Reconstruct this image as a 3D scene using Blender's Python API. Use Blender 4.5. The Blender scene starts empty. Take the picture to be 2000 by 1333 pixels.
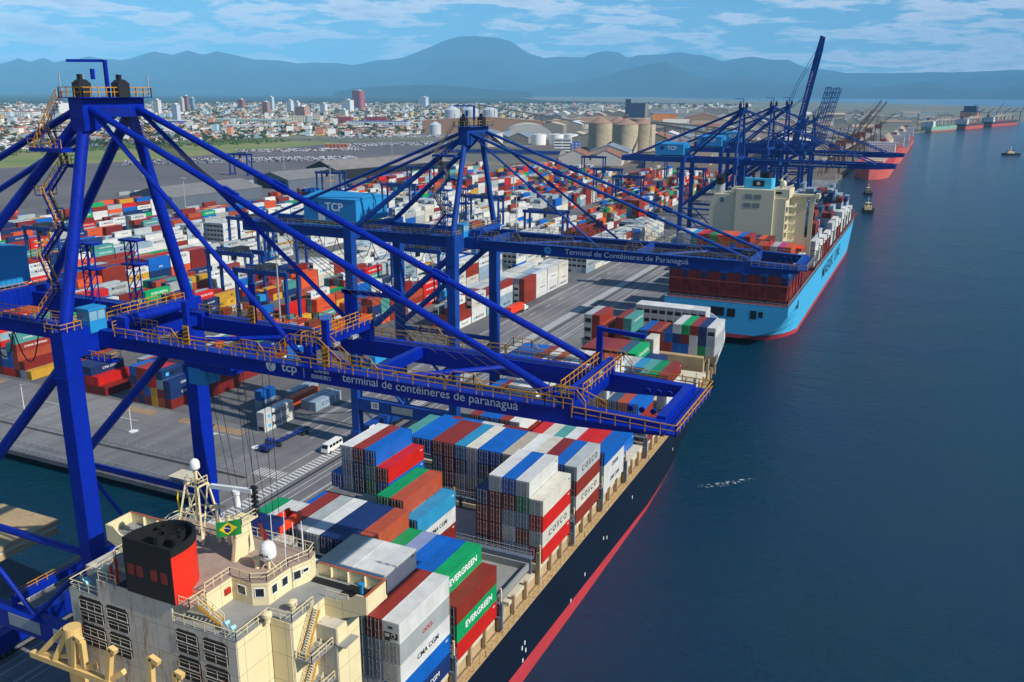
import bpy, math, random
from mathutils import Matrix, Vector
R = math.radians
rnd = random.Random(7)
scene = bpy.context.scene
# ---------------------------------------------------------------- camera
cam_d = bpy.data.cameras.new("camera"); cam = bpy.data.objects.new("camera", cam_d)
scene.collection.objects.link(cam); scene.camera = cam
CR, CU, CF = Vector((0.90459296, 0.42625638, 0.00413239)), Vector((-0.11803124, 0.24114491, 0.96328488)), Vector((-0.40960982, 0.87186847, -0.26844956))
m = Matrix((CR, CU, -CF)).transposed().to_4x4(); m.translation = Vector((0, 0, 88))
cam.matrix_world = m
cam_d.sensor_width = 36; cam_d.lens = 1.74784863 * 18; cam_d.clip_start = 0.5; cam_d.clip_end = 120000
# ---------------------------------------------------------------- sky, sun, exposure
SUN_EL, SUN = R(39), Vector((math.cos(R(39)) * 0.9966, -math.cos(R(39)) * 0.083, math.sin(R(39))))
w = bpy.data.worlds.new("World"); scene.world = w; w.use_nodes = True
nt = w.node_tree; nt.nodes.clear()
def nd(t, k, **kw):
    n = t.nodes.new(k)
    for a, b in kw.items():
        if a.startswith('i_'):
            n.inputs[a[2:].replace('_', ' ')].default_value = b
        else: setattr(n, a, b)
    return n
sky = nd(nt, 'ShaderNodeTexSky', sky_type='NISHITA', sun_disc=False, sun_elevation=SUN_EL, sun_rotation=R(94.8), air_density=1.0, dust_density=0.25, ozone_density=2.2, altitude=50)
tc = nd(nt, 'ShaderNodeTexCoord'); sp = nd(nt, 'ShaderNodeSeparateXYZ'); nt.links.new(tc.outputs['Generated'], sp.inputs[0])
mz = nd(nt, 'ShaderNodeMath', operation='MAXIMUM'); mz.inputs[1].default_value = 0.012; nt.links.new(sp.outputs['Z'], mz.inputs[0])
az = nd(nt, 'ShaderNodeMath', operation='ADD'); az.inputs[1].default_value = 0.11; nt.links.new(mz.outputs[0], az.inputs[0])
dv = nd(nt, 'ShaderNodeVectorMath', operation='DIVIDE'); cb = nd(nt, 'ShaderNodeCombineXYZ')
for i in range(3): nt.links.new(az.outputs[0], cb.inputs[i])
nt.links.new(tc.outputs['Generated'], dv.inputs[0]); nt.links.new(cb.outputs[0], dv.inputs[1])
mp = nd(nt, 'ShaderNodeMapping'); mp.inputs['Scale'].default_value = (1.0, 1.0, 0); mp.inputs['Rotation'].default_value = (0, 0, R(-25)); nt.links.new(dv.outputs[0], mp.inputs[0])
n1 = nd(nt, 'ShaderNodeTexNoise', i_Scale=1.9, i_Detail=9.0, i_Roughness=0.62, i_Distortion=0.1); nt.links.new(mp.outputs[0], n1.inputs['Vector'])
n2 = nd(nt, 'ShaderNodeTexNoise', i_Scale=0.5, i_Detail=2.0, i_Roughness=0.5); nt.links.new(mp.outputs[0], n2.inputs['Vector'])
ad = nd(nt, 'ShaderNodeMath', operation='MULTIPLY_ADD'); ad.inputs[1].default_value = 0.45; nt.links.new(n2.outputs['Fac'], ad.inputs[0]); nt.links.new(n1.outputs['Fac'], ad.inputs[2])
cr = nd(nt, 'ShaderNodeValToRGB'); cr.color_ramp.elements[0].position = 0.70; cr.color_ramp.elements[1].position = 0.78
nt.links.new(ad.outputs[0], cr.inputs[0])
# underside shading of the cloud layer: denser cloud is greyer
cr2 = nd(nt, 'ShaderNodeValToRGB'); cr2.color_ramp.elements[0].position = 0.74; cr2.color_ramp.elements[1].position = 0.9
cr2.color_ramp.elements[0].color = (9.4, 9.4, 9.8, 1); cr2.color_ramp.elements[1].color = (5.0, 5.6, 7.0, 1)
nt.links.new(ad.outputs[0], cr2.inputs[0])
mx = nd(nt, 'ShaderNodeMixRGB'); bg = nd(nt, 'ShaderNodeBackground'); out = nd(nt, 'ShaderNodeOutputWorld')
fm = nd(nt, 'ShaderNodeMath', operation='MULTIPLY'); fm.inputs[1].default_value = 0.9
hf = nd(nt, 'ShaderNodeMapRange'); hf.inputs['From Min'].default_value = 0.16; hf.inputs['From Max'].default_value = 0.4; hf.inputs['To Min'].default_value = 1; hf.inputs['To Max'].default_value = 0.12; nt.links.new(sp.outputs['Z'], hf.inputs['Value'])
hm2 = nd(nt, 'ShaderNodeMath', operation='MULTIPLY'); nt.links.new(cr.outputs[0], hm2.inputs[0]); nt.links.new(hf.outputs[0], hm2.inputs[1])
nt.links.new(hm2.outputs[0], fm.inputs[0]); nt.links.new(fm.outputs[0], mx.inputs['Fac'])
tint = nd(nt, 'ShaderNodeMixRGB', blend_type='MULTIPLY'); tint.inputs['Fac'].default_value = 1; tint.inputs['Color2'].default_value = (0.42, 0.78, 1.08, 1)
nt.links.new(sky.outputs[0], tint.inputs['Color1'])
nt.links.new(tint.outputs[0], mx.inputs['Color1']); nt.links.new(cr2.outputs[0], mx.inputs['Color2'])
nt.links.new(mx.outputs[0], bg.inputs[0]); bg.inputs[1].default_value = 0.095; nt.links.new(bg.outputs[0], out.inputs[0])
sun_d = bpy.data.lights.new("sun", 'SUN'); sun_d.energy = 5.0; sun_d.angle = R(0.53); sun_d.color = (1.0, 0.955, 0.88)
sun = bpy.data.objects.new("sun", sun_d); scene.collection.objects.link(sun); sun.rotation_euler = SUN.to_track_quat('Z', 'Y').to_euler(); sun.location = (200, 0, 300)
scene.view_settings.view_transform = 'Standard'; scene.view_settings.look = 'None'; scene.view_settings.gamma = 1; scene.view_settings.exposure = 0.18
scene.cycles.max_bounces = 5; scene.cycles.volume_bounces = 3; scene.cycles.diffuse_bounces = 2; scene.cycles.glossy_bounces = 3
scene.cycles.sample_clamp_indirect = 4
# ---------------------------------------------------------------- helpers
def hx(s):
    s = s.lstrip('#'); v = [int(s[i:i + 2], 16) / 255 for i in (0, 2, 4)]
    return tuple([(x / 12.92 if x <= 0.04045 else ((x + 0.055) / 1.055) ** 2.4) for x in v] + [1.0])
def link(o, parent=None):
    scene.collection.objects.link(o)
    if parent is not None: o.parent = parent
    return o
def tag(o, label, cat=None, group=None, kind=None):
    if label: o['label'] = label
    if cat: o['category'] = cat
    if group: o['group'] = group
    if kind: o['kind'] = kind
    return o
def empty(name, loc=(0, 0, 0), rz=0, parent=None):
    o = bpy.data.objects.new(name, None); link(o, parent); o.location = loc; o.rotation_euler = (0, 0, rz); o.empty_display_size = 0.5
    return o
def thing(name, label, cat, loc=(0, 0, 0), rz=0, group=None):
    return tag(empty(name, loc, rz), label, cat, group)
class MB:
    """collects faces; o = origin subtracted so that parts sit under their thing"""
    def __init__(s, o=(0, 0, 0)): s.v = []; s.f = []; s.m = []; s.c = []; s.o = Vector(o); s.col = None; s.mi = 0
    def face(s, pts):
        n = len(s.v); s.v += [tuple(Vector(p) - s.o) for p in pts]; s.f.append(tuple(range(n, n + len(pts)))); s.m.append(s.mi); s.c.append(s.col)
    def hexa(s, P, skip=()):
        n = len(s.v); s.v += [tuple(Vector(p) - s.o) for p in P]
        for k, q in enumerate(((0, 3, 2, 1), (4, 5, 6, 7), (0, 1, 5, 4), (1, 2, 6, 5), (2, 3, 7, 6), (3, 0, 4, 7))):
            if k in skip: continue
            s.f.append(tuple(n + i for i in q)); s.m.append(s.mi); s.c.append(s.col)
    def box(s, x0, x1, y0, y1, z0, z1, skip=()):
        s.hexa([(x0, y0, z0), (x1, y0, z0), (x1, y1, z0), (x0, y1, z0), (x0, y0, z1), (x1, y0, z1), (x1, y1, z1), (x0, y1, z1)], skip)
    def bar(s, p, q, w, h=None, w2=None, h2=None, up=(0, 0, 1)):
        """rectangular bar p->q; w across, h along up"""
        h = h or w; w2 = w2 or w; h2 = h2 or h
        p, q = Vector(p), Vector(q); d = (q - p).normalized(); u = Vector(up)
        if abs(d.dot(u)) > 0.98: u = Vector((0, 1, 0)) if abs(d.y) < 0.9 else Vector((1, 0, 0))
        a = d.cross(u).normalized(); b = a.cross(d).normalized()
        P = []
        for c, ww, hh in ((p, w, h), (q, w2, h2)):
            for i, j in ((-1, -1), (1, -1), (1, 1), (-1, 1)): P.append(c + a * (i * ww / 2) + b * (j * hh / 2))
        s.hexa([P[0], P[3], P[2], P[1], P[4], P[7], P[6], P[5]])
    def tube(s, p, q, r, r2=None, n=8, cap=True):
        r2 = r if r2 is None else r2; p, q = Vector(p), Vector(q); d = (q - p).normalized()
        u = Vector((0, 0, 1)) if abs(d.z) < 0.95 else Vector((1, 0, 0)); a = d.cross(u).normalized(); b = a.cross(d)
        k = len(s.v)
        for c, rr in ((p, r), (q, r2)):
            for i in range(n):
                t = 2 * math.pi * i / n; s.v.append(tuple(c + a * math.cos(t) * rr + b * math.sin(t) * rr - s.o))
        for i in range(n):
            j = (i + 1) % n; s.f.append((k + i, k + n + i, k + n + j, k + j)); s.m.append(s.mi); s.c.append(s.col)
        if cap:
            s.f.append(tuple(k + i for i in range(n))); s.m.append(s.mi); s.c.append(s.col)
            s.f.append(tuple(k + n + i for i in reversed(range(n)))); s.m.append(s.mi); s.c.append(s.col)
    def prism(s, poly, z0, z1, top=True, bottom=False):
        n = len(poly); k = len(s.v)
        for z in (z0, z1):
            for p in poly: s.v.append(tuple(Vector((p[0], p[1], z)) - s.o))
        for i in range(n):
            j = (i + 1) % n; s.f.append((k + i, k + j, k + n + j, k + n + i)); s.m.append(s.mi); s.c.append(s.col)
        if top: s.f.append(tuple(k + n + i for i in range(n))); s.m.append(s.mi); s.c.append(s.col)
        if bottom: s.f.append(tuple(k + i for i in reversed(range(n)))); s.m.append(s.mi); s.c.append(s.col)
    def lathe(s, c, prof, n=16, cap=True):
        k = len(s.v); c = Vector(c)
        for r, z in prof:
            for i in range(n):
                t = 2 * math.pi * i / n; s.v.append(tuple(c + Vector((r * math.cos(t), r * math.sin(t), z)) - s.o))
        for j in range(len(prof) - 1):
            for i in range(n):
                i2 = (i + 1) % n; s.f.append((k + j * n + i, k + j * n + i2, k + (j + 1) * n + i2, k + (j + 1) * n + i)); s.m.append(s.mi); s.c.append(s.col)
        if cap: s.f.append(tuple(k + (len(prof) - 1) * n + i for i in range(n))); s.m.append(s.mi); s.c.append(s.col)
    def rail(s, pts, h=1.1, sp=1.6, t=0.07, posts=True):
        """handrail along a path of floor points"""
        pts = [Vector(p) for p in pts]; U = Vector((0, 0, 1))
        for p, q in zip(pts, pts[1:]):
            s.bar(p + U * h, q + U * h, t); s.bar(p + U * h * 0.52, q + U * h * 0.52, t * 0.8)
            n = max(1, int((q - p).length / sp))
            for i in range(n + 1): c = p.lerp(q, i / n); s.bar(c, c + U * h, t)
    def build(s, name, mats, parent=None, smooth=False, obj=True):
        me = bpy.data.meshes.new(name); me.from_pydata(s.v, [], s.f)
        if not isinstance(mats, (list, tuple)): mats = [mats]
        for x in mats: me.materials.append(x)
        me.polygons.foreach_set('material_index', s.m)
        if s.col is not None:
            at = me.attributes.new('tone', 'FLOAT_COLOR', 'FACE'); flat = []
            for c in s.c: flat += list(c or (0.5, 0.5, 0.5, 1))
            at.data.foreach_set('color', flat)
        if smooth: me.polygons.foreach_set('use_smooth', [True] * len(me.polygons))
        me.update()
        if not obj: return me
        return link(bpy.data.objects.new(name, me), parent)
# ---------------------------------------------------------------- materials
def newmat(name):
    mt = bpy.data.materials.new(name); mt.use_nodes = True; t = mt.node_tree; b = t.nodes['Principled BSDF']
    return mt, t, b
def ramp(t, p0, p1, c0=(0, 0, 0, 1), c1=(1, 1, 1, 1)):
    r = t.nodes.new('ShaderNodeValToRGB'); e = r.color_ramp.elements; e[0].position = p0; e[1].position = p1; e[0].color = c0; e[1].color = c1
    return r
def noise(t, scale, detail=4, rough=0.6, vec=None, dist=0.0):
    n = t.nodes.new('ShaderNodeTexNoise'); n.inputs['Scale'].default_value = scale; n.inputs['Detail'].default_value = detail; n.inputs['Roughness'].default_value = rough; n.inputs['Distortion'].default_value = dist
    if vec is not None: t.links.new(vec, n.inputs['Vector'])
    return n
def mix(t, fac, a, b, mode='MIX'):
    m = t.nodes.new('ShaderNodeMixRGB'); m.blend_type = mode
    for s, v in (('Fac', fac), ('Color1', a), ('Color2', b)):
        if hasattr(v, 'is_output'): t.links.new(v, m.inputs[s])
        else: m.inputs[s].default_value = v
    return m.outputs[0]
def bump(t, b, h, strength=0.3, dist=0.1):
    n = t.nodes.new('ShaderNodeBump'); n.inputs['Strength'].default_value = strength; n.inputs['Distance'].default_value = dist
    t.links.new(h, n.inputs['Height']); t.links.new(n.outputs[0], b.inputs['Normal'])
def objco(t): return t.nodes.new('ShaderNodeTexCoord').outputs['Object']
def scaled(t, vec, s):
    n = t.nodes.new('ShaderNodeMapping'); n.inputs['Scale'].default_value = s; t.links.new(vec, n.inputs[0]); return n.outputs[0]
def paint(name, col, rough=0.5, var=0.18, rust=0.0, scale=0.35, metal=0.0, streak=False, rustcol='#7a3d1c', spec=None, seam=0):
    """painted steel: tone variation, patches of rust, vertical streaks"""
    mt, t, b = newmat(name); co = objco(t); c = hx(col) if isinstance(col, str) else col
    n = noise(t, scale, 5, 0.65, co); r = ramp(t, 0.3, 0.75, tuple([x * (1 - var) for x in c[:3]] + [1]), tuple([min(1, x * (1 + var * .6)) for x in c[:3]] + [1])); t.links.new(n.outputs['Fac'], r.inputs[0])
    o = r.outputs[0]
    if rust > 0:
        v = scaled(t, co, (1, 1, 0.16)) if streak else co
        n2 = noise(t, 0.9 if streak else 0.6, 8, 0.72, v); r2 = ramp(t, 0.72 - rust * 0.22, 0.80 - rust * 0.16); t.links.new(n2.outputs['Fac'], r2.inputs[0])
        o = mix(t, r2.outputs[0], o, hx(rustcol))
    if seam:
        s3 = nd(t, 'ShaderNodeSeparateXYZ'); t.links.new(co, s3.inputs[0]); ff = None
        for ax in 'XYZ':
            k = nd(t, 'ShaderNodeMath', operation='PINGPONG'); k.inputs[1].default_value = seam / 2; t.links.new(s3.outputs[ax], k.inputs[0]); l = nd(t, 'ShaderNodeMath', operation='LESS_THAN'); l.inputs[1].default_value = 0.03; t.links.new(k.outputs[0], l.inputs[0])
            if ff is None: ff = l.outputs[0]
            else: q = nd(t, 'ShaderNodeMath', operation='MAXIMUM'); t.links.new(ff, q.inputs[0]); t.links.new(l.outputs[0], q.inputs[1]); ff = q.outputs[0]
        o = mix(t, ff, o, tuple([x * .45 for x in c[:3]] + [1]))
    t.links.new(o, b.inputs['Base Color']); b.inputs['Roughness'].default_value = rough; b.inputs['Metallic'].default_value = metal
    if spec is not None: b.inputs['Specular IOR Level'].default_value = spec
    return mt
M = {}
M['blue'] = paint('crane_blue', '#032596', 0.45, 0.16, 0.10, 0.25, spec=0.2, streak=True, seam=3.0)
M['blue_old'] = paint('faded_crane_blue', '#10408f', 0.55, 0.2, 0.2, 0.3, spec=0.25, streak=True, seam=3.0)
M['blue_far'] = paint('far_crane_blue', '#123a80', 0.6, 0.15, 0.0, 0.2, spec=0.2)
M['yellow'] = paint('handrail_yellow', '#c98a12', 0.5, 0.2, 0.1, 1.0)
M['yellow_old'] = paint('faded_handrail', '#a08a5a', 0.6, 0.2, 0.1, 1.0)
M['dark'] = paint('dark_steel', '#1c1d22', 0.6, 0.3)
M['black'] = paint('soot_and_shade_black', '#0b0b0c', 0.7, 0.4)  # black paint and soot; also painted as the shade inside openings
M['cable'] = paint('steel_cable', '#26282d', 0.6, 0.2)
M['white'] = paint('white_paint', '#e2e2dc', 0.5, 0.08)
M['lightblue'] = paint('light_blue_paint', '#1f86bd', 0.5, 0.08)
M['cyan'] = paint('cyan_paint', '#2f9fc4', 0.5, 0.1)
M['orange'] = paint('orange_paint', '#e23c10', 0.45, 0.1)
M['red'] = paint('red_paint', '#b81c12', 0.5, 0.15)
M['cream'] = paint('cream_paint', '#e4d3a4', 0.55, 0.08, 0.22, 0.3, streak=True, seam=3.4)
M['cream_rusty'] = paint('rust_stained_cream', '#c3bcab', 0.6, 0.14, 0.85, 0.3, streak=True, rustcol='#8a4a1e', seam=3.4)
M['cream2'] = paint('yellowish_cream', '#cdc4a2', 0.6, 0.06, 0.1, 0.1, streak=True)
M['deckgrey'] = paint('grey_deck', '#8d8d88', 0.75, 0.18, 0.1, 0.4)
M['deckpink'] = paint('worn_pink_deck', '#9d8878', 0.8, 0.22, 0.25, 0.7, rustcol='#7b4038')
M['deckrust'] = paint('rusty_deck', '#b39a72', 0.8, 0.2, 0.7, 0.3, rustcol='#8a4c1c')
M['hatch'] = paint('hatch_cover', '#c9bfa6', 0.8, 0.14, 0.45, 0.35, rustcol='#8f5a2a')
M['glass'] = paint('window_glass', '#16262b', 0.12, 0.3)
M['fgreen'] = paint('flag_green', '#0b8a3a', 0.8, 0.05)
M['fyellow'] = paint('flag_yellow', '#e8d21a', 0.8, 0.05)
M['fblue'] = paint('flag_blue', '#15206a', 0.8, 0.05)
M['galv'] = paint('galvanised_steel', '#9aa0a3', 0.5, 0.12, 0.0, 1.0)
M['tyre'] = paint('tyre_rubber', '#17181a', 0.85, 0.2)
M['steel_grey'] = paint('slate_grey_steel', '#5b6978', 0.6, 0.15, 0.2, 0.5)
M['letter'] = paint('white_lettering', '#e6e6e2', 0.6, 0.03)
M['letter_dark'] = paint('dark_lettering', '#1b2230', 0.6, 0.05)
M['letter_navy'] = paint('navy_lettering', '#12305e', 0.6, 0.05)
M['letter_red'] = paint('red_lettering', '#c2202c', 0.6, 0.05)
M['letter_cyan'] = paint('pale_blue_emblem', '#49b3dc', 0.6, 0.05)
# ---------------------------------------------------------------- lettering
_txt = {}
def text_mesh(s, size, depth=0.03, bold=0.0, shear=0.0, spacing=1.0):
    k = (s, round(size, 3), depth, bold, shear, spacing)
    if k in _txt: return _txt[k]
    cu = bpy.data.curves.new('lettering', 'FONT'); cu.body = s; cu.size = size; cu.extrude = depth / 2; cu.offset = bold; cu.shear = shear; cu.space_character = spacing
    cu.align_x = 'CENTER'; cu.align_y = 'CENTER'; cu.resolution_u = 3
    o = bpy.data.objects.new('tmp', cu); scene.collection.objects.link(o)
    dg = bpy.context.evaluated_depsgraph_get(); me = bpy.data.meshes.new_from_object(o.evaluated_get(dg)); me.name = 'lettering'
    bpy.data.objects.remove(o); bpy.data.curves.remove(cu); me.materials.clear(); _txt[k] = me
    return me
_txtm = {}
FACE = {'+x': Matrix(((0, 0, 1), (1, 0, 0), (0, 1, 0))), '-y': Matrix(((1, 0, 0), (0, 0, -1), (0, 1, 0))), '+z': Matrix.Identity(3)}
def text_obj(s, size, loc, face, mat, parent=None, depth=0.03, bold=0.0, name='lettering', rot=None, sx=1.0, **kw):
    key = (s, size, depth, bold, mat.name, tuple(sorted(kw.items())))
    if key not in _txtm:
        me = text_mesh(s, size, depth, bold, **kw).copy(); me.materials.append(mat); _txtm[key] = me
    o = bpy.data.objects.new(name, _txtm[key]); link(o, parent)
    mm = (rot or FACE[face]) @ Matrix.Diagonal((sx, 1, 1)); mm = mm.to_4x4(); mm.translation = Vector(loc); o.matrix_local = mm
    return o
ORD = ['first', 'second', 'third', 'fourth', 'fifth', 'sixth', 'seventh', 'eighth', 'ninth', 'tenth', 'eleventh', 'twelfth', 'thirteenth', 'fourteenth', 'fifteenth', 'sixteenth', 'seventeenth', 'eighteenth', 'nineteenth', 'twentieth']
# ---------------------------------------------------------------- water
def water_mat():
    mt, t, b = newmat('bay_water'); co = objco(t)
    n = noise(t, 0.012, 3, 0.5, co); r = ramp(t, 0.35, 0.7, (0.001, 0.030, 0.075, 1), (0.001, 0.036, 0.055, 1)); t.links.new(n.outputs['Fac'], r.inputs[0])
    t.links.new(r.outputs[0], b.inputs['Base Color']); b.inputs['Roughness'].default_value = 0.14; b.inputs['IOR'].default_value = 1.333; b.inputs['Specular IOR Level'].default_value = 0.22
    w1 = noise(t, 0.30, 9, 0.72, scaled(t, co, (0.8, 1.25, 1)), 0.0); w2 = noise(t, 0.035, 4, 0.6, scaled(t, co, (0.6, 1, 1)), 0.2)
    mm = nd(t, 'ShaderNodeMath', operation='MULTIPLY_ADD'); mm.inputs[1].default_value = 1.6; t.links.new(w2.outputs['Fac'], mm.inputs[0]); t.links.new(w1.outputs['Fac'], mm.inputs[2])
    bump(t, b, mm.outputs[0], 0.8, 2.0)
    return mt
wm = MB(); S = 60000
# a fan of strips keeps the sheet well tessellated
xs = [-44000, -22000, -12000, -6000, -2000, -600, -200, 0, 200, 600, 2000, 5000, 9000, 16000]; ys = [-2400, -500, 0, 300, 800, 2000, 5000, 12000, 22000, 36000]
for i in range(len(xs) - 1):
    for j in range(len(ys) - 1): wm.face([(xs[i], ys[j], -3), (xs[i + 1], ys[j], -3), (xs[i + 1], ys[j + 1], -3), (xs[i], ys[j + 1], -3)])
tag(wm.build('water', water_mat()), None, None, None, 'structure')
# ---------------------------------------------------------------- land
def concrete_mat(name, c0, c1, scale=0.02, joint=None, stain=0.35):
    mt, t, b = newmat(name); co = objco(t)
    n = noise(t, scale, 8, 0.62, co); r = ramp(t, 0.3, 0.72, hx(c0), hx(c1)); t.links.new(n.outputs['Fac'], r.inputs[0]); o = r.outputs[0]
    n2 = noise(t, scale * 12, 5, 0.7, scaled(t, co, (1, 0.12, 1))); r2 = ramp(t, 0.40, 0.66, (1, 1, 1, 1), (0.5, 0.49, 0.48, 1)); t.links.new(n2.outputs['Fac'], r2.inputs[0])
    o = mix(t, stain, o, r2.outputs[0], 'MULTIPLY')
    if joint:
        br = nd(t, 'ShaderNodeTexBrick', offset=0.0); t.links.new(co, br.inputs['Vector']); br.inputs['Scale'].default_value = 1.0
        br.inputs['Brick Width'].default_value = joint; br.inputs['Row Height'].default_value = joint; br.inputs['Mortar Size'].default_value = 0.06
        br.inputs['Color1'].default_value = (1, 1, 1, 1); br.inputs['Color2'].default_value = (0.93, 0.93, 0.93, 1); br.inputs['Mortar'].default_value = (0.6, 0.6, 0.6, 1)
        o = mix(t, 1.0, o, br.outputs[0], 'MULTIPLY')
    t.links.new(o, b.inputs['Base Color']); b.inputs['Roughness'].default_value = 0.85
    return mt
def town_mat():
    mt, t, b = newmat('town_ground'); co = objco(t)
    n = noise(t, 0.004, 6, 0.6, co); r = ramp(t, 0.42, 0.55, hx('#3d4a2a'), hx('#7d7767')); t.links.new(n.outputs['Fac'], r.inputs[0])
    n2 = noise(t, 0.05, 4, 0.7, co); r2 = ramp(t, 0.35, 0.65, hx('#33432a'), hx('#8c8675')); t.links.new(n2.outputs['Fac'], r2.inputs[0])
    t.links.new(mix(t, 0.55, r.outputs[0], r2.outputs[0]), b.inputs['Base Color']); b.inputs['Roughness'].default_value = 0.95
    return mt
M['concrete'] = concrete_mat('quay_concrete', '#5e5e62', '#8a8884', 0.02, 7.5, .6)
M['asphalt'] = concrete_mat('yard_asphalt', '#4c4d50', '#747370', 0.015, None, 0.5)
M['lot'] = concrete_mat('dark_car_lot', '#4f4b4c', '#6c6763', 0.006, None, 0.25)
LAND = [(-97, 2150), (-60, 2400), (20, 2680), (150, 3250), (400, 4200), (900, 5600), (700, 7000), (-1200, 9800), (-4200, 14500), (-8000, 35600), (-43500, 35600), (-43500, -2300), (-900, -2400), (-700, 60), (-620, 150)]
g = MB()
g.prism([(-97, 150), *LAND], -4, 0)
tag(g.build('ground', town_mat()), None, None, None, 'structure')
q = MB(); q.prism([(-97, -200), (-97, 150), (-138.5, 150), (-138.5, -200)], -1.2, 0, True, True)
q.box(-97, -96.2, -200, 150, -2.0, 0.0); q.box(-139.4, -138.5, -200, 149, -1.0, 0.25)
tag(q.build('quay', M['concrete']), None, None, None, 'structure')
q = MB(); q.face([(-97, 150.1, 0.004), (-97, 1000, 0.004), (-150, 1000, 0.004), (-150, 150.1, 0.004)]); q.face([(-150, 150.1, 0.004), (-150, 176, 0.004), (-700, 176, 0.004), (-700, 150.1, 0.004)])
tag(q.build('quay_apron', M['concrete']), None, None, None, 'structure')
q = MB(); q.face([(-150.02, 176.02, 0.004), (-150, 1000, 0.004), (-470, 1000, 0.004), (-640, 860, 0.004), (-600, 620, 0.004), (-640, 380, 0.004), (-900, 400, 0.004), (-900, 176.02, 0.004)])
tag(q.build('yard_pavement', M['asphalt']), None, None, None, 'structure')
q = MB(); q.face([(-97, 1000.02, 0.004), (-97, 2150, 0.004), (-700, 1700, 0.004), (-560, 1100, 0.004), (-470, 1000.02, 0.004)])
tag(q.build('bulk_terminal_pavement', concrete_mat('stained_terminal_ground', '#4e463c', '#7a6a58', 0.01)), None, None, None, 'structure')
q = MB(); q.face([(-642, 382, 0.008), (-602, 620, 0.008), (-642, 860, 0.008), (-560, 1100, 0.008), (-760, 1500, 0.008), (-960, 1330, 0.008), (-930, 880, 0.008), (-1000, 640, 0.008), (-1500, 100, 0.008), (-902, 180, 0.008), (-902, 400, 0.008)])
tag(q.build('car_lot_pavement', M['lot']), None, None, None, 'structure')
def veg_mat(name, c0, c1, c2=None, s=0.05):
    mt, t, b = newmat(name); co = objco(t); n = noise(t, s, 6, 0.7, co); r = ramp(t, 0.32, 0.68, hx(c0), hx(c1)); t.links.new(n.outputs['Fac'], r.inputs[0])
    if c2: e = r.color_ramp.elements.new(0.5); e.color = hx(c2)
    t.links.new(r.outputs[0], b.inputs['Base Color']); b.inputs['Roughness'].default_value = 1.0
    return mt
M['meadow'] = veg_mat('dry_meadow', '#5c7030', '#8d7d4e', '#707a3a', 0.012)
q = MB(); q.face([(-1002, 640, 0.012), (-932, 880, 0.012), (-962, 1330, 0.012), (-1110, 1330, 0.012), (-1190, 940, 0.012), (-1300, 700, 0.012), (-2300, 60, 0.012), (-1504, 98, 0.012)])
tag(q.build('grass_strip', M['meadow']), None, None, None, 'structure')
# ---------------------------------------------------------------- quay markings, rails, kerbs
mk = MB(); zz = 0.012
def strip(x0, x1, y0, y1, z=zz): mk.face([(x0, y0, z), (x1, y0, z), (x1, y1, z), (x0, y1, z)])
for x in (-125.0, -123.2, -119.9, -119.5, -118.1, -149.0, -148.3, -141.0, -135.0): strip(x - 0.09, x + 0.09, 20 if x > -138 else 176, 980)
y = 60
while y < 960:
    mk.face([(-131.4, y, zz), (-128.6, y - .5, zz), (-128.6, y + .18, zz), (-131.4, y + .68, zz)]); y += 1.3
strip(-131.6, -131.42, 60, 960, .016); strip(-128.58, -128.4, 60, 960, .016)
for k in range(26): strip(-144.6, -144.3, 180 + k * 16, 186 + k * 16)
for x0, x1 in ((-204, -192), (-234, -219), (-270, -257)): strip(x0, x1, 166.0, 166.25)
for k in range(9): strip(-140 + k * 0.9, -139.6 + k * 0.9, 152, 156); strip(-136 + k * 0.9, -135.6 + k * 0.9, 129, 133)
strip(-163, -157, 168.0, 168.2); mk.face([(-168.5, 168.1, zz), (-165.5, 167.4, zz), (-165.5, 168.8, zz)]); strip(-165.5, -161, 168.0, 168.25)
tag(mk.build('white_line_markings', paint('road_marking_white', '#c9c9c4', 0.8, 0.3, 0.0, 0.8)), None, None, None, 'structure')
hy = MB()
for (cx, cy) in ((-198, 172.4), (-176, 172.0), (-165, 171.6), (-262, 172.6)):
    for k in range(11): hy.face([(cx - 6 + k * 1.1, cy - 1.6, zz), (cx - 5.45 + k * 1.1, cy - 1.6, zz), (cx - 5.75 + k * 1.1, cy + 1.6, zz), (cx - 6.3 + k * 1.1, cy + 1.6, zz)])
tag(hy.build('yellow_hatch_markings', paint('road_marking_yellow', '#b98a45', 0.8, 0.3)), None, None, None, 'structure')
rl = MB()
for x in (-98.5, -126.8):
    rl.box(x - 0.28, x + 0.28, -150, 980, 0.005, 0.012); rl.box(x - 0.06, x + 0.06, -150, 980, 0.012, 0.10)
tag(rl.build('crane_rails', M['dark']), None, None, None, 'structure')
for (x, y) in ((-187, 160), (-203, 153), (-150, 165.5), (-139, 240)):
    c = MB(); c.lathe((x, y, 0), [(1.25, 0.0), (1.25, 0.012)], 20); tag(c.build('painted_circle', M['white']), None, None, None, 'structure')
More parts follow.
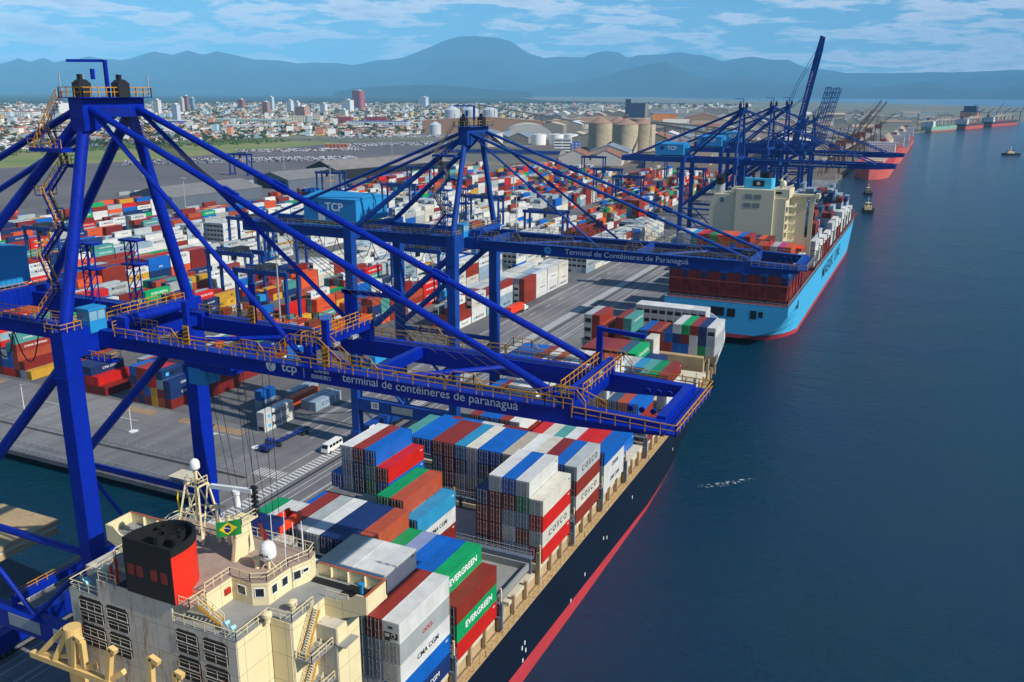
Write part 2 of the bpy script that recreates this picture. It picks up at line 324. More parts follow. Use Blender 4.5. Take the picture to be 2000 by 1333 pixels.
# access bridge over the inner basin, with railings, and basin edge
br = MB(); br.box(-330, -138.6, 137, 149.9, -1.2, -0.05); br.box(-330, -138.6, 149.0, 150.4, -0.6, 0.55)
tag(br.build('access_bridge', M['concrete']), 'low concrete road bridge over the inner basin beside the near crane', 'bridge')
for (a, b_, lab) in (((-330, 137.3, -.05), (-138.8, 137.3, -.05), 'grey railing along the basin side of the concrete bridge'), ((-330, 140.6, -.05), (-138.8, 140.6, -.05), 'grey railing along the walkway lane of the concrete bridge')):
    f = MB(); f.rail([a, b_], 1.1, 2.5, 0.12); tag(f.build('railing', M['galv']), lab, 'railing')
f = MB(); f.rail([(-138.2, 40, 0), (-138.2, 134, 0)], 1.0, 3.0, 0.1); tag(f.build('railing', M['white']), 'white railing along the basin edge of the near quay', 'railing')
fen = MB()
for k in range(60):
    x = -330 + k * 3.2; fen.bar((x, 151.2, 0.5), (x, 151.2, 2.6), 0.1)
fen.bar((-330, 151.2, 2.5), (-141.2, 151.2, 2.5), 0.08); fen.bar((-330, 151.2, 1.6), (-141.2, 151.2, 1.6), 0.05)
tag(fen.build('fence', M['galv']), 'thin wire fence with white posts between the bridge and the yard', 'fence')
# mountains: real ridges 15 to 27 km away, seen through the haze
def ridge(name, D, depth, prof, seed, mat, rough=1.0):
    rr = random.Random(seed); cols = []
    def at(px):
        for (x0, y0), (x1, y1) in zip(prof, prof[1:]):
            if x0 <= px <= x1: t = (px - x0) / (x1 - x0); return y0 + (y1 - y0) * t
        return prof[-1][1]
    N = 420; x0, x1 = prof[0][0], prof[-1][0]; rows = []
    NR = 34
    for i in range(N + 1):
        px = x0 + (x1 - x0) * i / N; py = at(px)
        d = CF + CR * ((px - 1000) / 1747.85) - CU * ((py - 666.5) / 1747.85); hd = math.hypot(d.x, d.y)
        hh = max(12.0, 88 + D * d.z / hd); cols.append((d.x / hd, d.y / hd, hh))
    # ridged noise gives spurs and valleys on the slopes
    from mathutils import noise as N_
    b = MB()
    cols = [(ux, uy, hh * (1 + .035 * N_.fractal(Vector((i * .11, seed, .5)), 1.0, 2.1, 5))) for i, (ux, uy, hh) in enumerate(cols)]
    for j in range(NR + 1):
        t = j / NR; dist = D - depth * (1 - t) if t <= 1 else D
        for i, (ux, uy, hh) in enumerate(cols):
            env = t ** 1.25
            X, Y = ux * dist, uy * dist
            v = N_.fractal(Vector((X / 2300 + seed, Y / 2300, 0.3)), 1.0, 2.1, 5)
            f = env * (1 + 0.75 * rough * v * (1 - t) ** 0.6 * (1 if t < 1 else 0))
            b.v.append((X, Y, max(-2, hh * f - (6 if j == 0 else 0))))
    for i, (ux, uy, hh) in enumerate(cols): b.v.append((ux * (D + depth * .8), uy * (D + depth * .8), -5))
    for j in range(NR + 1):
        for i in range(N): a = j * (N + 1) + i; b.f.append((a, a + 1, a + N + 2, a + N + 1)); b.m.append(0); b.c.append(None)
    return tag(b.build(name, mat, smooth=True), None, None, None, 'structure')
M['forest'] = veg_mat('forested_slope', '#141f14', '#26341f', '#1b2818', 0.0016)
PROF = [(-400, 128), (-200, 118), (0, 125), (35, 115), (60, 123), (85, 115), (105, 124), (130, 120), (170, 109), (195, 113), (235, 118), (260, 113), (300, 100), (340, 106), (365, 98), (395, 107), (425, 102), (460, 108), (500, 119), (545, 118), (580, 123), (620, 121), (690, 127), (720, 120), (780, 114), (820, 98), (860, 85), (900, 73), (930, 70), (975, 76), (1000, 85), (1030, 104), (1065, 115), (1100, 112), (1140, 114), (1160, 105), (1190, 100), (1210, 103), (1225, 115), (1250, 108), (1290, 106), (1330, 101), (1370, 108), (1410, 120), (1440, 116), (1475, 111), (1510, 116), (1540, 117), (1570, 130), (1600, 135), (1620, 137), (1650, 144), (1720, 143), (1800, 142), (1900, 140), (2000, 137), (2200, 142), (2500, 150)]
ridge('mountains', 29000, 9000, PROF, 3, M['forest'])
ridge('foothills', 21000, 3800, [(900, 178), (1000, 172), (1100, 163), (1180, 150), (1260, 126), (1300, 122), (1360, 150), (1400, 157), (1450, 150), (1520, 162), (1600, 166), (1700, 172), (1760, 166), (1810, 160), (1860, 170), (1930, 178), (1990, 166), (2080, 160), (2300, 175)], 9, M['forest'], 0.8)
ridge('low_hills', 16000, 1600, [(650, 180), (690, 173), (760, 168), (830, 166), (900, 169), (960, 176), (1040, 180)], 5, M['forest'], 0.6)
mg = MB(); mg.prism([(-12000, 16600), (-5400, 16600), (-3800, 17400), (-2000, 18600), (-1400, 19800), (6000, 21200), (15200, 22000), (15200, 35000), (-12000, 35000)], -3.2, 3)
tag(mg.build('far_shore', M['forest']), None, None, None, 'structure')
# haze
hz = MB(); hz.box(-44300, 16300, -2600, 36300, -5.2, 2020)
hm = bpy.data.materials.new('air'); hm.use_nodes = True; t = hm.node_tree; t.nodes.clear()
pv = nd(t, 'ShaderNodeVolumePrincipled'); pv.inputs['Color'].default_value = (0.25, 0.66, 1.0, 1); pv.inputs['Density'].default_value = 0.000040; pv.inputs['Anisotropy'].default_value = -0.25
ou = nd(t, 'ShaderNodeOutputMaterial'); t.links.new(pv.outputs[0], ou.inputs['Volume'])
haze = hz.build('haze', hm); tag(haze, None, None, None, 'stuff')

pf = MB(); pf.face([(-1800, 7300, .3), (-3900, 9000, .3), (-9800, 20000, .3), (-43000, 24000, .3), (-43000, 3500, .3), (-5200, 3700, .3), (-5000, 5200, .3), (-3600, 6400, .3)])
tag(pf.build('forest_plain', veg_mat('plain_forest', '#18251a', '#2c3d26', '#202f1e', .004)), None, None, None, 'structure')
pf = MB(); pf.face([(-3050, 1900, .35), (-5200, 3600, .35), (-9000, 3400, .35), (-9000, 0, .35), (-3000, 0, .35)])
tag(pf.build('mangrove_plain', veg_mat('mangrove', '#22351f', '#42562c', '#2c4024', .006)), None, None, None, 'structure')
# ---------------------------------------------------------------- ship-to-shore cranes
RAILW, RAILL = -98.5, -126.8
def zigzag(mb, ys, x, y, z0, z1, run=3.2, rise=3.6, wdt=0.9):
    """yellow stair tower: flights alternate along x"""
    z = z0; s = 1; k = 0
    while z < z1 - 0.5:
        zt = min(z + rise, z1); xa, xb = (x, x + run) if s > 0 else (x + run, x)
        mb.mi = 1
        for dy in (0, wdt): mb.bar((xa, y + dy, z), (xb, y + dy, zt), 0.12, 0.25)
        for i in range(9): t = (i + .5) / 9; mb.box(min(xa, xb) + abs(xb - xa) * (t if xb > xa else 1 - t) - .13, min(xa, xb) + abs(xb - xa) * (t if xb > xa else 1 - t) + .13, y, y + wdt, z + (zt - z) * t, z + (zt - z) * t + .05)
        mb.box(min(xa, xb) - 1 if xb < xa else xb, xb if xb < xa else xb + 1, y, y + wdt + .2, zt - .08, zt)
        mb.mi = 0
        for dy in (0, wdt): mb.rail([(xa, y + dy, z), (xb, y + dy, zt)], 1.0, 1.1, 0.07)
        z = zt; s = -s; k += 1
def sts_crane(yc, hs, zb, zt, zapex, xtip, xback, label, near=2, mat=None, railm=None, raised=None, lattice=False, gy=6.0, lower=12.0, number=None, group=None, blank=False, house=True, name='ship_to_shore_crane', sill=True):
    """yc centre along the quay, hs half leg spacing, zb..zt girder, near: 2 = closest crane (full fittings), 1 = middle, 0 = far"""
    mat = mat or M['blue']; railm = railm or M['yellow']
    root = thing(name, label, 'container crane', (RAILW, yc, 0), 0, group); O = (RAILW, yc, 0)
    def part(nm, fn, mats=None, par=None):
        b = MB(O); fn(b); return b.build(nm, mats or mat, par or root)
    ya, yb = yc - hs, yc + hs; zg = zt + 0.8
    W, L = RAILW, RAILL; lw = 2.4 if near == 2 else 2.1
    for x in (W, L):
        for y in (ya, yb):
            def leg(b, x=x, y=y):
                b.bar((x, y, 3.2), (x, y, 24), 2.0, 2.2, 2.1, lw, up=(0, 1, 0)); b.bar((x, y, 24), (x, y, zg), 2.1, lw, 2.2, lw, up=(0, 1, 0))
                if near: b.bar((x, y, 24.05), (x, y, 24.25), 2.3, lw + .2, up=(0, 1, 0)); b.bar((x, y, zb - 3.2), (x, y, zb - 3), 2.4, lw + .2, up=(0, 1, 0))
            part('leg', leg)
    for x in (W, L):
        part('portal_girder', lambda b: (b.box(x - 1.1, x + 1.1, ya + lw / 2 + .01, yb - lw / 2 - .01, zb - .6 if x == W else zt - 2, zg - .02), ))
        if sill: part('sill_beam', lambda b: b.box(x - 1.15, x + 1.15, ya - 1.6, yb + 1.6, 1.9, 4.6))
    for y in (ya, yb):
        part('lower_cross_beam', lambda b: b.box(L + 1.1, W - 1.1, y - 1.0, y + 1.0, lower - 1.8, lower + 1.2))
        part('brace', lambda b: b.tube((L + 1, y, 26.6), (W - 1, y, 26.6), 0.55, n=10))
        part('brace', lambda b: b.tube((L + .6, y, 28), (W - .6, y, zb - 1.5), 0.75, n=12))
        mx_ = (L + W) / 2
        part('brace', lambda b: (b.tube((L + 1, y, 25.5), (mx_, y, lower + 1), 0.35), b.tube((W - 1, y, 25.5), (mx_, y, lower + 1), 0.35)))
    for x in (W, L):
        for y in (ya, yb):
            def bogie(b, x=x, y=y):
                for s in (-1, 1):
                    b.mi = 0; b.box(x - .5, x + .5, y + s * 2.9 - 2.3, y + s * 2.9 + 2.3, 1.1, 1.85); b.mi = 1
                    for k in (-1.6, -.55, .55, 1.6): b.tube((x - .2, y + s * 2.9 + k, .5), (x + .2, y + s * 2.9 + k, .5), .42, n=12)
                    b.mi = 2; b.box(x - .95, x - .55, y + s * 2.9 - 1.5, y + s * 2.9 - .5, .7, 1.5); b.box(x - .95, x - .55, y + s * 2.9 + .5, y + s * 2.9 + 1.5, .7, 1.5)
            if near or y == ya: part('wheel_bogie', bogie, [mat, M['dark'], M['yellow']])
    # girders between the legs and over the back reach
    gys = (yc - gy, yc + gy)
    for y in gys:
        part('main_girder', lambda b: b.box(xback, W + 5.2, y - .65, y + .65, zb, zt))
    part('girder_end_beam', lambda b: b.box(xback - .9, xback - .02, yc - gy - .7, yc + gy + .7, zb, zt))
    # boom
    piv = Vector((W + 5.6, yc, (zb + zt) / 2)); ang = raised or 0.0
    boom = empty('boom', (5.6, 0, piv.z), parent=root); boom.rotation_euler = (0, -ang, 0)
    Bo = piv; ln = xtip - piv.x
    def bpart(nm, fn, mats=None):
        b = MB((0, 0, 0)); fn(b); return b.build(nm, mats or mat, boom)
    h = (zt - zb) / 2
    for s in (-1, 1):
        yy = s * gy
        if lattice:
            def lat(b):
                for zq in (-h, h): b.bar((0, yy, zq), (ln, yy, zq), .5)
                n = 12
                for k in range(n):
                    a0, a1 = ln * k / n, ln * (k + 1) / n; b.bar((a0, yy, -h), (a1, yy, h), .3); b.bar((a1, yy, -h), (a1, yy, h), .3)
            bpart('boom_girder', lat)
        else:
            def gir(b):
                t = ln - 9
                b.box(0, t, yy - .6, yy + .6, -h, h - .25)
                b.hexa([(t, yy - .6, -h), (ln, yy - .6, -h * .55), (ln, yy + .6, -h * .55), (t, yy + .6, -h), (t, yy - .6, h - .25), (ln, yy - .6, h * .55), (ln, yy + .6, h * .55), (t, yy + .6, h - .25)])
                b.box(0, t - 2, yy + (.61 if s > 0 else -1.5), yy + (1.5 if s > 0 else -.61), h - .38, h - .24)
                b.box(-1.5, 2, yy - .7, yy + .7, -h * .6, h + .3)
            bpart('boom_girder', gir)
    for a in ([0.6, ln * .52, ln * .86, ln - .5] if not lattice else [ln * k / 8 + .3 for k in range(9)]):
        hh = h * .8 if not lattice else .3
        bpart('cross_member', lambda b: b.box(a - .45, a + .45, -gy + .61, gy - .61, -hh * .4, hh))
    if not lattice:
        for a0, a1 in ((3, ln * .28), (ln * .28, ln * .5), (ln * .54, ln * .7), (ln * .7, ln * .84)):
            sgn = 1 if a0 in (3, ln * .54) else -1
            bpart('cross_brace', lambda b: b.tube((a0, -sgn * (gy - .7), .2), (a1, sgn * (gy - .7), .2), .33))
    if near:
        def walk(b):
            for s in (-1, 1):
                y1, y2 = s * (gy + 1.45), s * (gy + .2); z = h - .24
                b.rail([(-.5, y1, z), (ln - 12, y1, z)], 1.15, 1.9, .09 if near == 2 else .07); b.rail([(ln - 12, y1, z), (ln - 9, y1, z)], 1.15, 1, .09)
                b.rail([(3, y2, z), (ln - 12, y2, z)], 1.15, 2.6, .06)
                for a in (8, ln * .3, ln * .52, ln * .7, ln * .86):   # raised crossings over the trolley rail
                    b.rail([(a - 2, y1, z), (a - 1, y1, z + 1.1), (a + 1.4, y1, z + 1.1), (a + 2.4, y1, z)], 1.1, .8, .08)
            b.rail([(ln - 9, -gy - 1.6, h - 1), (ln + 1.6, -gy - 1.6, h - 1.3), (ln + 1.6, gy + 1.6, h - 1.3), (ln - 9, gy + 1.6, h - 1)], 1.15, 1.4, .09)
        bpart('handrail', walk, railm)
        def tipdeck(b):
            b.box(ln - 9, ln + 1.6, -gy - 1.6, -gy - .62, h - 1.25, h - 1.1); b.box(ln - 9, ln + 1.6, gy + .62, gy + 1.6, h - 1.25, h - 1.1); b.box(ln + .02, ln + 1.6, -gy - .6, gy + .6, h - 1.25, h - 1.1)
            for s in (-1, 1):
                for k in range(3): b.tube((ln - 2 - k * 1.2, s * 3, h - .8), (ln - 2 - k * 1.2, s * 3 + .3, h - .8), .3, n=12)
        bpart('tip_platform', tipdeck)
        if near == 2:
            def arch(b):
                a = ln * .865
                b.mi = 0; b.box(a - .4, a + .4, -gy - .5, -gy + .3, h - .2, h + 1.4); b.box(a - .4, a + .4, gy - .3, gy + .5, h - .2, h + 1.4)
                b.box(a - .35, a + .35, -gy + .3, gy - .3, h + .3, h + 1.5); b.bar((a - 1.4, gy, h), (a - 1.4, gy, h + 5), .6); b.bar((a - 1.4, gy, h + 4.7), (a + 4.2, gy - 1, h + 4.7), .45)
                b.mi = 1
                for s in (-1, 1): b.rail([(a + s * 1.2, -gy, h + .8), (a + s * 1.2, gy, h + .8)], 1.3, 1.2, .08)
                b.rail([(a - 4, -gy - .8, h - .2), (a - 1.2, -gy - .8, h + .8), (a + 1.2, -gy - .8, h + .8), (a + 4, -gy - .8, h - .2)], 1.1, .9, .08)
                b.mi = 2; b.box(a + .36, a + .5, -2.2, -1.2, h + .6, h + 1.2); b.box(a + .36, a + .5, .8, 1.8, h + .6, h + 1.2)
            bpart('stay_anchor_arch', arch, [mat, railm, M['galv']])
            def arch2(b):
                a = ln * .41
                b.mi = 0; b.box(a - .5, a + .5, -gy - .5, gy + .5, h + 1.2, h + 2.2)
                for s in (-1, 1): b.box(a - .6, a + .6, s * gy - .45, s * gy + .45, h - .2, h + 1.2)
                b.bar((a - 2.2, gy - .5, h), (a - 2.2, gy - .5, h + 6), 1.6, .5); b.bar((a - 3.4, gy - .5, h + 5.8), (a + 4, gy - .5, h + 5.8), .5)
                b.mi = 1
                for s in (-1, 1): b.rail([(a + s * 1.1, -gy, h + 2.2), (a + s * 1.1, gy, h + 2.2)], 1.1, 1.2, .08)
                b.rail([(a - 5, -gy - 1, h), (a - 2, -gy - 1, h + 2.2), (a + 2, -gy - 1, h + 2.2), (a + 5, -gy - 1, h)], 1.1, .8, .08)
                b.rail([(a - 5, -gy + .9, h), (a - 2, -gy + .9, h + 2.2), (a + 2, -gy + .9, h + 2.2), (a + 5, -gy + .9, h)], 1.1, .8, .08)
                b.mi = 2; b.box(a - .1, a + .9, -2.5, -1.3, h + .9, h + 1.3); b.box(a - .1, a + .9, 1.3, 2.5, h + .9, h + 1.3)
            bpart('walkway_arch', arch2, [mat, railm, M['galv']])
            for a in (ln * .15, ln * .445):
                for s in (-1, 1):
                    def clampy(b, a=a, s=s):
                        b.mi = 0; b.bar((a, s * gy, h - .2), (a, s * gy, h + 5.2), .55); b.bar((a - .5, s * gy, h - .2), (a - .5, s * gy, h + 5.2), .2)
                        b.mi = 1; b.bar((a, s * gy - .4, h - .2), (a, s * gy - .4, h + 2.2), .9, .15)
                        b.mi = 2
                        for k in range(4): b.bar((a - .45, s * gy - .49, h + .1 + k * .5), (a + .45, s * gy - .49, h + .45 + k * .5), .03, .16)
                    if a < ln * .3 or s < 0: bpart('latch_post', clampy, [mat, M['yellow'], M['dark']])
    if raised is None or raised < 0.01: pass
    if not lattice and not blank:
        if near == 2:
            y = -gy - .615
            text_obj('terminal de contêineres de paranaguá', 1.42, (ln * .632, y, .02), '-y', M['letter'], boom, .03, sx=1.02)
            text_obj('tcp', 1.55, (ln * .373, y, .15), '-y', M['letter'], boom, .03, .02, sx=1.15)
            e = MB(); e.mi = 0
            n = 28
            e.face([(ln * .335 + .72 * math.cos(2 * math.pi * i / n), y, .1 + .72 * math.sin(2 * math.pi * i / n)) for i in range(n)]); e.mi = 1
            for sg in (1, -1):
                for k in range(8):
                    t0, t1 = k / 8, (k + 1) / 8
                    f = lambda t, o: (ln * .335 + sg * (.6 * math.sin(t * 2.4) * (1 - t) + o * .10), y - .012, .1 + sg * (.62 * t - .02) + .05 * math.sin(t * 6))
                    e.bar(f(t0, -1), f(t1, -1), .04, .13, up=(0, 1, 0))
            e.build('emblem', [M['letter'], mat], boom)
            text_obj('CMPort', .62, (ln * .438, y, .35), '-y', M['letter'], boom, .03, .015)
            text_obj('招商局港口', .55, (ln * .436, y, -.42), '-y', M['letter'], boom, .03)
            e = MB(); e.box(ln * .402, ln * .402 + .06, y - .02, y, -.75, .75); e.build('divider_line', M['letter'], boom)
        else:
            text_obj('Terminal de Contêineres de Paranaguá', 1.62 if near else 1.7, (ln * .49, -gy - .615, -.1), '-y', M['letter'], boom, .03, sx=1.08)
            e = MB(); e.lathe((0, 0, 0), [(.85, 0), (.85, .02)], 20); o = e.build('emblem', M['letter_cyan'], boom); o.matrix_local = Matrix.Translation((ln * .235, -gy - .615, -.05)) @ FACE['-y'].to_4x4()
            e = MB(); e.box(-.7, .7, -.06, .06, .02, .03); e.box(-.06, .06, -.7, .7, .02, .03); o2 = e.build('emblem_cross', mat, o)
    # pylon, apex
    py = gy * .62
    for s in (-1, 1):
        part('pylon', lambda b: b.tube((W, yc + s * (hs - .2), zg - .2), (W, yc + s * py, zapex - 2.2), 0.8 if near == 2 else .7, .72 if near == 2 else .62, n=20))
        part('back_pylon', lambda b: b.tube((L + .5, yc + s * (hs - 1.5), zg - .2), (W - 1, yc + s * py, zapex - 2.6), .68 if near == 2 else .62, n=16))
        # back stay to the back reach
        part('back_stay', lambda b: b.tube((xback + 4, yc + s * gy, zt), (W - .8, yc + s * py, zapex - 1.2), .45 if near == 2 else .38, n=10))
    def apex(b):
        b.box(W - 1.2, W + 1.2, yc - py - 1.2, yc + py + 1.2, zapex - 2.4, zapex)
        b.hexa([(W - 1.1, yc - py - 1.1, zapex - 4), (W + 1.1, yc - py - 1.1, zapex - 4), (W + 1.1, yc - py + 1, zapex - 4), (W - 1.1, yc - py + 1, zapex - 4), (W - 1.19, yc - py - 1.19, zapex - 2.41), (W + 1.19, yc - py - 1.19, zapex - 2.41), (W + 1.19, yc - py + 3, zapex - 2.41), (W - 1.19, yc - py + 3, zapex - 2.41)])
        b.box(W - 2.2, W + 2.2, yc - py - 1.8, yc + py + 1.8, zapex + .01, zapex + .12)
    part('apex_beam', apex)
    for s_ in (-.55, .55):
        part('sheave', lambda b: (b.tube((W + s_ * 2.4 - .2, yc - 1 + s_ * 3.4, zapex + 1.3), (W + s_ * 2.4 + .9, yc - 1 + s_ * 3.4, zapex + 1.3), 1.0, n=20), b.box(W + s_ * 2.4 - .3, W + s_ * 2.4 + 1.0, yc - 1 + s_ * 3.4 - .9, yc - 1 + s_ * 3.4 + .9, zapex + .1, zapex + 1.9), b.box(W + s_ * 2.4 - .1, W + s_ * 2.4 + .5, yc - 1 + s_ * 3.4 - .2, yc - 1 + s_ * 3.4 + .2, zapex + 1.9, zapex + 2.9)), M['dark'])
    part('service_jib', lambda b: (b.bar((W, yc + .3, zapex), (W, yc + .3, zapex + 4.7), .4), b.bar((W - .3, yc + .3, zapex + 4.6), (W - 4.2, yc - 2.0, zapex + 4.6), .35), b.bar((W - 1.4, yc - .6, zapex + 2.3), (W - 1.4, yc - .6, zapex + 3.6), .4)))
    if near:
        part('apex_railing', lambda b: b.rail([(W - 2.1, yc - py - 1.7, zapex + .12), (W + 2.1, yc - py - 1.7, zapex + .12), (W + 2.1, yc + py + 1.7, zapex + .12), (W - 2.1, yc + py + 1.7, zapex + .12), (W - 2.1, yc - py - 1.7, zapex + .12)], 1.2, 1.1, .1), railm)
        for (dx, dy) in ((-1.8, -py - 1.6), (1.8, py + 1.6), (-1.2, -1.2 - py * .3)): part('antenna', lambda b: b.bar((W + dx, yc + dy, zapex + .12), (W + dx, yc + dy, zapex + 3), .12), M['galv'])
    # stays to the boom
    if raised:
        tip = lambda f, s: Matrix.Rotation(-ang, 3, 'Y') @ Vector((ln * f, s * gy, h)) + piv
        for s in (-1, 1):
            for f in (.45, .86) if not lattice else (.7,):
                mid = tip(f * .52, s) + Vector((-6, 0, 4)); a = Vector((W, yc + s * py, zapex - 1.0))
                part('fore_stay', lambda b: (b.tube(a, tip(f, s) * .0 + (a + tip(f, s)) / 2 + Vector((-3.5, 0, -4)), .16), b.tube((a + tip(f, s)) / 2 + Vector((-3.5, 0, -4)), tip(f, s), .16)))
    else:
        for s in (-1, 1):
            for f, r in ((.40, .25), (.86, .34)):
                a = Vector((W + 1.0, yc + s * py, zapex - 1.2)); q_ = Vector((piv.x + ln * f, yc + s * gy, zt))
                def stay(b, a=a, q_=q_, r=r):
                    b.tube(a, q_, r * (1.25 if near == 2 else 1.0), n=10)
                    for t in ((.34, .68) if f > .5 else (.5,)): c = a.lerp(q_, t); d = (q_ - a).normalized() * 1.1; b.bar(c - d, c + d, r * 1.3, r * 3.4)
                part('fore_stay', stay)
    # machinery house
    if house:
        x0, x1 = L - 17, L - 1.2; y0, y1 = yc - gy + .6, yc + gy + 1.2; z0, z1 = zt + 1.0, zt + 7.3
        def mh(b):
            b.hexa([(x0, y0, z0), (x1, y0, z0), (x1, y1, z0), (x0, y1, z0), (x0, y0, z1 - .6), (x1, y0, z1 - .6), (x1, y1, z1 - .6), (x0, y1, z1 - .6)])
            b.hexa([(x0 - .15, y0 - .15, z1 - .59), (x1 + .15, y0 - .15, z1 - .59), (x1 + .15, y1 + .15, z1 - .59), (x0 - .15, y1 + .15, z1 - .59), (x0 - .15, (y0 + y1) / 2 - .1, z1 + .5), (x1 + .15, (y0 + y1) / 2 - .1, z1 + .5), (x1 + .15, (y0 + y1) / 2 + .1, z1 + .5), (x0 - .15, (y0 + y1) / 2 + .1, z1 + .5)])
            b.box(x0, x1, y0 - .9, y1 + .9, z0 - .9, z0 - .75)
        hs_ = part('machinery_house', mh, M['lightblue'])
        if near:
            part('door', lambda b: (b.box(x0 + 4.4, x0 + 6.4, y0 - .05, y0 - .01, z0 + .2, z0 + 2.7),), M['white'])
            part('house_railing', lambda b: b.rail([(x0, y1 + .85, z0 - .75), (x0, y0 - .85, z0 - .75), (x1 + .8, y0 - .85, z0 - .75), (x1 + .8, y1 + .85, z0 - .75)], 1.1, 1.1, .07), M['yellow'] if near == 2 else railm)
        if near < 2:
            text_obj('TCP', 2.9, (x0 + 9.3 - O[0], y0 - .03 - O[1], z0 + 3.6), '-y', M['letter'], hs_, .03, .05)
            e = MB(); e.lathe((0, 0, 0), [(1.1, 0), (1.1, .02)], 20); o = e.build('emblem', M['letter_navy'], hs_); o.matrix_local = Matrix.Translation((x0 + 3.8 - O[0], y0 - .03 - O[1], z0 + 3.6)) @ FACE['-y'].to_4x4()
    if near:
        # operator shelter on the portal girder
        zc = zg
        def cabin(b):
            b.mi = 0; b.box(W - 1.0, W + 1.3, ya + 3.0, ya + 5.6, zc - 1.0, zc + .6); b.mi = 1; b.box(W - .95, W + 1.25, ya + 3.05, ya + 5.55, zc + .6, zc + 1.9); b.mi = 0; b.box(W - 1.1, W + 1.4, ya + 2.9, ya + 5.7, zc + 1.9, zc + 2.2)
            for (x_, y_) in ((W - 1, ya + 3), (W + 1.22, ya + 3), (W - 1, ya + 5.5), (W + 1.22, ya + 5.5), (W + 1.22, ya + 4.3)): b.box(x_, x_ + .1, y_, y_ + .1, zc + .6, zc + 1.9)
        part('control_cabin', cabin, [M['lightblue'], paint('cabin_glazing', '#7fa8b4', .2, .2)])
        part('girder_railing', lambda b: (b.rail([(W + 1.0, ya + 6, zg), (W + 1.0, yb - 2, zg)], 1.1, 1.6, .08), b.rail([(W - 1.0, ya + 2, zg), (W - 1.0, yb - 2, zg)], 1.1, 1.6, .08), b.rail([(W - 1.3, ya - 1.6, zg), (W + 1.4, ya - 1.6, zg), (W + 1.4, ya + 1.6, zg)], 1.1, 1.0, .08), b.rail([(W + 3, ya + 5, zt), (W + 3, yb - 5, zt)], 1.1, 1.5, .08), b.rail([(xback, yc - gy - 1.4, zt), (W - 2, yc - gy - 1.4, zt)], 1.1, 1.8, .08), b.rail([(xback, yc - gy + .9, zt), (W - 4, yc - gy + .9, zt)], 1.1, 1.8, .08), b.rail([(W - 4, yc - gy - 2.4, zt - 3.5), (W + 5, yc - gy - 2.4, zt - 3.5), (W + 5, yc - gy - .8, zt - 3.5)], 1.1, 1.1, .08), b.rail([(W - 3, yc - 3, zt), (W + 8, yc - 3, zt)], 1.1, 1.0, .08)), railm)
        part('girder_walkway', lambda b: (b.box(xback, W - 2, yc - gy - 1.5, yc - gy - .66, zt - .2, zt - .1), b.box(xback, W - 2, yc + gy + .66, yc + gy + 1.5, zt - .2, zt - .1), b.box(W - 4, W + 5, yc - gy - 2.5, yc - gy - .7, zt - 3.6, zt - 3.45)))
        def tower(b):
            b.mi = 1
            zigzag(b, 0, W - 6.2, ya + .6, zg + 0.4, zapex - 6.5, 3.0, 4.0, .9)
            b.mi = 1
            for k in range(1, 6): z = zg + k * 4.0; b.box(W - 6.8, W - .6, ya + .5 + k * .9, ya + 1.7 + k * .9, z - .2, z - .05) if z < zapex - 7 else None
        b = MB(O)
        # stairs lean in with the pylon: shear flights toward the centre
        def lean(b):
            z0 = zg + .3; N = int((zapex - 7 - z0) / 4.0) + 1
            for k in range(N):
                za = z0 + k * 4.0; zb_ = za + 4.0; fy = lambda z: ya + 1.0 + (z - z0) / (zapex - z0) * (hs - py) * .9
                xa, xb = (W - 6.4, W - 3.2) if k % 2 == 0 else (W - 3.2, W - 6.4)
                b.mi = 1
                for dy in (0, .9): b.bar((xa, fy(za) + dy, za), (xb, fy(zb_) + dy, zb_), .1, .3)
                for i in range(10): t = (i + .5) / 10; x_ = xa + (xb - xa) * t; z_ = za + 4 * t; y_ = fy(z_); b.box(x_ - .14, x_ + .14, y_, y_ + .9, z_, z_ + .05)
                b.box(min(xb, xb + (.1 if xb > xa else -1.1)), max(xb, xb + (1.1 if xb > xa else -.1)), fy(zb_) - .3, fy(zb_) + 2.1, zb_ - .1, zb_)
                if k % 2 == 0: b.bar((W - 3.0, fy(zb_) + .6, zb_ - .25), (W - .6, fy(zb_) + .2, zb_ - .25), .25, .35)
                b.mi = 0
                for dy in (0, .9): b.rail([(xa, fy(za) + dy, za), (xb, fy(zb_) + dy, zb_)], 1.1, 1.0, .075)
                xe = xb + (1.1 if xb > xa else -1.1); b.rail([(xb, fy(zb_) - .3, zb_), (xe, fy(zb_) - .3, zb_), (xe, fy(zb_) + 2.1, zb_), (xb, fy(zb_) + 2.1, zb_)], 1.1, .8, .075)
            b.mi = 1; ff = zapex - 6.6; b.box(W - 7, W - 1, yc - py - 3.2, yc - py - .9, ff, ff + .5)
            b.mi = 0; b.rail([(W - 7, yc - py - 3.2, ff + .5), (W - 1, yc - py - 3.2, ff + .5)], 1.1, 1, .08)
            b.mi = 0
            for dy in (0, .9): b.rail([(W - 6.6, yc - py - 2.6 + dy, ff + .5), (W - 2.2, yc - py - 2.0 + dy, zapex)], 1.1, .9, .085)
            b.mi = 1
            for i in range(14): t = (i + .5) / 14; b.box(W - 6.6 + 4.4 * t - .15, W - 6.6 + 4.4 * t + .15, yc - py - 2.6 + .6 * t, yc - py - 1.7 + .6 * t, ff + .5 + (zapex - ff - .5) * t, ff + .56 + (zapex - ff - .5) * t)
        part('stair_tower', lean, [railm, mat])
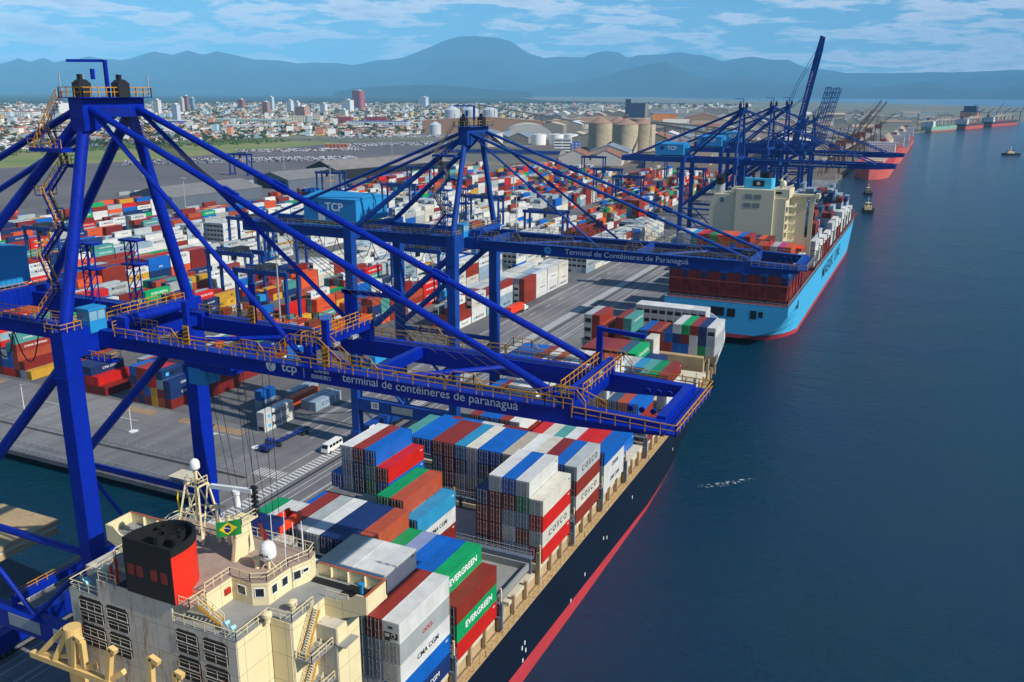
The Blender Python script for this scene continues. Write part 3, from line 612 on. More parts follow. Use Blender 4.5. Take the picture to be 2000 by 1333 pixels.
        # landing frames (lattice masts) behind the portal girder
        for (mx_, my_) in ((W - 9, yc + 1.5), (W - 6, yc + 6.5)):
            def lm(b, mx_=mx_, my_=my_):
                for dx in (-.6, .6):
                    for dy in (-.6, .6): b.bar((mx_ + dx, my_ + dy, zg - 3), (mx_ + dx, my_ + dy, zg + 8.5), .14)
                for k in range(8):
                    z = zg - 2.5 + k * 1.4; b.bar((mx_ - .6, my_ - .6, z), (mx_ + .6, my_ - .6, z + 1.4), .1); b.bar((mx_ + .6, my_ - .6, z), (mx_ + .6, my_ + .6, z + 1.4), .1); b.bar((mx_ - .6, my_ - .6, z), (mx_ + .6, my_ - .6, z), .1)
                b.box(mx_ - 1.6, mx_ + 1.8, my_ - .8, my_ + 1.2, zg + 5.0, zg + 5.25); b.box(mx_ - 1.6, mx_ + 1.8, my_ - .8, my_ + 1.2, zg + 8.5, zg + 8.8)
            part('lattice_mast', lm)
        # rope bundle between the apex and the boom
        def ropes(b):
            for k in range(6):
                yy = yc - 2.2 + k * .85; b.tube((W, yy, zapex - .6), (piv.x + ln * (.78 - .05 * k), yc + (yy - yc) * 1.7, zt + .5), .045, n=4, cap=False)
        part('hoist_rope', ropes, M['cable'])
        part('boom_hinge_drum', lambda b: (b.tube((W + 3.4, yc - gy + .9, zt + .9), (W + 3.4, yc + gy - .9, zt + .9), .75, n=16), b.box(W + 2.2, W + 4.6, yc - gy + .8, yc - gy + 1.4, zt - 1, zt + 1.6)))
        # festoon cable loops below the landward girder
        def fest(b):
            n = 9; x0_ = xback + 12; 
            for k in range(n):
                xa = x0_ + k * 5.2
                if xa > W - 8: break
                P = [Vector((xa + 5.2 * i / 8, yc - gy + .9, zb - .3 - 4.4 * (1 - (2 * i / 8 - 1) ** 2))) for i in range(9)]
                for p, q_ in zip(P, P[1:]): b.bar(p, q_, .12)
        part('festoon_cable', fest, M['dark'])
    if number:
        y = ya - 1.02
        b = MB(O); b.box(L + 5.0, L + 7.2, y - .03, y, lower - .9, lower + .9); pl = b.build('number_plate', M['white'], root)
        text_obj(number, 1.7, (L + 6.1 - O[0], y - .035 - O[1], lower), '-y', M['letter_dark'], pl, .02, .03)
        b = MB(O); b.box(L + 1.152, L + 1.19, ya + 3.2, ya + 5.6, 2.3, 4.3); pl = b.build('number_plate', M['white'], root)
        text_obj(number, 1.7, (L + 1.2 - O[0], ya + 4.4 - O[1], 3.3), '+x', M['letter_dark'], pl, .02, .03)
        b = MB(O); b.box(L + 11, L + 17, y - .03, y, lower - 1.1, lower + .7); pl = b.build('information_plate', M['galv'], root)
    return root, piv, ln
near_crane, npiv, nln = sts_crane(86.15, 10.85, 55.4, 57.7, 87.0, -21.3, -170, 'dark blue crane nearest the camera with yellow handrails and its boom over the ship', near=2, lower=12.2, group='quay cranes along the ships')
b = MB(); b.box(-124.5, -109, 74.08, 74.12, 11.2, 12.8)
o = near_crane
W0 = Vector((RAILW, 86.15, 0))
e = MB(W0); e.box(-107.8, -102.6, 74.22, 74.29, 11.0, 13.2); pl = e.build('maker_plate', M['white'], near_crane)
text_obj('ZPMC', 1.15, (-105.2 - W0.x, 74.2 - W0.y, 12.45), '-y', M['letter_dark'], pl, .02, .04, sx=1.1)
text_obj('上海振华重工', .72, (-105.2 - W0.x, 74.2 - W0.y, 11.45), '-y', M['letter_dark'], pl, .02, .01)
ov = MB(); n = 30
for i in range(n):
    t0, t1 = 2 * math.pi * i / n, 2 * math.pi * (i + 1) / n; ov.bar((-105.2 - W0.x + 2.2 * math.cos(t0), 74.2 - W0.y, 12.45 + .68 * math.sin(t0)), (-105.2 - W0.x + 2.2 * math.cos(t1), 74.2 - W0.y, 12.45 + .68 * math.sin(t1)), .03, .07, up=(0, 0, 1))
ov.build('emblem_ring', M['letter_dark'], pl)
e = MB(W0); e.box(-117.4, -110.6, 74.22, 74.29, 11.2, 13.2); e.build('notice_board', M['galv'], near_crane)
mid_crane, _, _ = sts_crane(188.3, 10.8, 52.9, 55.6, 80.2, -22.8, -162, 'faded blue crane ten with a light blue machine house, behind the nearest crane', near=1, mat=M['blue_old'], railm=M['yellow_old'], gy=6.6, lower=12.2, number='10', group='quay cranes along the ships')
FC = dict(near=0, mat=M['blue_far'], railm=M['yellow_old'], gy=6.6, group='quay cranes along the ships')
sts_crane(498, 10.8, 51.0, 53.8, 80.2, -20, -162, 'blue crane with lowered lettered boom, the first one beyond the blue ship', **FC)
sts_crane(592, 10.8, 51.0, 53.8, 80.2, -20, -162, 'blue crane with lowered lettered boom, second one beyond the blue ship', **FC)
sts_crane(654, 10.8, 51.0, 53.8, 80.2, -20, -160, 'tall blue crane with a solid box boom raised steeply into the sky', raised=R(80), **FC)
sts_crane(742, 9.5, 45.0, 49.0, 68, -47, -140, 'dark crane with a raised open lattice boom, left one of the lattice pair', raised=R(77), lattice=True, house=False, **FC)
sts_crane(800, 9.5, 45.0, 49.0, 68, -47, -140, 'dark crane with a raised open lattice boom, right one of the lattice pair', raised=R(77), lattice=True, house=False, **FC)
# hatch covers resting on the near crane's lower beams, and the beam carrying them
def hatchpile(b):
    b.mi = 0; b.box(-154, -129.6, 80.5, 93.4, 16.2, 16.9); b.mi = 1; b.box(-153.6, -130.0, 80.8, 93.0, 15.4, 16.18); b.mi = 0; b.box(-154, -129.8, 80.3, 93.0, 14.5, 15.38)
b = MB(); hatchpile(b); tag(b.build('hatch_cover', [M['deckrust'], M['hatch']]), 'large rusty hatch cover lying on the near crane lower beams', 'hatch cover')
b = MB(W0)
b.box(-119.2, -117.9, 76.2, 96.0, 13.4, 14.6); ob = b.build('hatch_support_beam', M['blue'], near_crane)
b = MB(W0); b.rail([(-118.0, 76.2, 14.6), (-118.0, 96, 14.6)], 1.1, 1.8, .1); b.build('handrail', M['yellow'], ob)
# trolley, hanging ropes and spreader of the near crane
TX = -80.2
tr = thing('crane_trolley', 'dark blue trolley frame slung under the boom of the nearest crane', 'trolley', (TX, 86.15, 54))
b = MB((TX, 86.15, 54)); b.box(TX - 3.2, TX + 3.2, 80.6, 91.7, 54.2, 54.9); b.box(TX - 2.6, TX + 2.6, 82.2, 90, 53.3, 54.2); b.build('trolley_frame', M['blue'], tr)
b = MB((TX, 86.15, 54)); b.box(TX - 6.4, TX - 3.6, 83.8, 86.6, 50.6, 53.4); b.build('driver_cab', M['lightblue'], tr)
sp_ = thing('container_spreader', 'blue and orange lifting frame hanging on ropes over the ship containers', 'spreader', (TX, 88.2, 27))
def sprd(b):
    b.box(TX - 1.0, TX + 1.0, 82.6, 93.8, 27.0, 27.8)
    b.box(TX - 1.3, TX + 1.3, 84.6, 91.6, 28.2, 29.2); b.box(TX - .5, TX + .5, 86, 90, 27.8, 28.2)
    for y in (86.6, 88.2): b.tube((TX - .9, y, 30.2), (TX + .5, y, 30.2), .95, n=18)
    b.bar((TX - 1, 85, 29.2), (TX - 1, 85, 31.4), .35)
b = MB((TX, 88.2, 27)); sprd(b); b.build('spreader_frame', paint('spreader_blue', '#10225e', .5, .2), sp_)
for (y0, y1) in ((80.9, 84.5), (90.6, 95.5)):
    b = MB((TX, 88.2, 27)); b.box(TX - 1.22, TX + 1.22, y0, y0 + .5, 26.9, 28.3); b.box(TX - 1.22, TX - .8, y0 + .5, y1, 27.0, 28.5); b.box(TX + .8, TX + 1.22, y0 + .5, y1, 27.0, 28.5); b.box(TX - .8, TX + .8, y1 - .4, y1, 27.0, 28.2); b.build('spreader_arm', M['orange'], sp_)
b = MB((TX, 88.2, 27)); b.box(TX - .5, TX + .2, 83.4, 84.3, 28.6, 29.8); b.build('power_unit', M['yellow'], sp_)
b = MB((TX, 88.2, 27))
for x in (-1.1, 1.1):
    for y in (85.2, 86.4, 89.6, 90.8): b.tube((TX + x, y, 29.2), (TX + x * 2.2, 86.15 + (y - 88) * 1.1, 53.4), .05, n=4, cap=False)
b.build('hanging_rope', M['cable'], sp_)
# ---------------------------------------------------------------- containers
COL = dict(R='#8c2f1f', B='#0b5fb4', N='#173061', W='#d2d2cb', L='#a9aeab', G='#0d9a57', T='#4f958c', O='#d8582a', Y='#c99a2e', D='#7d221a', E='#cfcab8', S='#8fa3b0', V='#0e8a52', K='#2d8cb5', P='#8b98bd', X='#c81e14', M='#c2387a', A='#a84a2c', C='#b9ad96', Q='#33506e')
NAME = dict(R='brick red', B='bright blue', N='navy blue', W='white', L='light grey', G='green', T='pale teal', O='orange', Y='mustard yellow', D='dark maroon', E='ivory', S='steel grey', V='emerald green', K='faded sky blue', P='lilac blue', X='scarlet', M='magenta', A='rusty orange', C='rust stained beige', Q='slate blue')
def cont_mat(name, src, roof=False):
    mt, t, b = newmat(name); co = objco(t)
    if src == 'OBJ': c = t.nodes.new('ShaderNodeObjectInfo').outputs['Color']
    else: a = t.nodes.new('ShaderNodeAttribute'); a.attribute_name = 'tone'; c = a.outputs['Color']
    geo = t.nodes.new('ShaderNodeNewGeometry')
    n = noise(t, 0.45, 5, 0.65, geo.outputs['Position']); r = ramp(t, 0.3, 0.72, (0.80, 0.79, 0.78, 1), (1.06, 1.06, 1.06, 1)); t.links.new(n.outputs['Fac'], r.inputs[0])
    o = mix(t, 1.0, c, r.outputs[0], 'MULTIPLY')
    n2 = noise(t, 1.1, 8, 0.75, scaled(t, geo.outputs['Position'], (1, 1, 0.35))); r2 = ramp(t, 0.62, 0.74); t.links.new(n2.outputs['Fac'], r2.inputs[0])
    mm = nd(t, 'ShaderNodeMath', operation='MULTIPLY'); mm.inputs[1].default_value = 0.55; t.links.new(r2.outputs[0], mm.inputs[0])
    o = mix(t, mm.outputs[0], o, hx('#6d4630'))
    t.links.new(o, b.inputs['Base Color']); b.inputs['Roughness'].default_value = 0.5; b.inputs['Specular IOR Level'].default_value = 0.35
    w_ = nd(t, 'ShaderNodeTexWave', wave_type='BANDS', bands_direction='Y', wave_profile='SIN'); w_.inputs['Scale'].default_value = 0.56; t.links.new(geo.outputs['Position'], w_.inputs['Vector'])
    bump(t, b, w_.outputs['Fac'], 0.45, 0.04)
    return mt
M['cont'] = cont_mat('container_paint', 'OBJ'); M['cont_stuff'] = cont_mat('container_paint_far', 'ATTR')
def plain_obj(name, dark=1.0, rough=0.55):
    mt, t, b = newmat(name); c = t.nodes.new('ShaderNodeObjectInfo').outputs['Color']; geo = t.nodes.new('ShaderNodeNewGeometry')
    n = noise(t, 1.5, 5, 0.7, geo.outputs['Position']); r = ramp(t, 0.35, 0.7, (0.72 * dark, 0.7 * dark, 0.68 * dark, 1), (dark, dark, dark, 1)); t.links.new(n.outputs['Fac'], r.inputs[0])
    t.links.new(mix(t, 1.0, c, r.outputs[0], 'MULTIPLY'), b.inputs['Base Color']); b.inputs['Roughness'].default_value = rough
    return mt
M['cont_door'] = plain_obj('container_door', 0.85); M['rod'] = paint('door_rod', '#8f8f8a', 0.5, 0.3, 0.3, 2.0)
M['reefer_unit'] = paint('reefer_unit_panel', '#b9bbb6', 0.5, 0.15, 0.1, 2.0); M['reefer_dark'] = paint('reefer_grille', '#15171b', 0.7, 0.4)
CW, CH = 2.438, 2.80
_cm = {}
def cont_meshes(L, H=CH):
    k = (L, H)
    if k in _cm: return _cm[k]
    h = CW / 2; b = MB(); i = 0.035
    b.box(-h + i, h - i, i, L - i, 0.05, H - 0.03)
    t = 0.11   # frame: posts and rails proud of the panels
    for x in (-h, h - t):
        for y in (0, L - t): b.box(x, x + t, y, y + t, 0, H)
        b.box(x, x + t, t + .001, L - t - .001, H - t, H - .002); b.box(x, x + t, t + .001, L - t - .001, 0, t + .05)
    for y in (0, L - t): b.box(-h + t + .001, h - t - .001, y, y + t, H - t, H - .002); b.box(-h + t + .001, h - t - .001, y, y + t, 0, t)
    shell = b.build('shipping_container', M['cont'], obj=False)
    d = MB()
    for s in (0,):
        d.mi = 0; d.box(0.02, 1.08, -0.02, 0.0, 0.14, H - 0.14); d.mi = 1
        for x in (0.3, 0.8): d.bar((x, -0.07, 0.1), (x, -0.07, H - .1), 0.07)
        for z in (0.35, H - .4): d.box(0.22, .88, -0.06, -0.03, z, z + .08)
        d.box(.3, .75, -.12, -.08, 1.15, 1.22)
    door = d.build('door', [M['cont_door'], M['rod']], obj=False)
    u = MB(); u.mi = 0; u.box(-1.1, 1.1, -0.03, 0.0, 0.12, H - .12); u.mi = 1
    u.box(-.98, .98, -.06, -.031, .55, 1.35); u.box(-.9, -.1, -.09, -.061, .2, .5); u.mi = 0
    u.tube((.38, -.09, 1.0), (.38, -.061, 1.0), .33, n=14); u.box(-.8, -.2, -.10, -.061, .75, 1.15); u.box(.75, .95, -.12, -.061, .25, .5)
    u.mi = 1; u.tube((.38, -.12, 1.0), (.38, -.091, 1.0), .22, n=12); u.box(-.3, .3, -.05, -.031, 1.9, 2.2)
    unit = u.build('refrigeration_unit', [M['reefer_unit'], M['reefer_dark']], obj=False)
    _cm[k] = (shell, door, unit); return _cm[k]
CONT = []   # (x_right, y_near, z, L, colour, kind, brand, where)
def add_c(xr, y, z, colr, L=12.19, kind='d', brand=None, where='', stock=''):
    CONT.append(dict(x=xr - CW / 2, y=y, z=z, c=colr, L=L, k=kind, b=brand, w=where, s=stock, open=True))
BRAND = dict(maersk=('MAERSK', 1.75, 'letter_dark'), cosco=('C O S C O', 1.5, 'letter_dark'), ever=('EVERGREEN', 1.35, 'letter'), cma=('CMA CGM', 1.0, 'letter_dark'), cmaw=('CMA CGM', 1.0, 'letter'), ham=('HAMBURG SÜD', 1.15, 'letter'),
             china=('CHINA SHIPPING', .95, 'letter'), oocl=('OOCL', .8, 'letter_red'), opdr=('OPDR', 1.25, 'letter_navy'), msc=('MSC', 1.5, 'letter_dark'), hapag=('Hapag-Lloyd', .9, 'letter_navy'), apl=('APL', 1.3, 'letter'), one=('ONE', 1.5, 'letter'), capital=('C A P I T A L', .8, 'letter'), triton=('TRITON', .9, 'letter_dark'), uasc=('U A S C', 1.1, 'letter'))
def make_container(d, label, group):
    shell, door, unit = cont_meshes(d['L']); c = hx(COL[d['c']])
    v = rnd.uniform(0.88, 1.08); c = (c[0] * v, c[1] * v, c[2] * v, 1)
    o = bpy.data.objects.new('shipping_container', shell); link(o); o.location = (d['x'], d['y'], d['z']); o.color = c
    tag(o, label, 'container', group)
    if d['k'] == 'r':
        u = bpy.data.objects.new('refrigeration_unit', unit); link(u, o); u.color = c
    else:
        for s in (1, -1):
            q = bpy.data.objects.new('door', door); link(q, o); q.color = c
            if s < 0: q.location = (-1.1, 0, 0)
    if d['b']:
        s, sz, mt = BRAND[d['b']]
        f = 0.72 if d['L'] < 8 else 1.0
        text_obj(s, sz * f, (CW / 2 + .012, d['L'] * .54, 1.42), '+x', M[mt], o, .01, .03 if d['b'] in ('ever', 'ham', 'china') else .012, sx=1.15)
        if d['b'] == 'maersk':
            e = MB(); h = .55; e.box(CW / 2, CW / 2 + .012, d['L'] * .15 - h, d['L'] * .15 + h, 1.4 - h, 1.4 + h); a = e.build('emblem', M['letter_cyan'], o)
            e = MB()
            for i in range(7):
                t = 2 * math.pi * i / 7 + .2; e.face([(CW / 2 + .02, d['L'] * .15 + .42 * math.cos(t), 1.4 + .42 * math.sin(t)), (CW / 2 + .02, d['L'] * .15 + .13 * math.cos(t + .45), 1.4 + .13 * math.sin(t + .45)), (CW / 2 + .02, d['L'] * .15, 1.4), (CW / 2 + .02, d['L'] * .15 + .13 * math.cos(t - .45), 1.4 + .13 * math.sin(t - .45))])
            e.build('star', M['letter'], a)
    elif d['k'] != 'r' and rnd.random() < .6:   # small code marks near the far corner post
        text_obj('45G1', .32, (CW / 2 + .012, d['L'] - .9, 2.2), '+x', M['letter'] if d['c'] not in 'WELCS' else M['letter_dark'], o, .01, .01, name='code_marking')
    return o
TIER = ['top', 'second highest', 'third highest', 'fourth highest', 'fifth highest', 'sixth highest']
def stack_labels(lst, place):
    """lst: dicts of one stack bottom to top with column index"""
    n = len(lst)
    for i, d in enumerate(lst):
        what = NAME[d['c']] + (' refrigerated' if d['k'] == 'r' else '')
        d['w'] = f"{what} container, {TIER[min(n - 1 - i, 5)]} tier, {place}"
Z0 = 12.75; PX = 2.47
def ship_bay(y, spec, ordn, ship='near ship', base=Z0, xr=-51.75, L=12.19, brands={}, dz=2.84):
    """spec: list of tier strings per column (bottom to top), column 0 at the water side; lowercase = refrigerated"""
    for k, s in enumerate(spec):
        col = []
        for t, ch in enumerate(s):
            if ch == '.': continue
            d = dict(x=xr - CW / 2 - PX * k, y=y, z=base + dz * t, c=ch.upper(), L=L, k='r' if ch.islower() else 'd', b=brands.get((k, t)), s='ship', open=(t == len(s) - 1) or (k > 0 and len(spec[k - 1]) <= t) or k == 0 or ship == 'blue ship', front=t)
            col.append(d); CONT.append(d)
        if col: stack_labels(col, f"{ORD[k]} row from water, {ordn} bay, {ship}")
R_ = {}
# near ship, bays counted from its bridge towards the bow
ship_bay(78.9, ['NBWLw', 'WwSLR', 'WwLSLW', 'BWLSLW', 'BRWLSW', 'RWLLSC'[:6], 'WRB', 'RBBB', 'BWRB', 'WBRB', 'BRWLE', 'WBRWL', 'LRWLW', 'RBLWL', 'BRWWW', 'WBWLW', 'BRLWL'], 'first', brands={(0, 2): 'cma', (0, 3): 'oocl', (0, 1): None, (0, 0): 'cmaw'})
ship_bay(93.0, ['XGR', 'RBRG', 'BBBB', 'BRBB', 'RBBP', 'BRWG', 'RWBBA', 'BRBBN', 'WBRBN', 'LWRLW', 'RBWSL', 'BRWBR', 'WRRA', 'BLWW', 'RWBW', 'WRBV', 'BRW'], 'second', brands={(0, 1): 'ever', (1, 3): 'ever'})
ship_bay(107.6, ['', '', '', '', '', '', 'RDWK', 'BRRRA', 'RBRRV', 'RB', 'BR', 'WR', 'BR', 'RW', 'BR', 'WB', 'RB'], 'third', brands={(6, 2): 'cma'})
ship_bay(122.3, ['XEXE', 'LRSVW', 'SWSDB', 'RDRDW', 'NRDN', '', '', '', '', '', '', '', 'BRBX', 'LLVTB'[:5], 'LLNNR', 'SLLLW', 'NNB'], 'fourth', brands={(0, 1): 'cosco'})
ship_bay(137.4, ['RERL', 'SBRB', 'RBDD', 'WRBE', 'BRSW', 'RBLC', 'BVNB', 'BTNB', 'DLSE', 'LLNK', 'NDDR', 'DVNR', 'RBRB', 'BRWB', 'RWBT', 'WRV', 'BR'], 'fifth', brands={(0, 1): 'cosco', (0, 3): 'cosco'})
ship_bay(152.2, ['WWB', 'BRX', 'RBX', 'SBW', 'BTT', 'RBE', 'BRX', '', 'RD', 'BD', 'RD', 'WW', 'WW', 'BB', 'RB', 'BR', 'RB'], 'sixth', brands={(0, 1): 'opdr', (0, 0): 'cma'})
ship_bay(166.8, ['', 'B', 'R', 'W', '', '', 'WR', 'BW', '', '', 'RW', 'BR', 'WB', 'RB', 'BR', 'W', ''], 'seventh')
ship_bay(181.4, ['R', 'BRB', 'RBA', 'BRQ', 'SBRWW', 'WWLWW', 'WLWLW', 'RW', 'BW', 'RW', 'WB', 'BLW', 'LWW', 'WLL', 'BW', 'NR', 'NB'], 'eighth')
ship_bay(196.0, ['RWWR', 'BRNV', 'RNTT', 'BRNK', 'WRNL', 'RBLW', 'BRDR', 'RBDA', 'RRDR', 'BRWW', 'RRLL', 'BRRA', 'RBWW', 'RRRR', 'BNNB', 'RNNB', 'BNNB'], 'ninth')
ship_bay(210.4, ['', '', '', 'R', 'BRN', 'BRNG', 'RBDQ', 'BRDR', 'RBDR', 'BRDD', 'RBDR', 'BR', 'RB'], 'tenth', brands={(5, 3): 'ever'})
ship_bay(226.0, ['', '', '', '', 'WN', 'RWWE', 'W', '', ''], 'eleventh', L=6.06)
ship_bay(245.2, ['LLw', 'VNN', 'WWR', 'BDG', 'BNW', 'RBD'[:2], 'RA'[:2], 'BR', 'VB', 'T', 'RTT', 'RRR'[:3], '', 'RA', 'DRR', 'lll', ''], 'twelfth', base=15.5, brands={(10, 2): 'china'})
ship_bay(264.5, ['', '', '', 'www', 'www', 'www', 'www', 'www', 'www', 'www', 'www', 'www', 'ww'], 'thirteenth', L=6.06, base=15.5)
CONT = [d for d in CONT if not (d['y'] > 244 and d['y'] < 246 and False)]
# yard stacks modelled one by one (front of the yard) ------------------------------------------
def stack(xr, y, s, place, L=12.19, brand={}, base=0.02):
    col = []
    for t, ch in enumerate(s):
        if ch == '.': continue
        d = dict(x=xr - CW / 2, y=y, z=base + 2.75 * t, c=ch.upper(), L=L, k='r' if ch.islower() else 'd', b=brand.get(t), s='yard', open=True, front=t); col.append(d); CONT.append(d)
    stack_labels(col, place)
stack(-154.5, 174.2, 'wW', 'pair standing alone nearest the quay', brand={0: 'maersk', 1: 'maersk'})
stack(-152.2, 193.2, 'S', 'alone on the quay beside the van', brand={0: 'cosco'})
stack(-155.2, 193.6, 'L', 'behind the lone grey one by the van', brand={0: 'cosco'})
stack(-160.6, 187.2, 'X', 'in front of an orange one on the quay', L=6.06, brand={0: 'ham'})
stack(-160.6, 193.6, 'O', 'behind a short scarlet one on the quay')
stack(-166.8, 187.6, 'SB', 'short pair left of the scarlet one', L=6.06, brand={1: 'maersk'} and {1: 'msc'} and {})
stack(-164.2, 198.0, 'S', 'behind the short blue and grey pair', brand={0: 'maersk'})
FR = ['DNN', 'ADSNQ'[:4], 'YYXX', 'DBRX', 'NDRR', 'DRNB']
for k, s in enumerate(FR): stack(-190.5 - 2.6 * k, 177.0, s, f'{ORD[k]} row from quay, front of the middle yard block', brand={0: {1: 'cmaw', 2: 'cmaw'}, 1: {3: 'maersk'}}.get(k, {}))
FR = ['D', 'DX', 'DXN', 'DDN', 'NAN', 'YYDA'[:3]]
for k, s in enumerate(FR): stack(-216.7 - 2.6 * k, 177.0, s, f'{ORD[k]} row from quay, front of the left middle block', brand={1: {1: 'oocl'} and {}, 2: {2: 'cmaw'}}.get(k, {}))
FR = ['DA', 'DAATT', 'RBBT', 'XBBLS'[:4], 'RDL', 'WWX']
for k, s in enumerate(['Y', 'SD', 'DAARTT'[:5], 'XBBT', 'XBL', 'RNN']): stack(-250.1 - 2.6 * k, 177.9, s, f'{ORD[k]} row from quay, front of the leftmost block', brand={2: {3: 'china', 4: 'china'}}.get(k, {}))
stack(-187.8, 190.2, 'DD', 'behind the right leg of the nearest crane', brand={})
for k, s in enumerate(['DDR', 'RDB']): stack(-190.4 - 2.6 * k, 190.2, s, f'{ORD[k]} row behind the right leg stack')
# general yard blocks ---------------------------------------------------------------------------
MIXED = 'RRRRDDAAAOOYYBBNNWWWLLGTSXXV'; WHITE = 'WWWWWWWWWWEELLLSSRB'; LEFTM = 'WWWWLLSRRRRDDAAOOBBNNTGYX'
BL = [(-154.5, 290, 560), (-190.5, 203, 960), (-216.7, 203, 960), (-255.3, 204, 960), (-281.5, 178, 960), (-320, 178, 960), (-346, 178, 960), (-385, 178, 950), (-411, 178, 930), (-450, 178, 900), (-476, 180, 640), (-515, 200, 500), (-541, 230, 480), (-580, 260, 430)]
def zone(x, y):
    if y < 300 and x > -300: return 'm'
    if x > -160: return 'w'
    u = y + 0.55 * (x + 200)          # boundary running diagonally
    if -230 < x and y > 560: return 'm'
    if x > -420 and 330 < y < 640: return 'w' if not (x > -222 and y > 500) else 'm'
    if y >= 640 and x > -330: return 'm' if rnd.random() < .8 else 'w'
    if y >= 640: return 'l'
    return 'l'
for (xr, y0, y1) in BL:
    bay = 0; y = y0; base_h = rnd.randint(2, 4)
    while y < y1 - 12.3:
        bay += 1
        gap = (388 < y < 410) or (590 < y < 612) or (780 < y < 800)
        if gap: y += 8; continue
        zn = zone(xr, y); base_h = max(1, min(5, base_h + rnd.choice((-1, 0, 0, 1))))
        if zn == 'w' and xr > -160: base_h = 4
        ty = rnd.random()
        for k in range(6):
            if xr > -160 and y < 330 and k < 2: continue
            h = max(0, min(5, base_h + rnd.choice((-1, 0, 0, 0, 1)))) if not (zn == 'w' and xr > -160) else (4 if rnd.random() < .9 else 3)
            if rnd.random() < .04: h = 0
            pal = {'m': MIXED, 'w': WHITE, 'l': LEFTM}[zn]; cc = rnd.choice(pal)
            twenty = (ty < .22 and zn == 'm')
            for half in ((0, 1) if twenty else (0,)):
                for t in range(h):
                    if rnd.random() < .55: cc = rnd.choice(pal)
                    ref = cc in 'WEL' and rnd.random() < (.9 if zn == 'w' else .5)
                    br = None; q = rnd.random()
                    if cc in 'WLS' and q < .5: br = 'maersk'
                    elif cc == 'G' and q < .8: br = 'ever'
                    elif cc == 'X' and q < .7: br = 'ham'
                    elif cc == 'Y' and q < .8: br = 'msc'
                    elif cc == 'T' and q < .7: br = 'china'
                    elif cc == 'O' and q < .5: br = 'hapag'
                    elif cc in 'N' and q < .7: br = 'cmaw'
                    elif cc in 'WE' and q < .6: br = 'hapag'
                    elif cc == 'B' and q < .3: br = 'apl'
                    CONT.append(dict(x=xr - CW / 2 - 2.6 * k + rnd.uniform(-.04, .04), y=y + half * 6.13, z=.02 + 2.75 * t, c=cc, L=6.06 if twenty else 12.19, k='r' if ref else 'd', b=br, s='yard', open=(t == h - 1) or k == 0 or rnd.random() < .9, front=t,
                                     w=None, key=(xr, k, bay, h - 1 - t, half)))
        y += 12.75 if not twenty else 12.75
# clusters between the blocks near the quay (tall brown ones beside the check building)
for k, s in enumerate(['DDDD', 'DDDDD', 'BNNT'[:2], 'RDDDR', 'RYDD', 'DYRD']):
    for j in range(3): stack(-176 - 2.6 * k, 470 + j * 12.8, s, f'{ORD[k]} row, {ORD[j]} bay, cluster left of the control building')
for k, s in enumerate(['OAO', 'GBB', 'BBB']): stack(-166.8 - 2.6 * k, 500, s, f'{ORD[k]} row of the group beside the white lorry')
for k, s in enumerate(['LSTL', 'LVLT', 'WLNL', 'LLGB', 'WWVL']): stack(-214 - 2.6 * k, 398, s, f'{ORD[k]} row of the group by the tall lamp mast')
# extra long side stacks along the far fence
for j in range(26): CONT.append(dict(x=-640 + j * 3.0, y=560 + j * 14.2, z=.02, c=rnd.choice('WWLWT'), L=12.19, k='d', b=None, s='yard', open=True, front=0, w=None, key=(-640, 0, 200 + j, 0, 0)))
# blue ship -------------------------------------------------------------------------------------
def blue_bay(y, spec, ordn, base=14.2, L=12.19, xr=-45.2): ship_bay(y, spec, ordn, 'blue ship', base, xr, L, {}, 2.84)
TOP = ['RO', 'RDL', 'DML', 'DRX', 'DKX', 'RDR', 'RRR', 'DBO', 'RNB', 'DOO', 'OBO', 'DVV', 'RNR', 'DBX', 'TDT', 'MRW', 'DDP', 'RDB']
blue_bay(333.5, [('DRDN' if i % 3 else 'RDNB') + s for i, s in enumerate(['ROO', 'RDM', 'DML', 'DRX', 'DKAA'[:3], 'RDR', 'RRAR', 'DBOB', 'RNBO', 'DOOO', 'OBOO', 'DVVV', 'RNRR', 'DBXX', 'TDTK', 'MRWW', 'DDPL', 'RDB'])], 'first')
blue_bay(348, ['RDNW', 'RDNLO', 'DRDRX', 'DRNNR'] + [''.join(rnd.choice('RDNBAOT') for _ in range(7)) for _ in range(13)], 'second')
blue_bay(364, ['DDNW', 'RRDD'] + ['DRDN'] * 15, 'third')
for i, y in enumerate((408, 424, 440, 456, 472, 488, 504, 520, 536, 552, 568, 584, 600)):
    spec = []
    for k in range(17):
        h = [3, 5, 6, 2, 5, 6, 4, 5, 6, 6, 5, 6, 5][i] + rnd.choice((-1, 0, 0, 1)); 
        if k < 3: h -= rnd.choice((0, 1, 2))
        spec.append(''.join(rnd.choice('SSSSLLQNDR') for _ in range(max(1, h))) if k else rnd.choice(['LLWW', 'WLW', 'RRW', 'WWWW']))
    if y > 580: spec = [''] * 2 + spec[:13]
    blue_bay(y, spec, ORD[3 + i])
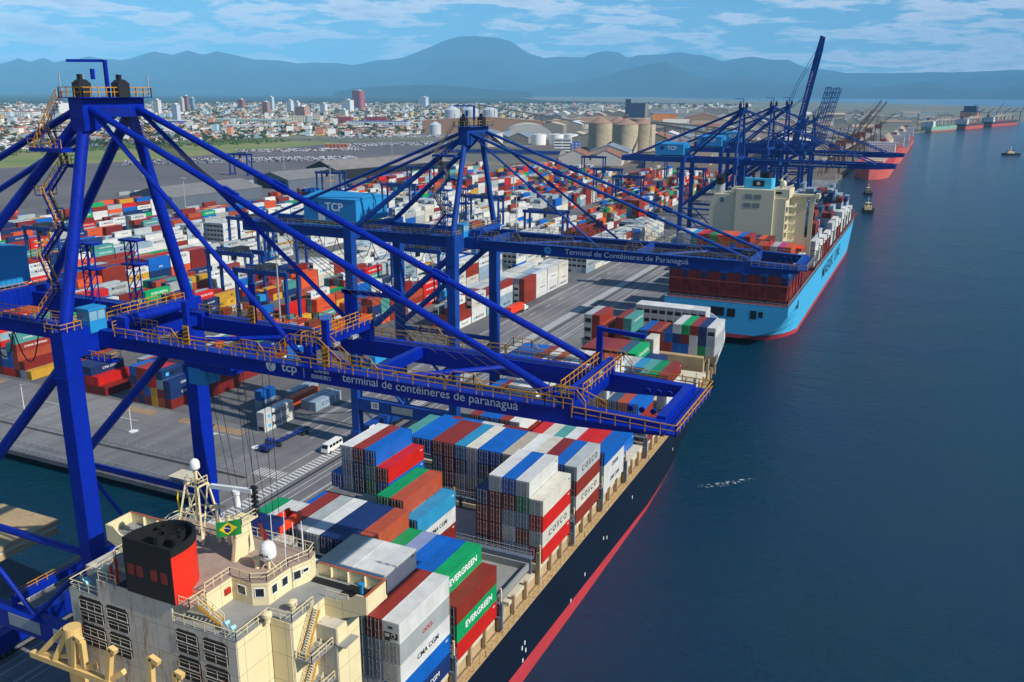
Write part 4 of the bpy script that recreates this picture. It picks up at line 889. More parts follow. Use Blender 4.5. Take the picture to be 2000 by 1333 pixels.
# choose what is modelled singly: the nearest ones that show
CAMP = Vector((0, 0, 88)); occ = {}
def score(d):
    dist = (Vector((d['x'], d['y'] + d['L'] / 2, d['z'] + 1.4)) - CAMP).length
    return dist / (1.0 if d['L'] > 8 else .75)
cells = {}
for d in CONT: cells.setdefault((round(d['x'] * 2), round(d['y'])), []).append(d)
def has_above(d): return any(abs(e['z'] - d['z'] - 2.8) < .3 for e in cells[(round(d['x'] * 2), round(d['y']))])
for d in CONT:
    right = any(abs(e['x'] - d['x'] - 2.5) < .35 and abs(e['y'] - d['y']) < 1 and abs(e['z'] - d['z']) < 1.2 for dx in (4, 5, 6) for e in cells.get((round(d['x'] * 2) + dx, round(d['y'])), []))
    front = any(abs(e['x'] - d['x']) < 1.3 and e['z'] + 2 > d['z'] + (0 if d['s'] == 'ship' else 0) for dy in range(12, 16) for dx in (-1, 0, 1) for e in cells.get((round(d['x'] * 2) + dx, round(d['y']) - dy), []) if e['L'] > 8)
    d['hid'] = has_above(d) and right and front
vis = [d for d in CONT if not d['hid']]
vis.sort(key=lambda d: score(d) + (0 if d['w'] else 60))
single = [d for d in vis if d.get('w')][:285]; ids = set(map(id, single))
extra = [d for d in vis if not d.get('w') and d['z'] > 2][:15]
for d in single: make_container(d, d['w'], 'containers on the near ship' if d['s'] == 'ship' and d['y'] < 300 else ('containers on the blue ship' if d['s'] == 'ship' else 'containers in the yard'))
farc = MB(); farc.col = (1, 1, 1, 1)
letm = {}
def stamp(mb, me, mat4):
    k = len(mb.v); mb.v += [tuple(mat4 @ v.co) for v in me.vertices]
    for p in me.polygons: mb.f.append(tuple(k + i for i in p.vertices)); mb.m.append(mb.mi); mb.c.append(mb.col)
ns = 0
for d in vis:
    if id(d) in ids: continue
    c = hx(COL[d['c']]); v = rnd.uniform(.82, 1.08); farc.col = (c[0] * v, c[1] * v, c[2] * v, 1); x, y, z, L = d['x'], d['y'], d['z'], d['L']; h = CW / 2
    farc.mi = 0; farc.box(x - h, x + h, y, y + L, z, z + 2.74)
    if y < 760:
        if d['k'] == 'r': farc.col = hx('#1b1d22'); farc.box(x - .95, x + .95, y - .03, y - .005, z + .35, z + 1.5); farc.col = hx('#a9aba8'); farc.box(x - 1.05, x + 1.05, y - .02, y - .004, z + 1.5, z + 2.6)
        else:
            farc.col = tuple([q * .45 for q in farc.col[:3]] + [1])
            for e in (-.6, 0, .6): farc.box(x + e - .06, x + e + .06, y - .03, y - .005, z + .2, z + 2.6)
    if d['b'] and y < 520 and (y < 420 or rnd.random() < .6):
        s, sz, mt = BRAND[d['b']]; farc.col = M[mt] and hx({'letter': '#e6e6e2', 'letter_dark': '#1b2230', 'letter_navy': '#12305e', 'letter_red': '#c2202c'}[mt])
        tm = text_mesh(s, sz, 0.0, .01); mm = FACE['+x'] @ Matrix.Diagonal((1.15 * (.6 if L < 8 else 1), 1, 1)); mm = mm.to_4x4(); mm.translation = Vector((x + h + .02, y + L * .56, z + 1.4)); stamp(farc, tm, mm); ns += 1
        if d['b'] == 'maersk': farc.col = hx('#49b3dc'); farc.box(x + h + .004, x + h + .02, y + L * .12, y + L * .21, z + .9, z + 1.9)
fo = farc.build('container_stacks', M['cont_stuff']); tag(fo, None, None, None, 'stuff')
print('containers', len(CONT), 'visible', len(vis), 'single', len(single), 'stamped', ns, 'faces', len(farc.f))
# ---------------------------------------------------------------- near ship
XC = -72.7; HR, HL = -50.7, -94.7
ship = thing('container_ship', 'dark hulled container ship alongside, cream bridge and red and black funnel', 'ship', (XC, 60, -3))
SO = (XC, 60, -3)
def hullpt(y, side, z):
    """half width of the hull; narrows to the bow and flares with height"""
    hb = (HR - HL) / 2; zt = (z + 3) / 15
    y0 = 170 + 45 * min(1, zt); yb = 290 + 14 * min(1.2, zt)
    if y <= y0: k = 1
    else: t = min(1, (y - y0) / (yb - y0)); k = max(0.0, 1 - t ** (1.7 + .9 * zt)) ** (.62)
    if y < 0: k *= 1
    return XC + side * hb * k
ys_ = [-40, 20, 60, 100, 140, 180] + [195 + 5 * i for i in range(23)]
def hull_part(name, z0, z1, mat, top=False, n=3):
    b = MB(SO)
    ZS = lambda y: [(bt(y) if z0 is None else z0) + ((bt(y) if z1 is None else z1) - (bt(y) if z0 is None else z0)) * i / n for i in range(n + 1)]
    for side in (-1, 1):
        for ya, yb in zip(ys_, ys_[1:]):
            for za, zb, zc, zd in zip(ZS(ya), ZS(ya)[1:], ZS(yb), ZS(yb)[1:]):
                P = [(hullpt(ya, side, za), ya, za), (hullpt(yb, side, zc), yb, zc), (hullpt(yb, side, zd), yb, zd), (hullpt(ya, side, zb), ya, zb)]
                b.face(P if side > 0 else P[::-1])
    if top:
        for ya, yb in zip(ys_, ys_[1:]): b.face([(hullpt(ya, -1, z1), ya, z1), (hullpt(ya, 1, z1), ya, z1), (hullpt(yb, 1, z1), yb, z1), (hullpt(yb, -1, z1), yb, z1)])
    return b.build(name, mat, ship)
navy = paint('hull_navy', '#0c1626', 0.4, 0.3, 0.10, 0.12, streak=True, seam=9); boot = paint('boot_topping_red', '#b4353a', 0.6, 0.15, 0.1, 0.2)
bt = lambda y: .7 if y < 110 else max(-3.3, .7 - (y - 110) * .0355)
hull_part('boot_topping', -4.2, None, boot); hull_part('hull', None, 9.4, navy)
hull_part('main_deck', 9.3, 9.4, M['deckrust'], True, 1)
# draught and tug marks on the hull side
b = MB(SO)
for (y, z) in ((112, 3), (113, 3.4), (113.4, 1.8), (112.3, .6), (150, 4), (152, 3.2), (168, 5), (140, 1.4), (133, -.2), (96, 2.2), (97, 1.2), (97, .3), (200, 4)):
    b.box(HR + .002, HR + .02, y, y + .35, z, z + .7)
b.build('hull_marking', M['letter'], ship)
# bulwark at the bow and coamings
b = MB(SO)
for ya, yb in zip([y for y in ys_ if y >= 250], [y for y in ys_ if y > 250]):
    for side in (-1, 1): b.hexa([(hullpt(ya, side, 9.4), ya, 9.4), (hullpt(yb, side, 9.4), yb, 9.4), (hullpt(yb, side, 9.4) - side * .25, yb, 9.4), (hullpt(ya, side, 9.4) - side * .25, ya, 9.4), (hullpt(ya, side, 14.5) + side * .3, ya, 14.8), (hullpt(yb, side, 14.5) + side * .3, yb, 14.8), (hullpt(yb, side, 14.5), yb, 14.8), (hullpt(ya, side, 14.5), ya, 14.8)])
b.build('bow_bulwark', M['white'], ship)
b = MB(SO); b.box(HL + 2, HR - 1.9, 62, 241, 9.41, 11.3); b.build('hatch_coaming', M['deckrust'], ship)
b = MB(SO); b.prism([(HL + 5, 243), (HR - 3.5, 243), (HR - 6, 258), (HR - 12, 272), (HL + 14, 272), (HL + 8, 258)], 9.42, 15.4); b.build('forward_deckhouse', M['deckrust'], ship)
bays = [78.9, 93.0, 107.6, 122.3, 137.4, 152.2, 166.8, 181.4, 196.0, 210.4, 226]
for i, y in enumerate(bays):
    for j in range(3):
        xa = HR - 1.6 - j * 13.9; b = MB(SO); b.box(xa - 13.5, xa, y - .3, y + 12.6, 11.31, 12.6)
        if y in (107.6,) and j < 1: b = MB(SO); b.box(xa - 13.5, xa, y + 3, y + 12.6, 11.31, 11.9)
        b.build('hatch_panel', M['hatch'], ship)
# open foremost hatch, white
# lashing bridges between bays
def lash(y, h, x0=HL + 2, x1=HR - .9):
    b = MB(SO); b.mi = 0
    n = 9
    for k in range(n + 1):
        x = x0 + (x1 - x0) * k / n; b.bar((x, y, 9.5), (x, y, 9.4 + h), .5, .4)
    for z in (9.4 + h, 9.4 + h * .55): b.box(x0, x1, y - .5, y + .5, z - .12, z)
    b.mi = 1
    for s in (-.5, .5): b.rail([(x0, y + s, 9.4 + h), (x1, y + s, 9.4 + h)], 1.0, 2.4, .07)
    b.mi = 2
    for k in range(6): x = x0 + (x1 - x0) * (k + .5) / 6; b.bar((x, y - .4, 9.4 + h), (x, y - .4, 9.4 + h + 1.9), .28)
    return b.build('lashing_bridge', [M['steel_grey'], M['galv'], M['yellow']], ship)
for y in (91.9, 106.4, 135.9, 150.9, 165.6, 180.0, 194.8, 209.2, 223.7): lash(y, 5.0)
b = MB(SO); y = 120.4
b.box(HL + 4, HR - 2, y - .6, y + .6, 14.4, 14.6); b.box(HL + 4, HR - 2, y - .6, y - .3, 13.3, 14.4); b.box(HL + 4, HR - 2, y - .6, y - .3, 9.6, 10.6)
k = 0; x = HR - 2
while x > HL + 4:
    b.box(x - .7, x, y - .61, y - .29, 10.6, 13.3); b.bar((x - .4, y - .45, 10.4), (x - 2.2, y - .45, 13.4), .45); x -= 5.2
b.build('lashing_bridge', M['steel_grey'], ship)
b = MB(SO); 
for s in (-.6, .6): b.rail([(HL + 4, y + s, 14.6), (HR - 2, y + s, 14.6)], 1.0, 2.2, .07)
b.build('lashing_bridge_railing', M['galv'], ship)
# hold opening ahead of the second bay at the water side: pale coaming walls and dark pit
b = MB(SO); b.box(-66, -53, 106.8, 119.6, 12.62, 12.7); b.build('hold_floor', M['deckgrey'], ship)
b = MB(SO)
for p, q in (((-66, 106.6, 12.6), (-53, 106.9, 13.9)), ((-66, 119.4, 12.6), (-53, 119.7, 13.9)), ((-53.3, 106.9, 12.6), (-53, 119.4, 13.9)), ((-66, 106.9, 12.6), (-65.7, 119.4, 13.9))): b.box(p[0], q[0], p[1], q[1], p[2], q[2])
b.build('hatch_coaming', M['deckgrey'], ship)
# side walkway: railing, stanchions, ladders, lifebelt posts
b = MB(SO); pts = [(hullpt(y, 1, 9.4) - .25, y, 9.4) for y in ys_ if 50 < y < 262]; b.rail(pts, 1.1, 1.9, .09)
b.build('deck_railing', paint('rusty_cream_rail', '#c0985a', .6, .2, .4, 1.0), ship)
for y in bays + [240]:
    b = MB(SO); b.mi = 0; b.box(HR - 1.7, HR - 1.1, y + 4, y + 4.5, 9.41, 12.6); b.box(HR - 1.7, HR - 1.1, y + 8.6, y + 9.1, 9.41, 12.6); b.box(HR - 1.8, HR - 1.2, y - 1.0, y - .5, 9.41, 15.0)
    b.mi = 1; b.rail([(HR - .8, y - 1.2, 9.4), (HR - .8, y - .2, 12.4)], .9, .8, .07); b.bar((HR - 1.1, y - .9, 9.4), (HR - 1.1, y - .9, 16.6), .25)
    b.build('container_stanchion', [M['deckrust'], M['cream']], ship)
# ---- superstructure
Zd = 32.0; Zr = 34.9
def sp_part(nm, fn, mats): b = MB(SO); fn(b); return b.build(nm, mats, ship)
sup = sp_part('superstructure', lambda b: (b.box(-86.3, -81.5, 62.2, 76, 9.41, Zd - .15), b.box(-81.5, -70.1, 62.2, 76, 9.41, Zr - .7), b.box(-70.1, -61.3, 62.2, 76, 9.41, Zd - .15), b.box(-61.3, -58.3, 67.6, 76, 9.41, Zd - .15), b.box(-58.3, -55.4, 71.6, 76, 9.41, Zd - 2.4), b.box(-92, -86.3, 69, 76, 9.41, Zd - 2)), [M['cream_rusty']])
SI = sup
def sub(nm, fn, mats, par=None): b = MB(SO); fn(b); return b.build(nm, mats, par or sup)
# thin clean sheets of lighter cream over the right-hand walls
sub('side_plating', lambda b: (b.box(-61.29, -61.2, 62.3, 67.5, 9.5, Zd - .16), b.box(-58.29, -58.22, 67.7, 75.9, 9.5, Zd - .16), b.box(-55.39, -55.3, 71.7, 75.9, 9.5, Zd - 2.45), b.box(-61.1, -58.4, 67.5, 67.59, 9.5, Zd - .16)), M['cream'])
sub('bridge_deck', lambda b: b.box(-86.3, -81.52, 62.2, 76, Zd - .149, Zd), M['deckgrey'])
sub('bridge_deck', lambda b: b.prism([(-70.08, 62.2), (-61.2, 62.2), (-61.2, 67.6), (-58.2, 67.6), (-58.2, 77), (-70.08, 77)], Zd - .149, Zd), M['deckgrey'])
sub('bridge_wing', lambda b: b.box(-58.19, -52.6, 73.6, 77.4, Zd - .14, Zd - .006), M['deckgrey'])
sub('bridge_wing', lambda b: b.box(-92.8, -86.31, 73.6, 77.4, Zd - .14, Zd - .006), M['deckgrey'])
def wingwalls(b, s):
    if 1:
        f = (lambda x: x) if s > 0 else (lambda x: 2 * XC - x)
        xo = f(-52.4); b.box(min(xo, xo - s * .25), max(xo, xo - s * .25), 73.4, 77.6, Zd - .9, Zd + 1.4)   # outer end
        b.box(min(f(-62), xo), max(f(-62), xo), 77.4, 77.6, Zd - .5, Zd + 1.35)   # forward bulwark
        # aft fairing: solid gusset that tapers toward the side
        pts = [(f(-59.2), Zd - .01), (f(-56.2), Zd + .0), (f(-54.8), Zd + .5), (f(-53.8), Zd + 1.35), (f(-52.65), Zd + 1.4), (f(-52.65), Zd - .9), (f(-59.2), Zd - 3.6)]
        P = pts if s > 0 else pts[::-1]
        k = len(P); b.face([(x, 73.4, z) for x, z in P][::-1]); b.face([(x, 73.6, z) for x, z in P])
        for i in range(k): j = (i + 1) % k; b.face([(P[i][0], 73.4, P[i][1]), (P[j][0], 73.4, P[j][1]), (P[j][0], 73.6, P[j][1]), (P[i][0], 73.6, P[i][1])])
        for x in (-60, -57.6, -55.2): b.box(min(f(x), f(x) + s * .12), max(f(x), f(x) + s * .12), 77.0, 77.4, Zd, Zd + 1.3)
for s_ in (1, -1): sub('wing_bulwark', lambda b: wingwalls(b, s_), M['cream'])
sub('wing_capping', lambda b: (b.box(-62, -52.4, 77.35, 77.65, Zd + 1.36, Zd + 1.42), b.box(-52.7, -52.35, 73.4, 77.3, Zd + 1.41, Zd + 1.47), b.box(-93, -84, 77.35, 77.65, Zd + 1.36, Zd + 1.42)), paint('orange_rust_cap', '#a8552c', .7, .3, .5, 2))
sub('deck_mat', lambda b: (b.box(-61.8, -57, 75.4, 76.6, Zd + .004, Zd + .03), b.box(-57, -53, 74.6, 76.9, Zd + .004, Zd + .03)), M['black'])
WH = [(-67.3, 64.6), (-67.25, 68.5), (-64.3, 68.4), (-62.7, 69.3), (-62.6, 72.9), (-61.7, 75.6), (-62.2, 77.2), (-83.2, 77.2), (-83.7, 75.6), (-82.8, 72.9), (-82.7, 66), (-81.4, 64.6)]
wh = sub('wheelhouse', lambda b: b.prism(WH, Zd - .01, Zr - .02), M['cream'])
sub('wheelhouse_roof', lambda b: b.prism([(x * 1.0 + (.12 if x > XC else -.12), y) for x, y in WH], Zr - .02, Zr + .08), M['deckpink'], wh)
sub('casing_deck', lambda b: b.box(-81.4, -67.4, 62.3, 64.55, Zr - .69, Zr - .6), M['deckpink'])
def winbox(p, q, z0, z1, nm='window'):
    """window with a pale frame on the vertical wall from p to q (xy)"""
    p, q = Vector((*p, 0)), Vector((*q, 0)); d = (q - p).normalized(); nrm = Vector((d.y, -d.x, 0))
    b = MB(SO); A, B_ = p + nrm * .03, q + nrm * .03
    b.bar((A.x, A.y, z0), (B_.x, B_.y, z0), .08, .08); b.bar((A.x, A.y, z1), (B_.x, B_.y, z1), .08, .08); b.bar((A.x, A.y, z0), (A.x, A.y, z1), .08); b.bar((B_.x, B_.y, z0), (B_.x, B_.y, z1), .08)
    o = b.build('window', M['white'], wh)
    b = MB(SO); c = nrm * .02; b.face([(p.x + c.x, p.y + c.y, z0), (q.x + c.x, q.y + c.y, z0), (q.x + c.x, q.y + c.y, z1), (p.x + c.x, p.y + c.y, z1)]); b.build('window_glass', M['glass'], wh)
winbox((-66.4, 68.47), (-65.2, 68.43), Zd + 1.05, Zd + 2.15); winbox((-64.0, 68.57), (-63.1, 69.07), Zd + 1.05, Zd + 2.15)
winbox((-62.68, 69.8), (-62.66, 70.7), Zd + 1.05, Zd + 2.15); winbox((-62.63, 71.5), (-62.61, 72.5), Zd + 1.05, Zd + 2.15)
winbox((-62.4, 73.3), (-62.05, 74.2), Zd + 1.05, Zd + 2.15); winbox((-61.98, 74.5), (-61.8, 75.3), Zd + 1.5, Zd + 2.0)
for k in range(11): winbox((-63.5 - k * 1.8 - 1.3 + 1.3, 77.2), (-64.8 - k * 1.8, 77.2), Zd + 1.0, Zd + 2.2)
sub('fire_box', lambda b: b.box(-67.2, -66.95, 67.2, 68.0, Zd + 1.2, Zd + 1.9), M['red'], wh)
rails = MB(SO)
rails.rail([(-86.2, 76, Zd), (-86.2, 62.3, Zd), (-81.6, 62.3, Zd)], 1.05, 1.5, .08); rails.rail([(-70, 62.3, Zd), (-61.3, 62.3, Zd), (-61.3, 67.5, Zd), (-58.3, 67.7, Zd), (-58.3, 71.5, Zd)], 1.05, 1.4, .08); rails.rail([(-58.0, 73.45, Zd), (-54.9, 73.45, Zd)], 1.0, 1.2, .08)
rails.rail([(-81.2, 62.3, Zr - .6), (-78.5, 62.3, Zr - .6)], 1.05, 1.2, .08); rails.rail([(-69.0, 62.3, Zr - .6), (-67.5, 62.3, Zr - .6), (-67.5, 64.5, Zr - .6)], 1.05, 1.0, .08)
rails.rail([(x + (-.15 if x > XC else .15), y, Zr + .08) for x, y in WH[:8]], 1.05, 1.2, .08)
rails.rail([(x + .15, y, Zr + .08) for x, y in WH[7:]], 1.05, 1.2, .08)
rails.build('railing', M['cream'], sup)
# aft wall openings: galleries with rails, inner shade painted as black faces, four on each side
def gallery(x0, x1, z0, z1):
    g_ = MB(SO)
    # rounded flat black face on the wall, painting the shade of a recess
    c = .4; pts = [(x0 + c, z0), (x1 - c, z0), (x1, z0 + c), (x1, z1 - c), (x1 - c, z1), (x0 + c, z1), (x0, z1 - c), (x0, z0 + c)]
    g_.face([(x, 62.19, z) for x, z in pts]); o = g_.build('gallery_opening', M['black'], sup)
    r_ = MB(SO); zm = (z0 + z1) / 2
    for z in (z0 + .15, zm + .1): r_.rail([(x0 + .15, 62.12, z), (x1 - .15, 62.12, z)], .95, 1.1, .045)
    r_.box(x0 + .1, x1 - .1, 62.1, 62.18, zm - .1, zm + .02); r_.build('gallery_rail', M['cream_rusty'], sup)
for (a, c_) in ((-84.9, -81.0), (-80.5, -77.0)):
    gallery(a, c_, 28.3, 31.4); gallery(a, c_, 24.9, 27.9)
for (a, c_) in ((-69.9, -66.6), (-66.0, -62.5)):
    gallery(a, c_, 28.4, 31.3); gallery(a, c_, 25.0, 28.0); gallery(a, c_, 21.5, 24.5)
# funnel
fp = [(-69.2, 62.0), (-69.1, 63.5)] + [(-72.65 + 3.55 * math.cos(t), 63.6 + 4.3 * math.sin(t)) for t in [math.pi * i / 16 for i in range(17)]] + [(-76.2, 63.5), (-76.2, 62.0)]
fu = sub('funnel', lambda b: b.prism(fp, Zr - .6, 40.0, False), M['orange'].copy() if False else paint('funnel_red', '#e02a12', .45, .05), ship)
def ftop(b):
    b.prism([(XC + .05 + (x - XC) * 1.015, 64 + (y - 64) * 1.015) for x, y in fp], 40.0, 40.9, False); b.prism([(XC + (x - XC) * .93, 64 + (y - 64) * .93) for x, y in fp], 39.4, 39.6, True)
    q = [(XC + .05 + (x - XC) * 1.015, 64 + (y - 64) * 1.015) for x, y in fp]; p = [(XC + (x - XC) * .93, 64 + (y - 64) * .93) for x, y in fp]
    for i in range(len(p)): j = (i + 1) % len(p); b.face([(*q[i], 40.9), (*q[j], 40.9), (*p[j], 40.9), (*p[i], 40.9)]); b.face([(*p[j], 39.6), (*p[i], 39.6), (*p[i], 40.9), (*p[j], 40.9)])
    b.box(-76.25, -69.15, 61.93, 61.99, Zr - .6, 40.0)
    for (x, y, r) in ((-73.5, 64.5, .9), (-71.2, 64.8, .7), (-74.6, 66, .5), (-72, 66.4, .45)): b.lathe((x, y, 39.5), [(r, 0), (r, 1.2), (r * .8, 1.2), (r * .8, .5)], 14)
sub('funnel_top', ftop, M['black'], fu)
for x in (-75.3, -74.0, -71.9, -70.4): sub('funnel_vent', lambda b: b.box(x - .45, x + .45, 61.88, 61.92, 36.6, 37.9), paint('vent_red', '#7c241c', .6, .3), fu)
sub('exhaust_apron', lambda b: b.box(-78.2, -69.2, 62.22, 64.6, Zr - .59, Zr - .5), M['black'], fu)
# signal mast gusset with flags, radar domes, radar mast
mast = sub('signal_mast', lambda b: (b.hexa([(-69.4, 70.9, Zr), (-68.9, 70.9, Zr), (-68.9, 74.4, Zr), (-69.4, 74.4, Zr), (-69.4, 71.9, Zr + 4.6), (-68.9, 71.9, Zr + 4.6), (-68.9, 74.0, Zr + 4.6), (-69.4, 74.0, Zr + 4.6)]), b.box(-70.4, -68.0, 71.6, 74.4, Zr + 4.6, Zr + 4.75), b.rail([(-70.3, 71.7, Zr + 4.75), (-68.1, 71.7, Zr + 4.75), (-68.1, 74.3, Zr + 4.75)], 1, .9, .08), b.bar((-69, 71.2, Zr), (-69.2, 71.9, Zr + 4.6), .3)), M['cream'], ship)
def lights(b):
    b.bar((-68.2, 74.3, Zr + 4.7), (-68.2, 74.3, Zr + 8.6), .25)
    for k in range(6): b.box(-68.6, -67.8, 74.1, 74.5, Zr + 5.2 + k * .6, Zr + 5.5 + k * .6)
sub('navigation_light_pole', lights, M['dark'], mast)
ra = sub('radar_scanner', lambda b: (b.bar((-74.6, 74.0, Zr + 7.4), (-68.4, 74.2, Zr + 7.9), .45, .5), b.lathe((-70.6, 74, Zr + 5.6), [(.35, 0), (.35, 1.5), (.5, 1.6), (.5, 2.0)], 12)), M['white'], mast)
def dome(nm, x, y, z, r, lab=None):
    o = sub(nm, lambda b: b.lathe((x, y, z), [(r * .9, 0), (r, .25 * r), (r, 1.0 * r), (r * .93, 1.4 * r), (r * .75, 1.75 * r), (r * .4, 2.02 * r), (.02, 2.1 * r)], 22), M['white'], ship)
    sub('dome_stand', lambda b: (b.tube((x, y, z - 1.5), (x, y, z), .18), b.bar((x - .7, y - .5, z - 1.6), (x, y, z), .1), b.bar((x + .7, y + .5, z - 1.6), (x, y, z), .1)), M['cream'], o); return o
d1 = dome('satellite_dome', -64.4, 71.6, Zr + 1.6, .95)
text_obj('SAILOR', .42, (-64.2 - SO[0], 71.6 - .98 - SO[1], Zr + 2.2 - SO[2]), '-y', M['letter_dark'], d1, .02, .02)
sub('ventilator', lambda b: b.lathe((-65.8, 71.2, Zr), [(.3, 0), (.3, 1.1), (.45, 1.15), (.45, 1.4)], 12), M['cream'], ship)
def lat(b):
    B0 = [(-79.5, 72.5), (-75.2, 72.5), (-75.2, 76), (-79.5, 76)]; T = [(-78.3, 73.6), (-76.3, 73.6), (-76.3, 75.2), (-78.3, 75.2)]
    for p, q in zip(B0, T): b.bar((*p, Zr), (*q, Zr + 7), .22)
    for k in range(4):
        p, q = B0[k], B0[(k + 1) % 4]; t, u = T[k], T[(k + 1) % 4]; b.bar((*p, Zr), (*u, Zr + 7), .14); b.bar((*t, Zr + 7), (*u, Zr + 7), .18); b.bar(((p[0] + t[0]) / 2, (p[1] + t[1]) / 2, Zr + 3.5), ((q[0] + u[0]) / 2, (q[1] + u[1]) / 2, Zr + 3.5), .14)
    b.bar((-77.3, 74.4, Zr + 7), (-77.3, 74.4, Zr + 9), .3); b.rail([(-78.3, 73.6, Zr + 7), (-76.3, 73.6, Zr + 7), (-76.3, 75.2, Zr + 7)], 1, .8, .08)
    b.rail([(-76, 72, Zr + 2), (-71.5, 72, Zr + 2), (-71.5, 75, Zr + 2)], 1, .8, .08); b.bar((-74, 74, Zr), (-74, 74, Zr + 5.2), .3); b.bar((-75, 74, Zr + 4.6), (-73, 74.4, Zr + 4.8), .3)
    b.bar((-72.4, 74, Zr), (-72.4, 74, Zr + 4), .35); b.box(-73.4, -71.4, 73.4, 74.8, Zr + 2.6, Zr + 2.75)
lm_ = sub('radar_mast', lat, M['cream'], ship); dome('radar_dome', -77.3, 74.4, Zr + 9, .6)
def flag(nm, pole, cc, wdt, hgt, mat, droop, label, cat='flag', ext=None):
    """cloth strip with folds, hanging from a halyard"""
    b = MB(pole); N = 10; V = []
    for i in range(N + 1):
        t = i / N
        for j in range(7):
            s = j / 6; V.append(Vector((pole[0] + t * wdt * cc[0] + .12 * math.sin(t * 7 + s), pole[1] + t * wdt * cc[1] + .18 * math.sin(t * 6) * t, pole[2] - s * hgt - droop * t * t)))
    for i in range(N):
        for j in range(6): b.face([V[i * 7 + j], V[(i + 1) * 7 + j], V[(i + 1) * 7 + j + 1], V[i * 7 + j + 1]])
    o = b.build(nm, mat); o.location = pole; tag(o, label, cat); return o, V
fp0 = Vector((-70.6, 70.2, Zr + 5.2))
fo_, V = flag('flag', fp0, (.88, .45), 2.9, 1.9, M['fgreen'], -.5, 'green and yellow national flag flying beside the signal mast on the near ship')
def onflag(b, t, s): # point on the flag plus small offset toward the viewer
    return Vector((fp0.x + t * 2.9 * .88 + .12 * math.sin(t * 7 + s), fp0.y + t * 2.9 * .45 + .18 * math.sin(t * 6) * t - .04, fp0.z - s * 1.9 + .5 * t * t))
b = MB(fp0); b.face([onflag(b, .1, .5), onflag(b, .5, .92), onflag(b, .9, .5), onflag(b, .5, .08)][::-1]); b.build('flag_lozenge', M['fyellow'], fo_)
b = MB(fp0); b.face([onflag(b, .5 + .17 * math.cos(2 * math.pi * i / 16), .5 + .26 * math.sin(2 * math.pi * i / 16)) + Vector((0, -.04, 0)) for i in range(16)]); b.build('flag_disc', M['fblue'], fo_)
b = MB(fp0); P = [onflag(b, .35 + .3 * i / 5, .42 + .12 * (i / 5) ** 2) + Vector((0, -.07, 0)) for i in range(6)]
for p, q in zip(P, P[1:]): b.bar(p, q, .03, .08)
b.build('flag_band', M['white'], fo_)
flag('flag', Vector((-67.3, 73.6, Zr + 4.4)), (.8, -.2), 1.7, 1.7, M['red'], .6, 'plain red signal flag flying beside the signal mast on the near ship')
flag('flag', Vector((-79.6, 73.4, Zr + 6.2)), (.25, -.1), 1.4, 2.4, M['fyellow'], 2.2, 'yellow signal flag hanging from the lattice radar mast of the near ship')
# stairs on the superstructure
def stairs(p, q, wd=.9, par=None, mat=None):
    b = MB(SO); p, q = Vector(p), Vector(q); d = Vector((q.x - p.x, q.y - p.y, 0)).normalized(); s = Vector((-d.y, d.x, 0)) * wd
    b.mi = 0
    for o in (Vector(), s): b.bar(p + o, q + o, .1, .3)
    b.mi = 1; n = int(abs(q.z - p.z) / .24)
    for i in range(n): c = p.lerp(q, (i + .5) / n) + s / 2; b.bar(c - s / 2, c + s / 2, .24, .05)
    b.mi = 2
    for o in (Vector(), s): b.rail([p + o, q + o], 1.0, 1.1, .07)
    b.build('ladder', [M['yellow'], M['galv'], M['cream']], par or sup)
stairs((-66.8, 62.9, Zr - .6), (-64.6, 62.5 + 1.2, Zd))
stairs((-57.9, 70.9, Zd), (-57.9, 68.1, Zd - 4.6)); stairs((-57.9, 70.9, Zd - 4.6), (-57.9, 68.1, Zd - 9)); stairs((-57.9, 70.9, Zd - 9), (-57.9, 68.1, Zd - 13.4))
sub('side_platform', lambda b: [b.box(-58.2, -55.9, 67.7, 71.55, z - .12, z) for z in (Zd - 4.6, Zd - 9, Zd - 13.4)] + [b.box(-58.2, -54.2, 71.6, 74.2, Zd - 4.62, Zd - 4.5)], M['deckgrey'])
sub('platform_railing', lambda b: [b.rail([(-58.1, 67.7, z), (-55.9, 67.7, z), (-55.9, 71.55, z)], 1.05, 1.1, .08) for z in (Zd - 4.6, Zd - 9, Zd - 13.4)], M['cream'])
for (x, y) in ((-63.2, 63.2), (-62.0, 62.8), (-84.2, 62.9), (-83.4, 62.6), (-63.0, 77.9)):
    sub('searchlight', lambda b: (b.bar((x, y, Zd), (x, y, Zd + .9), .1), b.tube((x - .1, y - .25, Zd + 1.1), (x + .1, y + .25, Zd + 1.25), .36, .22, 14)), paint('pale_blue_lamp', '#8fc3cc', .4, .05) if 'lampm' not in globals() else globals()['lampm'], sup)
sub('gyro_pedestal', lambda b: (b.bar((-54.4, 75.4, Zd), (-54.4, 75.4, Zd + 1.3), .3), b.box(-54.7, -54.1, 75.1, 75.7, Zd + 1.3, Zd + 1.6)), M['lightblue'])
for (x, y) in ((-59.6, 69.6), (-60.6, 66.5), (-84.4, 66)): sub('ventilator', lambda b: b.lathe((x, y, Zd), [(.32, 0), (.32, .7), (.55, .75), (.55, 1.15), (.3, 1.3)], 14), M['cream'])
sub('antenna', lambda b: [b.bar((x, y, Zr), (x, y, Zr + h), .07) for x, y, h in ((-66, 76.5, 5), (-65, 76.8, 3.4), (-63.6, 76.8, 3), (-63, 76, 4.4), (-68, 76.5, 4), (-62.9, 72.8, 5.5))], M['white'])
for (x, y) in ((-79.6, 62.8), (-78.6, 62.7), (-80.4, 64.2)): sub('fire_hydrant', lambda b: b.tube((x, y, Zr - .6), (x, y, Zr + 1.2), .16), M['red'])
